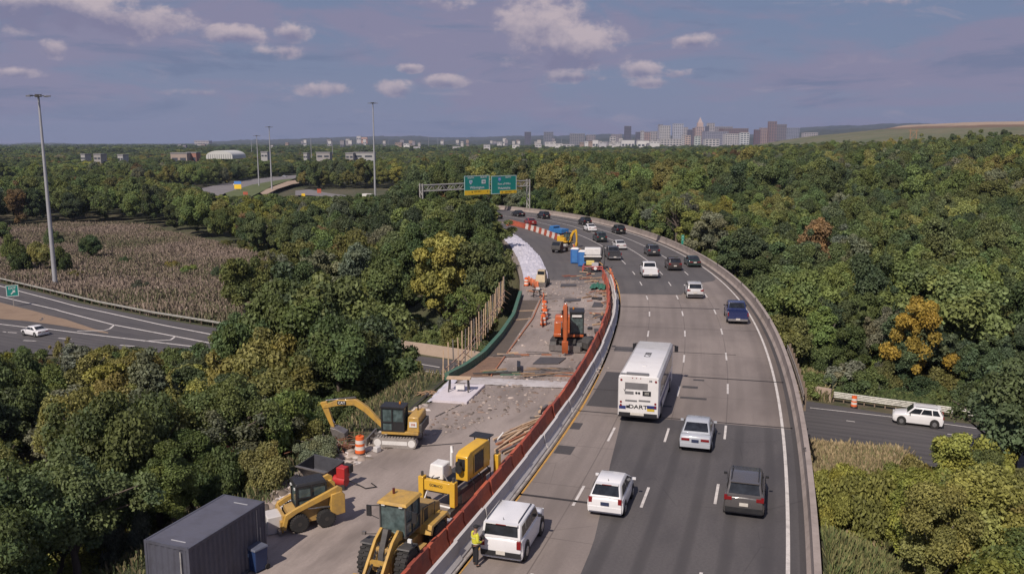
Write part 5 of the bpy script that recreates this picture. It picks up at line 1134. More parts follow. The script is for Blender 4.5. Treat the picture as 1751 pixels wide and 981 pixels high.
def excavator(name, label, cat, loc, rz, rzb, main, sz=1.0, boom='side', logo=True):
    """tracks point along rz; the upper body is turned by rzb against them"""
    e = empty(name, label, cat, loc, rz); e.scale = (sz, sz, sz)
    for x in (-.95, .95):
        b = MB(); b.prism([(-1.5, .36), (-1.4, .1), (-1.2, .0), (1.2, .0), (1.4, .1), (1.5, .36), (1.4, .62), (1.2, .72), (-1.2, .72), (-1.4, .62)], x - .24, x + .24); t = b.build('track', TRK if main is not ORX else DG, e, 30)
        b = MB(); b.cyl((x - .26, -1.15, .36), (x + .26, -1.15, .36), .25, n=16); b.cyl((x - .26, 1.15, .36), (x + .26, 1.15, .36), .25, n=16); b.box((x, 0, .36), (.51, 1.7, .26)); b.build('track_frame', WHT if main is not ORX else DG, t, 30)
        b = MB()
        for k in np.linspace(-1.3, 1.3, 14): b.box((x, k, .735), (.50, .05, .03)); 
        b.build('track_pads', DG, t, 30)
    b = MB(); b.box((0, 0, .55), (1.5, 1.3, .4)); b.cyl((0, 0, .7), (0, 0, .92), .5, n=16); b.build('undercarriage', DG, e, 30)
    b = MB(); b.box((0, 1.95, .30), (2.3, .10, .42)); b.box((-.5, 1.6, .35), (.1, .7, .12)); b.box((.5, 1.6, .35), (.1, .7, .12)); b.build('blade', STL, e, 30)
    m = bpy.data.objects.new('upper_structure', bpy.data.meshes.new('upper_structure')); col.objects.link(m)
    c, s = math.cos(rzb), math.sin(rzb); RM = Matrix.Rotation(rzb, 4, 'Z')
    def U(): q_ = MB(); q_.M = RM; return q_
    bpy.data.objects.remove(m)
    b = U(); b.box((0, -.35, 1.02), (2.2, 2.5, .22)); b.build('deck', main, e, 30, bevel=.03)
    b = U(); b.box((0, -1.25, 1.62), (2.15, .85, 1.05), top=(.95, .85)); b.build('engine_housing', main, e, 30, bevel=.08)
    b = U(); b.box((.72, -.25, 1.5), (.7, 1.2, .8)); b.build('tank', main, e, 30, bevel=.05)
    b = U(); b.box((0, -1.72, 1.35), (2.0, .2, .6)); b.build('counterweight', DG, e, 30, bevel=.04)
    b = U(); b.box((-.6, .12, 1.93), (.92, 1.42, 1.55)); b.build('cab', CABGL, e, 30)
    b = U()
    for x in (-1.08, -.12):
        for y in (-.62, .15, .86): b.box((x, y, 1.93), (.09, .09, 1.6))
        for z in (1.17, 1.75, 2.70): b.box((x, .12, z), (.09, 1.5, .09))
    for y in (-.62, .86):
        for z in (1.17, 2.70): b.box((-.6, y, z), (1.0, .09, .09))
    b.box((-1.085, -.25, 1.45), (.04, .75, .6)); b.box((-.6, .12, 2.76), (1.12, 1.62, .10)); b.build('cab_frame', M_BLACK, e, 30)
    if boom == 'side':      # boom up and forward, stick down, bucket hanging
        b = U(); b.prism([(.7, 1.05), (1.0, 1.05), (2.2, 2.35), (3.0, 2.85), (4.3, 2.75), (5.2, 2.35), (5.3, 2.1), (4.2, 2.35), (3.1, 2.42), (2.4, 2.0), (1.2, .9)], .02, .32); b.build('boom', main, e, 30, bevel=.02)
        b = U(); b.prism([(5.5, 2.5), (5.05, 2.6), (4.7, 1.4), (4.5, .7), (4.7, .65), (5.0, 1.3)], .06, .28); b.build('stick', main, e, 30, bevel=.02)
        b = U(); b.prism([(4.4, .8), (4.75, .85), (4.6, .3), (4.1, -.05), (3.7, .15), (3.75, .5)], -.25, .6); b.build('bucket', STL, e, 30, bevel=.02)
        def ur(a, d, *r): rod(RM @ Vector(a), RM @ Vector(d), *r)
        ur((.17, .9, .95), (.17, 2.4, 1.95), .08, .045, DG, e); ur((.17, 3.0, 2.95), (.17, 5.1, 2.65), .07, .04, DG, e); ur((.17, 5.3, 2.1), (.17, 4.55, 1.1), .055, .035, DG, e)
        if logo:
            for sd, rr in ((-1, R(-90)), (1, R(90))): pass
            b = U(); b.box((.008, 3.95, 2.57), (.03, .62, .26)); b.build('decal', M_BLACK, e, 30)
            o = text('CAT', .26, WHT, e, RM @ Vector((-.012, 3.95, 2.57)), (R(90), 0, R(-90) + rzb)); 
            b = U(); b.box((-1.09, -1.25, 1.65), (.03, .5, .36)); d_ = b.build('decal', WHT, e, 30); text('308', .2, ORX, d_, RM @ Vector((-1.115, -1.25, 1.65)), (R(90), 0, R(-90) + rzb))
    else:                   # boom folded up high, stick straight down in front
        b = U(); b.prism([(.7, 1.05), (1.0, 1.05), (1.5, 2.6), (2.0, 3.3), (2.75, 3.6), (2.8, 3.3), (2.25, 2.9), (1.85, 2.2), (1.35, .95)], .05, .42); b.build('boom', main, e, 30, bevel=.02)
        b = U(); b.prism([(2.55, 3.75), (2.95, 3.7), (3.15, 2.2), (3.1, 1.0), (2.9, 1.0), (2.8, 2.2)], .12, .36); b.build('stick', main, e, 30, bevel=.02)
        b = U(); b.prism([(2.8, 1.1), (3.2, 1.1), (3.15, .5), (2.95, .15), (2.75, .5)], .02, .46); b.build('hammer_mount', main, e, 30, bevel=.02)
        b = U(); b.cyl((.24, 2.97, .55), (.24, 2.97, .02), .07, .03, 8); b.build('breaker_tip', STL, e, 30)
        def ur(a, d, *r): rod(RM @ Vector(a), RM @ Vector(d), *r)
        ur((.5, .9, 1.0), (.5, 1.7, 2.2), .08, .045, DG, e); ur((.24, 1.8, 3.2), (.24, 2.7, 3.75), .07, .04, main, e)
        b = U(); b.box((-.6, .93, 2.5), (.7, .05, .16)); b.build('sun_visor', WHT, e, 30)
    b = U(); b.cyl((-.35, -.2, 2.8), (-.35, -.2, 2.95), .07, n=10); b.build('beacon', M_AMB, e, 30)
    b = U(); b.tube([(.5, -1.2, 2.1), (.5, -1.2, 2.5)], .05); b.build('exhaust', M_BLACK, e, 30)
    return e
q = at(683, 756); excavator('excavator', 'yellow mini excavator on tracks reaching its boom over the bushes', 'excavator', (q.x, q.y, .012), R(82), 0, Y, .88, 'side')
q = at(972, 592); excavator('excavator', 'orange excavator with breaker arm standing in the middle of the deck', 'excavator', (q.x, q.y, .012), R(168), R(8), ORX, 1.16, 'front', False)

def container():
    a = at(340, 981, .0); bq = RP(-3.2, -23.3); e = empty('shipping_container', 'dark blue grey corrugated shipping container at the bottom left', 'container', (0, 0, 0))
    p1 = at(322, 938, 2.6); p2 = at(452, 857, 2.6); d = (p2 - p1); d.z = 0; d.normalize(); n = Vector((-d.y, d.x, 0)); L = 6.06; W = 2.44; Hh = 2.59
    e.scale = (.86, (p2 - p1).length / L, 1); e.location = (p2.x, p2.y, .012); e.rotation_euler = (0, 0, math.atan2(d.y, d.x) - math.pi / 2)
    # local +Y along the container to the far end; origin at the far right corner; box spans x in [-W,0], y in [-L,0]
    C = mat('container_paint', (.085, .088, .115), .55, 0, .45, 1.2, (.045, .043, .050)); CR = mat('container_roof', (.10, .10, .128), .6, 0, .4, .8, (.06, .058, .07))
    def corr(length, h, fn, pitch=.36, dep=.06):
        V = []; F_ = []; y = 0; pr = []
        while y < length - .01:
            for f, dd in ((0, 0), (.28, 0), (.5, -dep), (.78, -dep)): 
                if y + f * pitch < length: pr.append((y + f * pitch, dd))
            y += pitch
        pr.append((length, 0)); mb = MB()
        for (a0, d0), (a1, d1) in zip(pr[:-1], pr[1:]): mb.quad(fn(a0, d0, .14), fn(a1, d1, .14), fn(a1, d1, h), fn(a0, d0, h))
        return mb
    corr(L - .2, Hh - .1, lambda a, dd, z: (dd - .01, -L + .1 + a, z)).build('side_wall', C, e, None); corr(L - .2, Hh - .1, lambda a, dd, z: (-W - dd + .01, -L + .1 + a, z)).build('side_wall', C, e, None)
    corr(W - .2, Hh - .1, lambda a, dd, z: (-W + .1 + a, -L - dd + .01, z), .34).build('end_wall', C, e, None)
    b = MB(); b.box((-W / 2, -.03, Hh / 2), (W - .2, .05, Hh - .2)); b.build('door', C, e, 30)
    b = MB(); b.box((-W / 2, -L / 2, Hh - .03), (W - .06, L - .06, .05)); b.build('roof', CR, e, 30)
    b = MB()
    for x in (-.05, -W + .05):
        for y in (-.05, -L + .05): b.box((x, y, Hh / 2), (.13, .13, Hh + .01))
        for z in (.07, Hh - .05): b.box((x, -L / 2, z), (.11, L - .1, .12))
    for y in (-.05, -L + .05):
        for z in (.07, Hh - .05): b.box((-W / 2, y, z), (W - .1, .11, .12))
    b.build('frame', C, e, 30)
    b = MB()
    for y in (-.7, -L + .5): b.box((-W / 2 + .3, y, Hh + .004), (.8, .05, .02))
    b.build('roof_bar', mat('pale_bar', (.4, .4, .42), .5), e, 30)
    b = MB(); b.box((.012, -.75, 1.5), (.02, .05, 1.9)); b.box((.012, -.5, 1.2), (.02, .05, .8)); b.box((-.45, -L - .03, 1.4), (.06, .02, 2.0)); b.build('scuff', mat('scuff', (.35, .34, .33), .7, 0, .8, 4), e, 30)
    return e
CONT = container()
def trash_bin():
    q = at(437, 972) + Vector((.12, -.1, 0)); e = empty('wheelie_bin', 'dark blue wheelie bin standing against the shipping container', 'bin', (q.x, q.y, .012), R(-35)); B = mat('bin_blue', (.02, .045, .13), .5)
    b = MB(); b.box((0, 0, .52), (.50, .55, .95), top=(1.22, 1.22)); b.build('body', B, e, 30, bevel=.03); b = MB(); b.box((0, 0, 1.04), (.70, .75, .08), top=(.9, .9)); b.build('lid', mat('bin_lid', (.11, .12, .16), .5), e, 30, bevel=.02)
    for x in (-.25, .25): b = MB(); b.cyl((x, .30, .12), (x + .05, .30, .12), .12, n=12); b.build('wheel', M_TYRE, e, 30)
    b = MB(); b.tube([(-.25, .42, 1.0), (.25, .42, 1.0)], .02); b.build('handle', M_BLACK, e, 30)
    b = MB(); b.box((-.15, -.345, .75), (.14, .02, .14)); b.build('label_plate', mat('label_blue', (.2, .3, .45), .5), e, 30)
trash_bin()
def gas_bottle():
    q = at(387, 992); e = empty('gas_cylinder', 'orange gas cylinder standing beside the shipping container', 'gas cylinder', (q.x, q.y, .012)); b = MB(); b.loft([[(r * math.cos(a), r * math.sin(a), z) for a in np.linspace(0, 6.283, 16, endpoint=False)] for r, z in ((.14, 0), (.16, .05), (.16, .95), (.14, 1.08), (.07, 1.18), (.05, 1.25))]); b.build('body', mat('gas_orange', (.50, .15, .03), .5), e, 50)
    b = MB(); b.cyl((0, 0, 1.25), (0, 0, 1.38), .05, n=10); b.build('valve', STL, e, 30)
gas_bottle()
def drum(q, label='orange and white striped traffic drum', group=None, sc_=1.0):
    e = empty('traffic_drum', label, 'traffic drum', (q.x, q.y, q.z + .012), rnd.random(), group); e.scale = (sc_,) * 3; zz = [0, .08, .081, .28, .281, .46, .461, .64, .641, .82, .821, 1.0]
    W_ = mat('white_band', (.70, .64, .58), .45, 0, .3, 3); O_ = mat('drum_orange', (.75, .14, .03), .5, 0, .25, 3)
    b = MB(); b.cyl((0, 0, 0), (0, 0, .07), .36, .33, 18); b.build('base', M_BLACK, e, 30)
    def rg(z, k=0): r = .30 - .06 * z; return [(r * math.cos(a), r * math.sin(a), z) for a in np.linspace(0, 6.2832, 18, endpoint=False)]
    b = MB(); b.loft([rg(.06), rg(.26)]); b.loft([rg(.47), rg(.62)]); b.loft([rg(.83), rg(1.02)]); b.build('body', O_, e, 40)
    b = MB(); b.loft([rg(.26), rg(.47)]); b.loft([rg(.62), rg(.83)]); b.build('band', W_, e, 40); b = MB(); b.box((0, 0, 1.06), (.22, .04, .09)); b.build('handle', O_, e, 30)
    return e
drum(at(616, 775), 'orange and white striped traffic drum in front of the mini excavator'); drum(at_low(1460, 695), 'orange traffic drum on the lower road against the guard rail', sc_=1.0)
drum(at(868, 386), 'orange and white drum far away at the start of the work zone'); drum(at(900, 489), 'orange drum beside the tan mini loader')
for i, (u, v) in enumerate(((931, 531), (929, 556), (932, 546))): drum(at(u, v), 'orange drum in the cluster left of the orange excavator', 'drums left of the orange excavator')
# ------------------------------------------------------------------ things lying and standing on the work deck
WOOD = mat('timber', (.34, .22, .13), .85, 0, .5, 2, (.17, .11, .07)); WOODR = mat('red_brown_plywood', (.36, .15, .08), .8, 0, .5, 1.2, (.20, .09, .055)); GRN = mat('green_formwork', (.045, .13, .085), .7, 0, .55, 1.2, (.14, .15, .12)); WOODP = mat('pale_timber', (.50, .36, .24), .85, 0, .4, 2)
def sheet(name, pts, m, z=.016, th=0.0, label=None, cat=None, group=None, parent=None):
    P = [at(u, v, z + th) for u, v in pts]; mb = MB(); top = [tuple(p) for p in P]; bot = [(p.x, p.y, z - .001) for p in P]
    if th: mb.loft([bot, top])
    else: mb.poly(top)
    o = mb.build(name, m, parent, 30 if th else None)
    if label: tag(o, label, cat, group)
    elif parent is None: o['kind'] = 'structure'
    return o
WET = mat('form_bay_soil', (.105, .082, .064), .8, 0, .5, .5, (.06, .05, .042)); 
BAY = [(886, 513), (921, 513), (908, 540), (880, 580), (838, 642), (776, 646), (815, 624), (852, 578), (872, 545)]
sheet('form_bay', [BAY[0], BAY[1], BAY[2], BAY[8]], WET, .014, parent=deck); sheet('form_bay', [BAY[8], BAY[2], BAY[3], BAY[7]], WET, .014, parent=deck); sheet('form_bay', [BAY[7], BAY[3], (862, 609), (830, 609)], WET, .014, parent=deck)
sheet('form_bay_planks', [(830, 610), (860, 610), (838, 643), (776, 646), (812, 628)], mat('plank_floor', (.20, .12, .08), .85, 0, .6, 1.5, (.10, .065, .05)), .014, parent=deck)
def bar_px(name, a, b, w, h, m, label, cat, z=.016, group=None):
    p, q = at(*a, z), at(*b, z); d = q - p; mb = MB(); mb.box((0, 0, h / 2), (w, d.length, h)); o = mb.build(name, m, None, 30); o.location = ((p + q) / 2); o.rotation_euler = (0, 0, math.atan2(d.y, d.x) - math.pi / 2); tag(o, label, cat, group); return o
def path_wall(name, px, w, h, m, label, cat, z=.014):
    P = [at(u, v, z) for u, v in px]; a, _ = resample(P, 30); d = np.gradient(a, axis=0); rings = []
    for p, t in zip(a, d): n = Vector((-t[1], t[0], 0)).normalized(); rings.append([tuple(Vector(p) + n * x + Vector((0, 0, zz))) for x, zz in ((-w / 2, 0), (-w / 2, h), (w / 2, h), (w / 2, 0))])
    mb = MB(); mb.loft(rings); o = mb.build(name, m, None, 30); return tag(o, label, cat) if label else o
path_wall('formwork', [(890, 505), (878, 545), (856, 578), (826, 612), (795, 634), (764, 650)], .35, .55, GRN, 'long green formwork edging the bare deck bay', 'formwork')
path_wall('timber_edge', [(925, 512), (911, 545), (884, 582), (862, 612), (840, 643)], .10, .10, WOODR, 'thin dark timber strip between the bay and the pale deck', 'timber edge')
for (a, b) in (((868, 548), (908, 545)), ((876, 532), (915, 531))): bar_px('board', a, b, .10, .06, WOODP, 'pale board laid across the dark deck bay', 'board', group='boards across the bay')
def railing():
    PX = [(862, 507), (850, 530), (835, 556), (812, 590), (787, 622), (758, 648)]; P = [at(u, v, 0) for u, v in PX]; a, _ = resample(P, 27)
    e = empty('safety_railing', 'row of tall thin timber posts with low rails beside the green formwork', 'railing', tuple(P[0])); o0 = Vector(P[0])
    for i, p in enumerate(a): 
        h = 2.5 + .15 * math.sin(i * 2.1); mb = MB(); q = Vector(p) - o0; mb.box((q.x, q.y, h / 2 - .35), (.09, .09, h + .5), ry=.03 * math.sin(i)); mb.build('post', WOODP if i % 3 else STL, e, 30)
    for z in (.25, .75): mb = MB(); mb.tube([Vector(p) - o0 + Vector((.06, -.06, z)) for p in a], .045, 5); mb.build('rail', mat('rail_pinkish', (.42, .27, .2), .8), e, 40)
    for i in range(0, 26, 2): q, q2 = Vector(a[i]) - o0, Vector(a[i]) - o0 + Vector((.85, .4, 0)); mb = MB(); mb.cyl(q + Vector((0, 0, .8)), q2 + Vector((0, 0, .1)), .03, n=5); mb.build('brace', WOOD, e, 30)
railing()
LAV = mat('pale_slab', (.60, .55, .58), .7, 0, .3, .9, (.38, .34, .35)); PLAS = mat('plastic_sheet', (.56, .54, .60), .45, 0, .35, .8, (.35, .33, .38))
sheet('precast_slab', [(737, 683), (798, 687), (829, 657), (770, 655)], LAV, .016, .16, 'pale lavender grey concrete slab lying below the wooden trestle', 'slab')
def cloth(name, px_rows, m, label, cat, amp=.14, z=.05, nu=26, nv=70, th=None):
    L = [at(u, v, z) for u, v in px_rows[0]]; Rr_ = [at(u, v, z) for u, v in px_rows[1]]; a, _ = resample(L, nv); b, _ = resample(Rr_, nv); f = np.linspace(0, 1, nu)[None, :, None]
    V = a[:, None] * (1 - f) + b[:, None] * f; x, y = V[..., 0], V[..., 1]; V[..., 2] = z + amp * (.9 + vn(x, y, 1.1, 5) + .6 * vn(x, y, 2.6, 6) + .35 * np.random.RandomState(3).randn(nv, nu) + .8 * np.abs(np.sin(np.arange(nv)[:, None] * .62 + .5 * vn(x, y, .6, 2)))) * np.sin(np.pi * np.clip(f[..., 0], .03, .97)) ** .35
    i = (np.arange(nv - 1)[:, None] * nu + np.arange(nu - 1)[None]).ravel(); o = npmesh(name, V.reshape(-1, 3), np.stack([i, i + 1, i + nu + 1, i + nu], 1), m, smooth=True); return tag(o, label, cat)
cloth('plastic_sheeting', [[(897, 487), (893, 465), (886, 445), (874, 423), (858, 407), (844, 398)], [(938, 484), (936, 466), (924, 441), (905, 420), (884, 404), (866, 396)]], PLAS, 'long rumpled white plastic sheeting covering the far left side of the deck', 'plastic sheeting', .22, .10, 30, 110)
cloth('plastic_sheeting', [[(728, 690), (745, 672), (768, 650)], [(741, 686), (758, 670), (782, 652)]], PLAS, 'small white crumpled sheet at the deck edge beside the pale slab', 'plastic sheeting', .08, .04, 8, 24)
cloth('plastic_sheeting', [[(785, 655), (870, 660), (975, 664)], [(800, 645), (880, 649), (985, 653)]], mat('white_dust_sheet', (.46, .43, .43), .8, 0, .6, .8, (.28, .24, .22)), 'long pale sheet strip laid across the deck beyond the trestle', 'plastic sheeting', .05, .02, 10, 60)
def trestle():
    q = at(785, 668, .18); e = empty('trestle', 'wooden trestle table standing on the pale slab', 'trestle', tuple(q), -.1)
    mb = MB(); mb.box((0, 0, .95), (1.7, .55, .12)); mb.build('top', WOODP, e, 30, bevel=.01)
    for x in (-.7, .7):
        for y in (-.2, .2): mb = MB(); mb.cyl((x, y * 1.6, 0), (x * .92, y, .9), .05, n=6); mb.build('leg', DG, e, 30)
    mb = MB(); mb.box((.1, 0, .3), (.6, .4, .3)); mb.build('box', WHT, e, 30)
trestle()
MATG = mat('rubber_mat', (.075, .07, .075), .75, 0, .4, 2)
for pts, lab in (([(911, 621), (955, 621), (968, 611), (924, 610)], 'dark rubber mat lying in front of the orange excavator'), ([(984, 629), (1000, 629), (1006, 618), (992, 617)], 'small grey mat against the orange barriers'), ([(1012, 524), (1030, 524), (1033, 517), (1016, 516)], 'dark mat beside the orange barriers at the bend'), ([(1013, 542), (1030, 542), (1034, 536), (1018, 535)], 'dark steel sheet nearer the bend of the orange barriers')): sheet('mat', pts, MATG, .02, .07, lab, 'mat')
sheet('mat', [(958, 489), (985, 488), (985, 485), (960, 485)], MATG, .02, .12, 'long black strip beyond the first deck joint', 'mat'); sheet('mat', [(964, 515), (992, 513), (993, 510), (966, 511)], MATG, .02, .1, 'long black strip behind the orange excavator', 'mat')
sheet('plywood', [(846, 806), (868, 806), (880, 786), (860, 785)], WOODR, .02, .04, 'red brown plywood sheet beside the orange barriers near the paving machine', 'plywood'); sheet('plywood', [(862, 783), (880, 783), (896, 768), (880, 768)], mat('orange_plywood', (.44, .24, .15), .8, 0, .5, 1.2), .02, .04, 'pale orange plywood sheet beside the orange barriers near the long boards', 'plywood')
sheet('dark_box', [(884, 627), (890, 627), (890, 617), (884, 616)], M_BLACK, .02, .5, 'small black box standing on the deck before the dark joint', 'box')
# loose boards and bars, each one its own
M3 = [WOOD, WOODP, WOODR, STL]
def scatter_boards(n, reg, ang, spread, l0, l1, label, group, name='board', mats=M3, w0=.08, w1=.2):
    P = [tuple(at(u, v))[:2] for u, v in reg]; xs = [p[0] for p in P]; ys = [p[1] for p in P]; k = 0
    while k < n:
        x, y = rnd.uniform(min(xs), max(xs)), rnd.uniform(min(ys), max(ys))
        if not poly_in(np.array([x]), np.array([y]), P)[0]: continue
        L = rnd.uniform(l0, l1); w = rnd.uniform(w0, w1); mb = MB(); mb.box((0, 0, 0), (w, L, .05 + w * .3)); o = mb.build(name, rnd.choice(mats), None, 30)
        o.location = (x, y, .05 + .05 * (k % 4)); o.rotation_euler = (rnd.uniform(-.02, .02), 0, -(ang + rnd.gauss(0, spread))); tag(o, label, 'board' if name == 'board' else 'bar', group); k += 1
scatter_boards(22, [(850, 770), (880, 770), (930, 738), (918, 722), (885, 730)], .62, .10, 1.6, 3.2, 'loose timber board in the heap beside the orange barriers', 'timber boards heaped beside the orange barriers')
scatter_boards(12, [(925, 735), (945, 712), (935, 690), (915, 715)], .5, .4, .6, 1.6, 'short board along the barrier beyond the timber heap', 'short boards along the barrier')
scatter_boards(12, [(915, 645), (976, 645), (978, 632), (915, 632)], 1.45, .2, 1.2, 3.4, 'thin rusty bar lying across the deck before the pale sheet strip', 'rusty bars on the deck', 'bar', [WOODR, STL, WOOD], .04, .09)
scatter_boards(8, [(838, 643), (892, 642), (892, 636), (842, 636)], 1.5, .1, 1.5, 3, 'greenish timber lying at the near end of the dark bay', 'timbers at the end of the bay', 'board', [GRN, WOOD, DG])
scatter_boards(10, [(860, 612), (905, 608), (1000, 606), (1000, 603), (860, 606)], 1.5, .1, .8, 2, 'timber lying along the dark deck joint', 'timbers along the deck joint')
scatter_boards(14, [(1005, 560), (1030, 560), (1045, 500), (1030, 490)], .3, .7, .5, 1.6, 'short board beside the orange barriers at the bend', 'boards beside the barriers at the bend')
scatter_boards(12, [(1000, 520), (1040, 520), (1042, 480), (1005, 480)], .9, .7, .6, 1.8, 'short board among the gear near the far end of the pale deck', 'boards near the far end of the deck')
scatter_boards(10, [(945, 480), (1030, 478), (1035, 468), (985, 466)], 1.4, .5, .8, 2.2, 'reddish board lying in front of the white machine', 'boards before the white machine', 'board', [WOODR, WOODP, M_ORG[1]])
scatter_boards(9, [(900, 510), (935, 508), (935, 492), (905, 494)], .6, .9, .5, 1.6, 'short board beside the tan mini loader', 'boards beside the tan mini loader')
scatter_boards(18, [(990, 600), (1012, 600), (1040, 520), (1040, 480), (1015, 480), (1020, 530)], .4, .9, .4, 1.3, 'dark scrap piece lying near the orange barriers by the orange excavator', 'dark scrap near the orange barriers', 'board', [DG, M_BLACK, WOOD, STL], .15, .5)
for a, b in (((858, 606), (1010, 603)), ((905, 512), (1040, 507)), ((921, 532), (1040, 530)), ((941, 487), (1042, 485)), ((715, 763), (790, 757)), ((700, 700), (770, 640)), ((745, 712), (790, 690))): 
    p, q = at(*a, .006), at(*b, .006); d = (q - p).normalized(); n = Vector((-d.y, d.x, 0)) * .07; mb = MB(); mb.quad(p - n, q - n, q + n, p + n); o = mb.build('deck_joint', M_DARK, deck, None)
    o.location.z = .006
def rubble(name, regs, n, seed, tints, s0=.03, s1=.16, onground=False):
    r = np.random.RandomState(seed); V = []; C = []; m = 0
    for reg, wgt in regs:
        P = np.array([tuple(at(u, v))[:2] for u, v in reg]); k = 0
        while k < int(n * wgt):
            x, y = r.uniform(P[:, 0].min(), P[:, 0].max()), r.uniform(P[:, 1].min(), P[:, 1].max())
            if not poly_in(np.array([x]), np.array([y]), P)[0]: continue
            s = s0 + (s1 - s0) * r.rand() ** 3; z = .012
            if onground: z = float(ground_h(np.array([x]), np.array([y]))[0])
            a = r.rand() * 6.28; dx, dy = np.array([np.cos(a), np.sin(a)]) * s * (1 + 2 * r.rand() ** 3), np.array([-np.sin(a), np.cos(a)]) * s; c = np.array([x, y]); h = s * (.4 + .6 * r.rand())
            q = [c - dx - dy, c + dx - dy, c + dx * .8 + dy, c - dx + dy * .9]; V += [[p[0], p[1], z] for p in q] + [[c[0] + (p[0] - c[0]) * .6, c[1] + (p[1] - c[1]) * .6, z + h] for p in q]
            t = np.array(tints[r.randint(len(tints))]) * (.7 + .6 * r.rand()); C += [[*t, 1]] * 8; k += 1; m += 1
    b = np.arange(m)[:, None, None] * 8; Fq = (b + np.array([[4, 5, 6, 7], [0, 1, 5, 4], [1, 2, 6, 5], [2, 3, 7, 6], [3, 0, 4, 7]])[None]).reshape(-1, 4)
    nt_ = NT('rubble'); ca_ = nt_.N.new('ShaderNodeAttribute'); ca_.attribute_name = 'Col'; nt_.L.new(ca_.outputs[0], nt_.b.inputs['Base Color']); nt_.b.inputs['Roughness'].default_value = .95
    o = npmesh(name, V, Fq, nt_.m, colr=C); o['kind'] = 'stuff'
rubble('rubble', [([(700, 745), (760, 745), (900, 700), (980, 640), (880, 640), (770, 690)], .22), ([(840, 650), (1040, 640), (1045, 500), (930, 500)], .25), ([(1005, 640), (1025, 640), (1055, 520), (1045, 470), (1028, 470), (1038, 530)], .25), ([(870, 780), (900, 780), (985, 660), (965, 660)], .12), ([(900, 505), (1040, 500), (1035, 475), (905, 480)], .16)], 3000, 4, [(.29, .24, .21), (.24, .19, .165), (.13, .105, .09), (.35, .29, .255), (.20, .14, .11)], .012, .12)
rubble('rubble', [([(440, 880), (480, 830), (530, 795), (600, 770), (660, 735), (720, 690), (740, 690), (700, 730), (620, 790), (540, 830), (470, 900)], .7), ([(862, 508), (900, 500), (900, 480), (870, 485)], .3)], 3200, 9, [(.42, .35, .30), (.30, .24, .20), (.5, .45, .42), (.2, .16, .13)], .05, .30, True)
def branches(u, v, n, label, m, R0=1.6, zoff=0.0):
    q = at(u, v, -.3); q.z = float(ground_h(np.array([q.x]), np.array([q.y]))[0]) + zoff; e = empty('brush_pile', label, 'brush pile', tuple(q)); mb = MB(); mb2 = MB()
    for k in range(n):
        a = rnd.random() * 3.14; l = rnd.uniform(.5, 1.0) * R0; c = Vector((rnd.gauss(0, .5) * R0, rnd.gauss(0, .35) * R0, rnd.uniform(.05, .45) * R0 * .5)); d = Vector((math.cos(a), math.sin(a), rnd.uniform(-.15, .25))) * l
        (mb if k % 3 else mb2).tube([c - d, c + Vector((rnd.gauss(0, .08), rnd.gauss(0, .08), .08)), c + d], [.035, .028, .012], 5)
    mb.build('branches', m, e, 40); mb2.build('pale_branches', M_BARK2, e, 40)
branches(572, 772, 90, 'heap of reddish brown cut branches left of the striped drum', mat('red_brush', (.20, .085, .05), .9, 0, .4, 3), 1.5)
branches(735, 678, 30, 'small heap of broken timber beside the white sheet at the deck edge', WOOD, .7)
branches(655, 770, 26, 'little heap of brush between the drum and the mini excavator', mat('grey_brush', (.16, .13, .11), .9), .7)
def simple(name, label, cat, loc, rz=0): return empty(name, label, cat, tuple(loc), rz)
def hopper():
    q = at(548, 824); e = simple('bucket_attachment', 'dark grey loader bucket standing behind the skid steer', 'loader bucket', (q.x, q.y, .012), -.5); b = MB(); b.prism([(-.7, .9), (-.1, .15), (.5, .05), (.75, .3), (.75, 1.1), (.68, 1.1), (.66, .35), (.4, .15), (-.05, .25), (-.62, .95)], -1.0, 1.0); b.build('shell', mat('grey_bucket', (.10, .10, .115), .5, .3, .4, 2), e, 30)
    for x in (-1, 1): b = MB(); b.prism([(-.7, .92), (-.1, .15), (.5, .05), (.75, .3), (.75, 1.1)], x - .02, x + .02); b.build('side_plate', DG, e, 30)
    b = MB(); b.box((0, -.72, .93), (2.0, .12, .05)); b.build('edge', STL, e, 30)
hopper()
def compressor():
    q = at(583, 833); e = simple('compressor', 'small red compressor with black hoses behind the skid steer', 'compressor', (q.x, q.y, .012), -.4); RD = mat('compressor_red', (.42, .025, .025), .4, 0, .3, 2)
    b = MB(); b.cyl((-.35, 0, .38), (.35, 0, .38), .26, n=16); b.build('tank', RD, e, 30); b = MB(); b.box((.12, .05, .85), (.5, .5, .55)); b.build('housing', RD, e, 30, bevel=.03); b = MB(); b.box((.25, .35, .95), (.4, .3, .4)); b.build('engine', M_BLACK, e, 30)
    for x in (-.3, .3): b = MB(); b.cyl((x, -.3, .14), (x, -.22, .14), .14, n=12); b.build('wheel', M_TYRE, e, 30)
    b = MB(); b.tube([(.3, .3, .3), (.8, .5, .05), (1.3, .3, .04), (1.7, .7, .04), (1.2, 1.0, .04)], .03); b.build('hose', M_BLACK, e, 40)
compressor()
def blocks():
    for i, (u, v, s, l) in enumerate(((470, 905, .9, 'pale concrete block between the container and the skid steer'), (492, 868, .5, 'small broken concrete lump behind the skid steer front'), (645, 772, .35, 'small concrete lump beside the mini excavator blade'))):
        q = at(u, v); b = MB(); b.box((0, 0, s * .45), (s, s * 1.1, s * .9), top=(.9, .92)); o = b.build('concrete_block', M_WALLG, None, 30, bevel=.04); o.location = (q.x, q.y, .012); o.rotation_euler = (0, 0, .5 + i); tag(o, l, 'concrete block')
blocks()
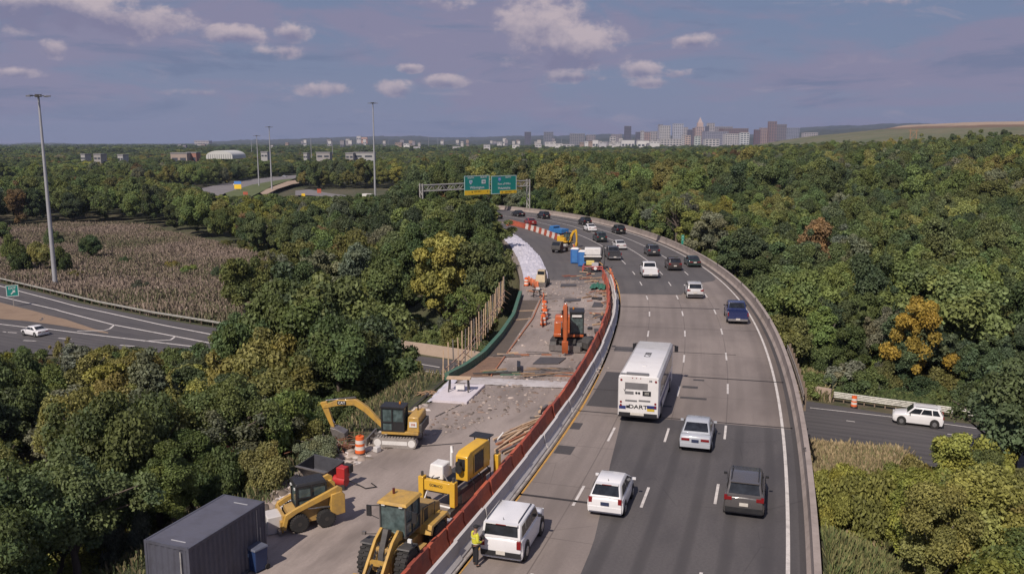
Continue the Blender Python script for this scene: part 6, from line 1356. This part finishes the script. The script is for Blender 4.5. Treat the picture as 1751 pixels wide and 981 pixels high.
def digger_bucket():
    q = at(1008, 600); e = simple('excavator_bucket', 'dark excavator bucket standing on the deck near the orange barriers', 'excavator bucket', (q.x, q.y, .012), 2.2); b = MB(); b.prism([(-.5, .0), (.2, .0), (.6, .3), (.62, .8), (.3, 1.15), (-.05, 1.2), (.1, .9), (.3, .6), (.1, .25), (-.5, .1)], -.5, .5); b.build('shell', DG, e, 30)
    for x in (-.5, .5): b = MB(); b.prism([(-.5, .0), (.2, .0), (.6, .3), (.62, .8), (.3, 1.15), (.0, .9)], x - .02, x + .02); b.build('side_plate', DG, e, 30)
digger_bucket()
def mini_loader():
    q = at(926, 488); e = simple('mini_loader', 'dusty tan mini loader parked in front of the white sheeting', 'mini loader', (q.x, q.y, .012), 2.9); T = mat('tan_paint', (.50, .40, .26), .6, 0, .4, 2)
    b = MB(); b.box((0, 0, .95), (1.3, 1.8, .9), top=(.8, .7)); b.build('body', T, e, 30, bevel=.05); b = MB(); b.box((0, -.1, 1.65), (1.0, 1.0, .6), top=(.85, .85)); b.build('cab', T, e, 30, bevel=.03); b = MB(); b.box((0, .42, 1.62), (.8, .04, .4)); b.build('windscreen', M_GLASS, e, 30)
    for x in (-.72, .72):
        for y in (-.6, .6): wheel(e, x, y, .40, .28, DG, tread=False, out=1 if x > 0 else -1)
    b = MB(); b.box((0, 1.4, .3), (1.6, .35, .5)); b.build('bucket', STL, e, 30)
mini_loader()
def toilet(u, v, label):
    q = at(u, v); e = simple('portable_toilet', label, 'portable toilet', (q.x, q.y, .012), -.2); B = mat('toilet_blue', (.03, .12, .36), .5, 0, .3, 2)
    b = MB(); b.box((0, 0, 1.1), (1.15, 1.15, 2.05)); b.build('body', B, e, 30, bevel=.03); b = MB(); b.box((0, 0, 2.2), (1.2, 1.2, .18), top=(.7, .7)); b.build('roof', WHT, e, 30); b = MB(); b.box((.02, -.59, 1.1), (.75, .04, 1.8)); b.build('door', mat('toilet_door', (.05, .18, .45), .5), e, 30, bevel=.01)
toilet(983, 450, 'blue portable toilet with white roof beside the white machine'); toilet(996, 455, 'blue portable toilet nearer the camera beside the white machine')
def truck(u, v, name, label, cat, rz, cabm, L=5.5, box=None, z=.012, q=None, sc_=1):
    q = q or at(u, v); e = simple(name, label, cat, (q.x, q.y, q.z + z), rz); e.scale = (sc_,) * 3
    b = MB(); b.box((0, 0, .75), (1.0, L, .25)); b.build('chassis', M_BLACK, e, 30)
    b = MB(); b.prism([(L / 2 - 1.7, .7), (L / 2 - 1.7, 2.4), (L / 2 - .5, 2.4), (L / 2 - .05, 1.6), (L / 2, .7)], -1.05, 1.05); b.build('cab', cabm, e, 30, bevel=.05)
    b = MB(); b.prism([(L / 2 - .47, 2.3), (L / 2 - .06, 1.65), (L / 2 - .02, 1.68), (L / 2 - .43, 2.33)], -.9, .9); b.box((0, L / 2 - 1.72, 1.95), (1.5, .03, .5)); b.build('windscreen', M_GLASS, e, 30)
    if box: b = MB(); b.box((0, -.9, .9 + box[1] / 2), (2.2, L - 1.9, box[1])); b.build('load_box', box[0], e, 30, bevel=.03)
    for x in (-.95, .95):
        for y in (L / 2 - .9, -L / 2 + 1.0): b = MB(); b.cyl((x - .14, y, .45), (x + .14, y, .45), .45, n=16); b.build('wheel', M_TYRE, e, 30)
    for x in (-.8, .8): b = MB(); b.box((x, -L / 2 - .02, .95), (.2, .05, .14)); b.build('tail_light', M_RED, e, 30)
    return e
def pump():
    q = at(1013, 462); e = simple('pump_machine', 'white and black machine with yellow tank and red frame at the end of the barriers', 'machine', (q.x, q.y, .012), -.1)
    b = MB(); b.box((0, .6, 2.6), (2.2, 1.6, .9)); b.build('hood', WHT, e, 30, bevel=.08); b = MB(); b.box((0, .2, 1.7), (2.3, 1.8, .9)); b.build('body', M_BLACK, e, 30); b = MB(); b.box((0, -.75, 2.0), (2.4, .12, .14)); b.box((.1, -.72, 2.15), (2.0, .1, .1)); b.build('bumper', WHT, e, 30)
    b = MB(); b.box((-.3, -1.2, 1.2), (1.1, .6, .6)); b.build('tank', mat('tank_yellow', (.62, .50, .16), .5), e, 30, bevel=.06); b = MB(); b.box((.35, -1.5, .9), (.9, .4, .7)); b.build('control_box', mat('pale_grey_box', (.45, .44, .46), .5), e, 30, bevel=.02)
    b = MB(); b.tube([(-1.3, -1.9, .75), (1.4, -1.9, .75)], .07); b.tube([(-1.3, -1.9, .45), (1.4, -1.9, .45)], .07); b.tube([(-1.3, -1.9, .1), (-1.3, -1.9, .8)], .06); b.tube([(1.4, -1.9, .1), (1.4, -1.9, .8)], .06); b.tube([(-1.3, -1.9, .75), (-1.2, .9, .75)], .06); b.build('frame', mat('red_frame', (.5, .07, .05), .5), e, 40)
    for z in (.15, .35, .55, .75): b = MB(); b.box((-.6, -2.3, z), (.9, .3, .06)); b.build('step', STL, e, 30)
    b = MB(); b.tube([(1.2, .4, 1.5), (1.5, .2, 3.4), (1.6, -.6, 1.6), (1.5, -1.4, .6)], .10, 8); b.build('hose', M_BLACK, e, 40)
    for x in (-1.0, 1.0):
        for y in (-.9, .9): b = MB(); b.cyl((x - .15, y, .42), (x + .15, y, .42), .42, n=14); b.build('wheel', M_TYRE, e, 30)
    b = MB(); b.cyl((.4, -2.0, .55), (.4, -2.1, .55), .22, n=14); b.build('spare_cap', WHT, e, 30)
pump()
excavator('crawler_crane', 'small yellow machine with folded arm on the far asphalt beside the barrier row', 'excavator', (*tuple(at(968, 421))[:2], .012), R(215), R(12), Y2, .82, 'front', False)
truck(958, 431, 'flatbed_trailer', 'low black flatbed trailer with white bumper beside the small yellow machine', 'trailer', R(150), DG, 4.5, (mat('trailer_deck', (.12, .11, .10), .7), .25), sc_=.75)
truck(955, 404, 'service_truck', 'bright blue service truck at the near end of the far white and orange blocks', 'truck', R(35), mat('truck_blue', (.04, .17, .42), .4), 5, (mat('truck_blue', (.04, .17, .42), .4), 1.0), sc_=.8)
def netting(reg, label):
    P = [at(u, v) for u, v in reg]; a, _ = resample(P, 24); V = []
    for i, p in enumerate(a):
        for z in (.05, .5, 1.0): V.append((p[0] + .1 * math.sin(i * 1.7 + z * 3), p[1] + .1 * math.cos(i * 2.3), z * (1 + .1 * math.sin(i))))
    Fq = [(i * 3 + j, i * 3 + j + 1, i * 3 + j + 4, i * 3 + j + 3) for i in range(23) for j in range(2)]; o = npmesh('safety_netting', V, Fq, mat('net_orange', (.62, .17, .07), .7, 0, .5, 6, (.3, .12, .07)), smooth=True)
    s = o.modifiers.new('th', 'SOLIDIFY'); s.thickness = .03; tag(o, label, 'safety netting')
netting([(930, 515), (928, 528), (934, 541), (930, 548), (926, 560)], 'crumpled orange safety netting around the drums left of the orange excavator'); netting([(980, 428), (986, 436), (981, 447)], 'orange safety netting beside the blue portable toilets'); netting([(1042, 470), (1047, 478), (1050, 492), (1052, 505)], 'crumpled orange netting along the barriers at the bend')
netting([(903, 486), (912, 491), (921, 497)], 'low orange netting in front of the tan mini loader')
def generator():
    q = at(918, 508); e = simple('saw_stand', 'small black stand with white box left of the deck joint', 'stand', (q.x, q.y, .012), .2)
    for x in (-.4, .4):
        for y in (-.2, .2): b = MB(); b.cyl((x, y, 0), (x * .8, y * .5, .8), .04, n=6); b.build('leg', M_BLACK, e, 30)
    b = MB(); b.box((0, 0, .84), (1.0, .5, .08)); b.build('top', M_BLACK, e, 30); b = MB(); b.box((.1, 0, 1.0), (.4, .3, .25)); b.build('box', WHT, e, 30)
generator()
tarp = cloth('green_tarp', [[(1008, 496), (1020, 494), (1034, 497)], [(1012, 488), (1022, 486), (1036, 489)]], mat('tarp_green', (.04, .15, .10), .6, 0, .4, 2), 'crumpled green tarpaulin near the bend of the orange barriers', 'tarpaulin', .25, .1, 8, 18)
# ------------------------------------------------------------------ signs, masts, the gantry
GALV = mat('galvanised_steel', (.40, .385, .36), .5, .3, .35, 2); SGN = mat('sign_green', (.012, .26, .22), .5, 0, .15, 1); SGW = mat('sign_white', (.72, .76, .74), .5); SGY = mat('sign_yellow', (.90, .58, .03), .5, 0, .15, 1); SGB = mat('sign_blue', (.10, .25, .62), .5); POLE = mat('mast_steel', (.44, .44, .46), .45, .3, .25, .5)
def gantry():
    A = Vector((4.3, 226, 0)); B = Vector((-21.3, 201, 0)); d = (B - A); L = d.length; rz = math.atan2(d.y, d.x) - math.pi; e = empty('sign_gantry', 'galvanised steel truss gantry spanning the far end of the highway', 'sign gantry', tuple(A), rz)
    # local -X runs to the left post
    for x in (0, -L):
        base = -5 if x else .0
        for y in (-.5, .5): b = MB(); b.cyl((x, y, base), (x, y, 7.9), .19, n=10); b.build('post', GALV, e, 40)
        b = MB()
        for z in np.arange(.4, 6.3, 1.5): b.cyl((x, -.5, z), (x, .5, z + 1.4), .07, n=6)
        b.build('bracing', GALV, e, 40)
    for y in (-.5, .5):
        for z in (6.1, 7.5): b = MB(); b.cyl((.2, y, z), (-L - .2, y, z), .13, n=8); b.build('chord', GALV, e, 40)
    b = MB(); n = 22
    for k in range(n):
        x0, x1 = -L * k / n, -L * (k + 1) / n
        for y in (-.5, .5): b.cyl((x0, y, 6.1 if k % 2 else 7.5), (x1, y, 7.5 if k % 2 else 6.1), .07, n=5)
        b.cyl((x0, -.5, 7.5), (x1, .5, 7.5), .05, n=5); b.cyl((x0, -.5, 6.1), (x0, -.5, 7.5), .06, n=5)
    b.build('lattice', GALV, e, 40)
    def sign(u0, u1, v0, v1, label, yel):
        # where the sight line meets the truss
        def hit(u):
            r = ray(u, 330); t = (A.x * d.y - A.y * d.x) / (r.x * d.y - r.y * d.x); return Vector((r.x * t, r.y * t, 0))
        p0, p1 = hit(u0), hit(u1); c = (p0 + p1) / 2; w = (p1 - p0).length; yy = c.y; z1, z0 = aty((u0 + u1) / 2, v0, yy).z, aty((u0 + u1) / 2, v1, yy).z; h = z1 - z0; nrm = Vector((d.y, -d.x, 0)).normalized()
        if nrm.y > 0: nrm = -nrm
        s = empty('highway_sign', label, 'highway sign', tuple(c + nrm * .85 + Vector((0, 0, z0))), rz)
        b = MB(); b.box((0, 0, h / 2), (w, .10, h)); b.build('panel', SGN, s, 30)
        b = MB()
        for x in (-w / 2 + .10, w / 2 - .10): b.box((x, -.06, h / 2), (.13, .03, h - .1))
        for z in (.10, h - .10): b.box((0, -.062, z), (w - .1, .03, .13))
        b.build('border', SGW, s, 30)
        b = MB(); b.box((0, .55, h * .3), (w * .8, .1, .1)); b.box((0, .55, h * .6), (w * .8, .1, .1)); b.build('bracket', GALV, s, 30)
        return s, w, h
    s, w, h = sign(790, 833, 300, 333, 'green highway sign with two white shields and full yellow strip on the gantry', 1); fr = (R(90), 0, 0)
    b = MB(); b.box((0, -.065, h * .13), (w - .05, .04, h * .24)); b.build('yellow_strip', SGY, s, 30); text('EXIT ONLY', h * .10, M_BLACK, s, (.2, -.09, h * .17), fr); 
    for x in (-.2 * w, .42 * w): text('v', h * .2, M_BLACK, s, (x, -.09, h * .16), fr)
    text('SOUTH', h * .13, SGW, s, (-w * .25, -.07, h * .89), fr); text('NORTH', h * .13, SGW, s, (w * .26, -.07, h * .89), fr); text('Wilmington', h * .19, SGW, s, (0, -.07, h * .38), fr, sx=1.1)
    b = MB(); b.prism([(0, 0), (.01, 0)], 0, .01) if False else b.poly([(-w * .25 + x * h, -.075, h * .68 + z * h) for x, z in ((-.11, .08), (.11, .08), (.10, -.04), (0, -.13), (-.10, -.04))]); sh = b.build('shield', SGW, s, None); text('95', h * .15, SGB, sh, (-w * .25, -.09, h * .67), fr)
    b = MB(); b.box((w * .26, -.07, h * .67), (h * .27, .02, h * .2)); sh = b.build('shield', SGW, s, None); text('202', h * .12, M_BLACK, sh, (w * .26, -.09, h * .67), fr)
    s, w, h = sign(836, 879, 300, 331, 'green highway sign with blue shield and half yellow strip on the gantry', 0)
    b = MB(); b.box((w * .17, -.065, h * .09), (w * .66, .04, h * .17)); b.build('yellow_strip', SGY, s, 30); text('EXIT ONLY', h * .10, M_BLACK, s, (w * .17, -.09, h * .09), fr)
    for x in (-.08 * w, .43 * w): text('v', h * .2, M_BLACK, s, (x, -.09, h * .10), fr)
    text('NORTH', h * .12, SGW, s, (w * .16, -.07, h * .89), fr); text('Port of Wilm', h * .165, SGW, s, (.05, -.07, h * .54), fr, sx=1.1); text('Philadelphia', h * .175, SGW, s, (.05, -.07, h * .31), fr, sx=1.15)
    b = MB(); b.poly([(-w * .18 + x * h, -.075, h * .80 + z * h) for x, z in ((-.11, .11), (.11, .11), (.11, -.05), (0, -.14), (-.11, -.05))]); sh = b.build('shield', SGB, s, None); text('495', h * .11, SGW, sh, (-w * .18, -.09, h * .80), fr)
gantry()
def mast(ub, vb, ut, vt, zb, label, group=None, r=.32, heads=True, yy=None, kind='light_mast'):
    p = at(ub, vb, zb); 
    if yy: p = aty(ub, vb, yy)
    top = aty(ut, vt, p.y).z; zg = float(ground_h(np.array([p.x]), np.array([p.y]))[0]); zg = min(zg, p.z); Hh = top - zg; e = empty(kind, label, 'light mast', (p.x, p.y, zg), 0, group)
    b = MB(); b.cyl((0, 0, 0), (0, 0, Hh), r, r * .42, 12); b.build('pole', POLE, e, 60); b = MB(); b.cyl((0, 0, 0), (0, 0, .5), r * 1.6, n=12); b.build('base', M_WALLG, e, 30)
    if heads:
        b = MB(); b.cyl((0, 0, Hh - .3), (0, 0, Hh + .15), r * 1.3, n=12); b.tube([(1.0 * math.cos(a), 1.0 * math.sin(a), Hh - .1) for a in np.linspace(0, 6.283, 17)], .05, 6); b.build('ring', DG, e, 30)
        for k in range(6):
            a = k * math.pi / 3 + .2; b = MB(); b.cyl((0, 0, Hh), (1.5 * math.cos(a), 1.5 * math.sin(a), Hh - .12), .04, n=6); b.box((1.75 * math.cos(a), 1.75 * math.sin(a), Hh - .16), (.75, .42, .26), rz=a); b.build('lamp_head', mat('lamp_housing', (.25, .25, .27), .35, .4), e, 30)
    return e
mast(95, 489, 66, 163, -10.5, 'tall grey lighting mast rising from the near edge of the reed field', r=.46)
mast(642, 346, 635, 176, -8.5, 'tall grey lighting mast standing in the wood beside the white truck', r=.5)
mast(465, 324, 461, 217, -9, 'lighting mast at the distant interchange, taller of the two', r=.5)
mast(443, 318, 438, 232, -9, 'lighting mast at the distant interchange, shorter of the two', r=.45)
for i, (ub, vb, ut, vt) in enumerate(((533, 281, 531, 237), (569, 272, 569, 243), (609, 268, 609, 248), (431, 270, 431, 239), (733, 258, 733, 233), (749, 258, 749, 236), (930, 254, 930, 221), (960, 254, 960, 235), (1017, 252, 1017, 232), (664, 256, 664, 238), (681, 254, 681, 240))):
    mast(ub, vb, ut, vt, -8, 'thin distant pole rising over the woods before the skyline', 'thin poles over the distant woods', r=.55 + .05 * (i % 3), heads=False, kind='utility_pole')
def exit_sign():
    p = at_low(24, 524); r = p.y / ray(21, 497).y; c = aty(21, 497, p.y); w = 18 / F * p.y; e = empty('exit_sign', 'small green EXIT sign with arrow on a post between the lower roads', 'road sign', (c.x, c.y, p.z - .1), R(30)); z = c.z - p.z + .1; w *= 1.05
    b = MB(); b.box((0, 0, z), (w, .06, w * 1.05)); b.build('panel', SGN, e, 30); b = MB()
    for x in (-w / 2 + .06, w / 2 - .06): b.box((x, -.04, z), (.09, .02, w * 1.03))
    for k in (-1, 1): b.box((0, -.042, z + k * (w * .525 - .06)), (w - .05, .02, .09))
    b.build('border', SGW, e, 30); text('EXIT', w * .30, SGW, e, (0, -.05, z + w * .24), (R(90), 0, 0))
    b = MB(); b.box((0, -.05, z - w * .18), (w * .36, .02, w * .10), ry=R(-45)); b.poly([(w * .22, -.055, z + .04 * w), (w * .22, -.055, z - w * .20), (-w * .02, -.055, z + w * .04)]); b.build('arrow', SGW, e, 30)
    b = MB(); b.box((0, .07, z / 2), (.12, .08, z)); b.build('post', GALV, e, 30)
exit_sign()
def mile_sign():
    q = RP(108, 1.0, 1.0); e = empty('mile_marker', 'narrow green marker sign standing on the outer parapet', 'marker sign', tuple(q), .1); b = MB(); b.box((0, 0, .8), (.45, .04, 1.5)); b.build('panel', mat('marker_green', (.02, .26, .20), .5), e, 30); text('N', .3, SGW, e, (0, -.03, 1.25), (R(90), 0, 0)); text('5', .3, SGW, e, (0, -.03, .8), (R(90), 0, 0)); b = MB(); b.cyl((0, .03, -.5), (0, .03, 1.4), .03, n=6); b.build('post', GALV, e, 30)
mile_sign()
# ------------------------------------------------------------------ the distant interchange
IZ = -9.3
def istrip(name, A, B, m): a = [at(u, v, IZ + .5) for u, v in A]; b = [at(u, v, IZ + .5) for u, v in B]; aa, t = resample(a, 40); bb_, _ = resample(b, 40); V = np.stack([aa, bb_], 1).reshape(-1, 3); i = np.arange(39) * 2; o = npmesh(name, V, np.stack([i, i + 1, i + 3, i + 2], 1), m); o['kind'] = 'structure'; return o
ip = mat('far_pavement', (.19, .175, .175), .9, 0, .4, .1); it = mat('far_tan', (.36, .27, .20), .9, 0, .4, .1); ig = mat('far_grass', (.10, .12, .04), .95, 0, .5, .1)
istrip('far_road', [(345, 322), (375, 315), (420, 308), (470, 302), (525, 298)], [(360, 345), (385, 330), (430, 316), (475, 308), (530, 303)], ip); istrip('far_grass', [(385, 330), (430, 316), (475, 308), (505, 305)], [(395, 345), (430, 336), (450, 326), (470, 318)], ig)
istrip('far_embankment', [(445, 330), (465, 318), (490, 310), (520, 306)], [(452, 334), (475, 323), (500, 315), (525, 311)], it); istrip('far_road', [(505, 326), (530, 324), (560, 330), (620, 338), (670, 341)], [(505, 334), (530, 334), (560, 337), (620, 344), (670, 347)], ip)
q = at(627, 344, IZ + .5); truck(0, 0, 'box_truck', 'white box truck on the road in the wood beside the tall mast', 'truck', R(60), P_WHITE, 7.5, (WHT, 2.8), q=q, sc_=.9)
def panel_sign(u, v0, v1, w, m, label, m2=None):
    p = at(u, v1 + 4, IZ); e = empty('road_sign', label, 'road sign', (p.x, p.y, p.z)); t, b_ = aty(u, v0, p.y).z - p.z, aty(u, v1, p.y).z - p.z; ww = w / F * p.y; b = MB(); b.box((0, 0, (t + b_) / 2), (ww, .1, t - b_)); b.build('panel', m, e, 30)
    if m2: b = MB(); b.box((0, -.06, b_ + (t - b_) * .3), (ww, .06, (t - b_) * .6)); b.build('lower_panel', m2, e, 30)
    for x in (-ww * .35, ww * .35): b = MB(); b.box((x, .1, t / 2), (.12, .1, t)); b.build('post', GALV, e, 30)
panel_sign(407, 310, 323, 12, SGB, 'blue and yellow sign at the distant interchange', SGY); panel_sign(420, 328, 333, 8, M_ORG[2], 'orange work sign on the grass of the distant interchange'); panel_sign(546, 323, 330, 7, M_ORG[2], 'orange work sign beside the far road right of the grass'); panel_sign(519, 331, 337, 6, SGY, 'yellow warning sign before the far road'); panel_sign(475, 281, 284, 8, WHT, 'white sign in the trees behind the distant interchange')
for i, (u, v, m, l) in enumerate(((512, 297, P_WHITE, 'white car on the distant interchange road, farther one'), (405, 316, P_WHITE, 'white car on the distant interchange road beside the blue sign'), (487, 302, P_SILVER, 'silver car on the distant interchange road between the masts'), (412, 341, P_WHITE, 'white car at the near edge of the distant interchange'))):
    q = at(u, v + 1, IZ + .5); make_car('sedan', l, 'car', 'sedan', m, tuple(q), R(-70))
# ------------------------------------------------------------------ buildings
WIN = mat('window_band', (.07, .08, .10), .3)
def building(u0, u1, vt, y, c, label, group=None, depth=None, floors=None, roof=None, setback=None, gable=False, cname=None, vb=None):
    x0, x1 = aty(u0, 243, y).x, aty(u1, 243, y).x; z1 = aty((u0 + u1) / 2, vt, y).z; zg = -10.0; w = x1 - x0; h = z1 - zg; dp = depth or max(12, w * .7); m = mat('facade_%02d%02d%02d' % tuple(int(k * 99) for k in c), c, .85, 0, .2, .05)
    e = empty('building', label, 'building', ((x0 + x1) / 2, y, zg), 0, group)
    b = MB(); b.box((0, dp / 2, h / 2), (w, dp, h)); b.build('wall', m, e, 30)
    if gable: b = MB(); b.prism([(0, h), (dp / 2, h + w * .18), (dp, h)], -w / 2 - .3, w / 2 + .3); b.build('roof', mat('shingle_roof', (.10, .09, .09), .9), e, 30)
    else: b = MB(); b.box((0, dp / 2, h + .5), (w + .6, dp + .6, 1.0)); b.build('roof', roof or mat('flat_roof', (.26, .25, .26), .9), e, 30)
    n = floors or max(1, int(h / 7)); fh = h / (n + .3)
    for k in range(n):
        z = h - fh * (k + .55)
        if z < 6 and h > 30: break
        if group and h < 30: z = h - 3.0; fh = 3.0
        nc = max(2, int(w / 9)); b = MB()
        for j in range(nc): b.box((-w / 2 + w * (j + .5) / nc, -.12, z), (w / nc * .68, .3, min(fh * .5, 6)))
        b.build('window_row', WIN, e, 30)
    if setback: b = MB(); sw, sh = setback; b.box((0, dp / 2, h + sh / 2 + 1), (w * sw, dp * sw, sh)); b.build('penthouse', m, e, 30)
    return e
P1, P2, P3, P4, P5, P6 = (.30, .26, .27), (.42, .38, .38), (.20, .13, .12), (.11, .10, .13), (.50, .47, .46), (.36, .25, .22)
YC = 4000
for a in [(1068, 1079, 216, YC, P4, 'dark slab tower standing alone left of the downtown cluster'), (1125, 1133, 213, YC + 300, (.26, .25, .32), 'slim grey tower behind the bright white tower'), (1128, 1146, 215, YC, P5, 'bright white tower with dark recessed middle'), (1151, 1168, 212, YC, (.46, .46, .52), 'pale blue white tower between the white tower and the spire'), (1168, 1176, 218, YC + 400, P2, 'narrow pale tower right beside the pale blue tower'),
          (1176, 1184, 222, YC, P4, 'short dark block left of the spired tower'), (1184, 1190, 219, YC + 200, P3, 'narrow brown block left of the spired tower'), (1209, 1221, 211, YC + 300, P2, 'pale tower with white cap right of the spired tower'), (1206, 1212, 216, YC, P4, 'narrow dark tower beside the spired tower'), (1221, 1252, 217, YC + 400, P1, 'wide grey block with stepped top in the downtown middle'),
          (1206, 1245, 225, YC - 100, (.28, .27, .33), 'long grey blue block low in the downtown middle'), (1236, 1279, 220, YC, P3, 'long dark brown block right of the downtown middle'), (1290, 1300, 222, YC, (.16, .09, .09), 'small dark red block between the brown slab and the brick tower'), (1300, 1314, 219, YC + 200, P6, 'pinkish block left of the brick tower'), (1314, 1327, 208, YC, (.24, .16, .15), 'tall brick red tower on the right of the skyline'),
          (1327, 1344, 213, YC + 100, (.20, .17, .18), 'brown grey slab right of the tall brick tower'), (1344, 1366, 219, YC + 500, (.25, .26, .32), 'wide blue grey building at the right end of the skyline'), (1375, 1398, 227, YC - 400, P2, 'pale low building under the wooded ridge right of the skyline'), (1087, 1095, 226, YC, P4, 'short dark block between the slab tower and the pink blocks'), (1095, 1101, 224, YC, P5, 'small white block left of the pink blocks'), (1101, 1112, 226, YC, P6, 'pink block left of the white tower'), (1112, 1124, 225, YC + 100, P2, 'pale block just left of the white tower'),
          (1172, 1181, 232, YC - 900, (.52, .40, .34), 'pinkish building in front of the spired tower'), (1188, 1198, 233, YC - 900, (.50, .54, .50), 'mint white building in front of the spired tower'), (1166, 1171, 231, YC - 700, P5, 'thin white block in front of the pale blue tower'), (1240, 1268, 229, YC - 600, P5, 'low pale building below the dark brown block'), (1266, 1281, 227, YC - 700, (.55, .56, .56), 'round white tank shaped building right of the low pale one'), (1206, 1230, 238, YC - 1300, P5, 'low white building in front of the grey blue block'), (1130, 1166, 238, YC - 1200, P5, 'long low white building below the white tower'), (1046, 1063, 230, YC, P1, 'low grey hillside block left of the slab tower'),
          (1003, 1018, 231, YC, P1, 'grey hillside block above the row of white warehouses'), (975, 1000, 229, YC, (.24, .23, .25), 'wide grey building on the ridge left of the slab tower'), (897, 908, 226, YC, P4, 'dark apartment block on the ridge above the warehouses'), (930, 946, 226, YC + 100, (.2, .2, .24), 'dark pair of blocks on the middle ridge'), (1043, 1053, 234, YC - 500, P5, 'small white building low left of the slab tower')]:
    building(*a)
e = building(1190, 1204, 217, YC, (.48, .36, .32), 'pink stone tower with pointed spire in the middle of the skyline'); zt = aty(1197, 217, YC).z + 10; ww = 40 / 2.0
b = MB(); b.box((0, 13, zt + 9), (26, 22, 18)); b.build('upper_storeys', mat('facade_483632', (.48, .36, .32), .85), e, 30); b = MB(); b.box((0, 13, zt + 30), (22, 18, 26), top=(.05, .05)); b.build('spire', mat('spire_stone', (.42, .33, .31), .8), e, 30)
r = random.Random(3)
for u0, u1, vt, y in [(915, 926, 247, 2100), (932, 947, 243, 2300), (950, 962, 246, 2000), (962, 982, 247, 2100), (1000, 1011, 242, 2600), (1013, 1023, 240, 2600), (1025, 1037, 243, 2500), (876, 888, 248, 1900), (827, 838, 248, 1900), (774, 787, 251, 1700), (707, 718, 251, 1700), (540, 563, 262, 850), (590, 603, 263, 850), (603, 638, 262, 860), (445, 456, 261, 860), (518, 524, 263, 850), (158, 170, 265, 780), (136, 143, 265, 790), (199, 208, 266, 780), (1052, 1060, 243, 2400), (1063, 1085, 240, 2600), (1090, 1110, 241, 2600), (1112, 1128, 242, 2500), (690, 700, 246, 2300), (850, 858, 243, 2400), (1385, 1396, 247, 2000)]:
    building(u0, u1, vt, y, r.choice([(.40, .39, .38), (.34, .32, .31)]) if y < 1000 else r.choice([(.60, .58, .57), (.52, .50, .50), (.66, .64, .62), (.48, .46, .48)]), 'low white flat roofed building among the distant trees', 'white buildings among the distant trees', floors=1)
for k in range(70):
    u = r.uniform(480, 1130) if k < 56 else r.uniform(60, 480); y = r.uniform(2300, 4100); w = r.uniform(3, 7); v = 243 - r.uniform(1, 7) + (4100 - y) / 420 + (3 if u < 480 else 0)
    if u < 480: y = r.uniform(1800, 3000); v = r.uniform(247, 256)
    building(u, u + w, v, y, r.choice([(.45, .42, .40), (.32, .24, .20), (.55, .52, .50), (.26, .24, .26)]), 'small distant house with dark roof in the wooded suburb', 'houses in the distant wooded suburb', floors=1, gable=True)
building(290, 318, 263, 840, (.36, .29, .25), 'long low brown building left of the white arched hall', floors=1); building(318, 334, 262, 850, (.34, .17, .13), 'low red brown building left of the white arched hall', floors=1); building(332, 357, 241, 5200, (.50, .44, .42), 'pale hilltop building on the left skyline', floors=3); building(618, 628, 235, 4600, (.50, .30, .22), 'reddish hilltop building behind the tall mast', floors=2); building(610, 617, 233, 4600, P5, 'white hilltop building just left of the reddish one', floors=2)
def arched_hall():
    y = 790; x0, x1 = aty(352, 262, y).x, aty(397, 262, y).x; zt = aty(375, 257.5, y).z; w = x1 - x0; zb = aty(375, 268, y).z - 2; e = empty('arched_hall', 'white hall with a broad arched roof among the trees at left', 'building', ((x0 + x1) / 2, y, zb)); h = zt - zb; n = 20
    b = MB(); b.loft([[(w / 2 * math.cos(math.pi * (1 - k / n)), yy, h * .3 + h * .7 * math.sin(math.pi * k / n)) for k in range(n + 1)] + [(w / 2, yy, 0), (-w / 2, yy, 0)] for yy in (0, 40)]); b.build('shell', mat('white_membrane', (.58, .58, .55), .6), e, 30)
    b = MB()
    for k in range(1, 12): x = -w / 2 + w * k / 12; b.box((x, -.1, h * .3), (.5, .3, h * .5))
    b.build('rib', mat('rib_grey', (.35, .35, .35), .6), e, 30)
arched_hall()
def pylon(u, vb, vt, y, w):
    p = aty(u, vb, y); zg = p.z - 8; t = aty(u, vt, y).z - zg; e = empty('power_pylon', 'brown H shaped power line frame below the landfill', 'power pylon', (p.x, y, zg)); b = MB()
    for x in (-w / 2, w / 2): b = MB(); b.cyl((x, 0, 0), (x, 0, t), .5, n=6); b.build('leg', WOOD, e, 30)
    b = MB(); b.box((0, 0, t * .93), (w * 1.6, .5, .6)); b.cyl((-w / 2, 0, t * .5), (w / 2, 0, t * .9), .25, n=5); b.cyl((w / 2, 0, t * .5), (-w / 2, 0, t * .9), .25, n=5); b.build('crossarm', WOOD, e, 30)
pylon(1561, 242, 221, 900, 6.5)

# ------------------------------------------------------------------ the air
def haze():
    me = MB(); me.bb(-9000, 9000, -60, 9300, -40, 230); o = me.build('haze', None, None, None); o['kind'] = 'stuff'; m = bpy.data.materials.new('haze'); m.use_nodes = True; N = m.node_tree.nodes; N.clear(); out = N.new('ShaderNodeOutputMaterial'); v = N.new('ShaderNodeVolumePrincipled')
    v.inputs['Color'].default_value = (.62, .72, 1.0, 1); v.inputs['Density'].default_value = .00007; v.inputs['Anisotropy'].default_value = .2; m.node_tree.links.new(v.outputs[0], out.inputs['Volume']); o.data.materials.append(m)
haze()
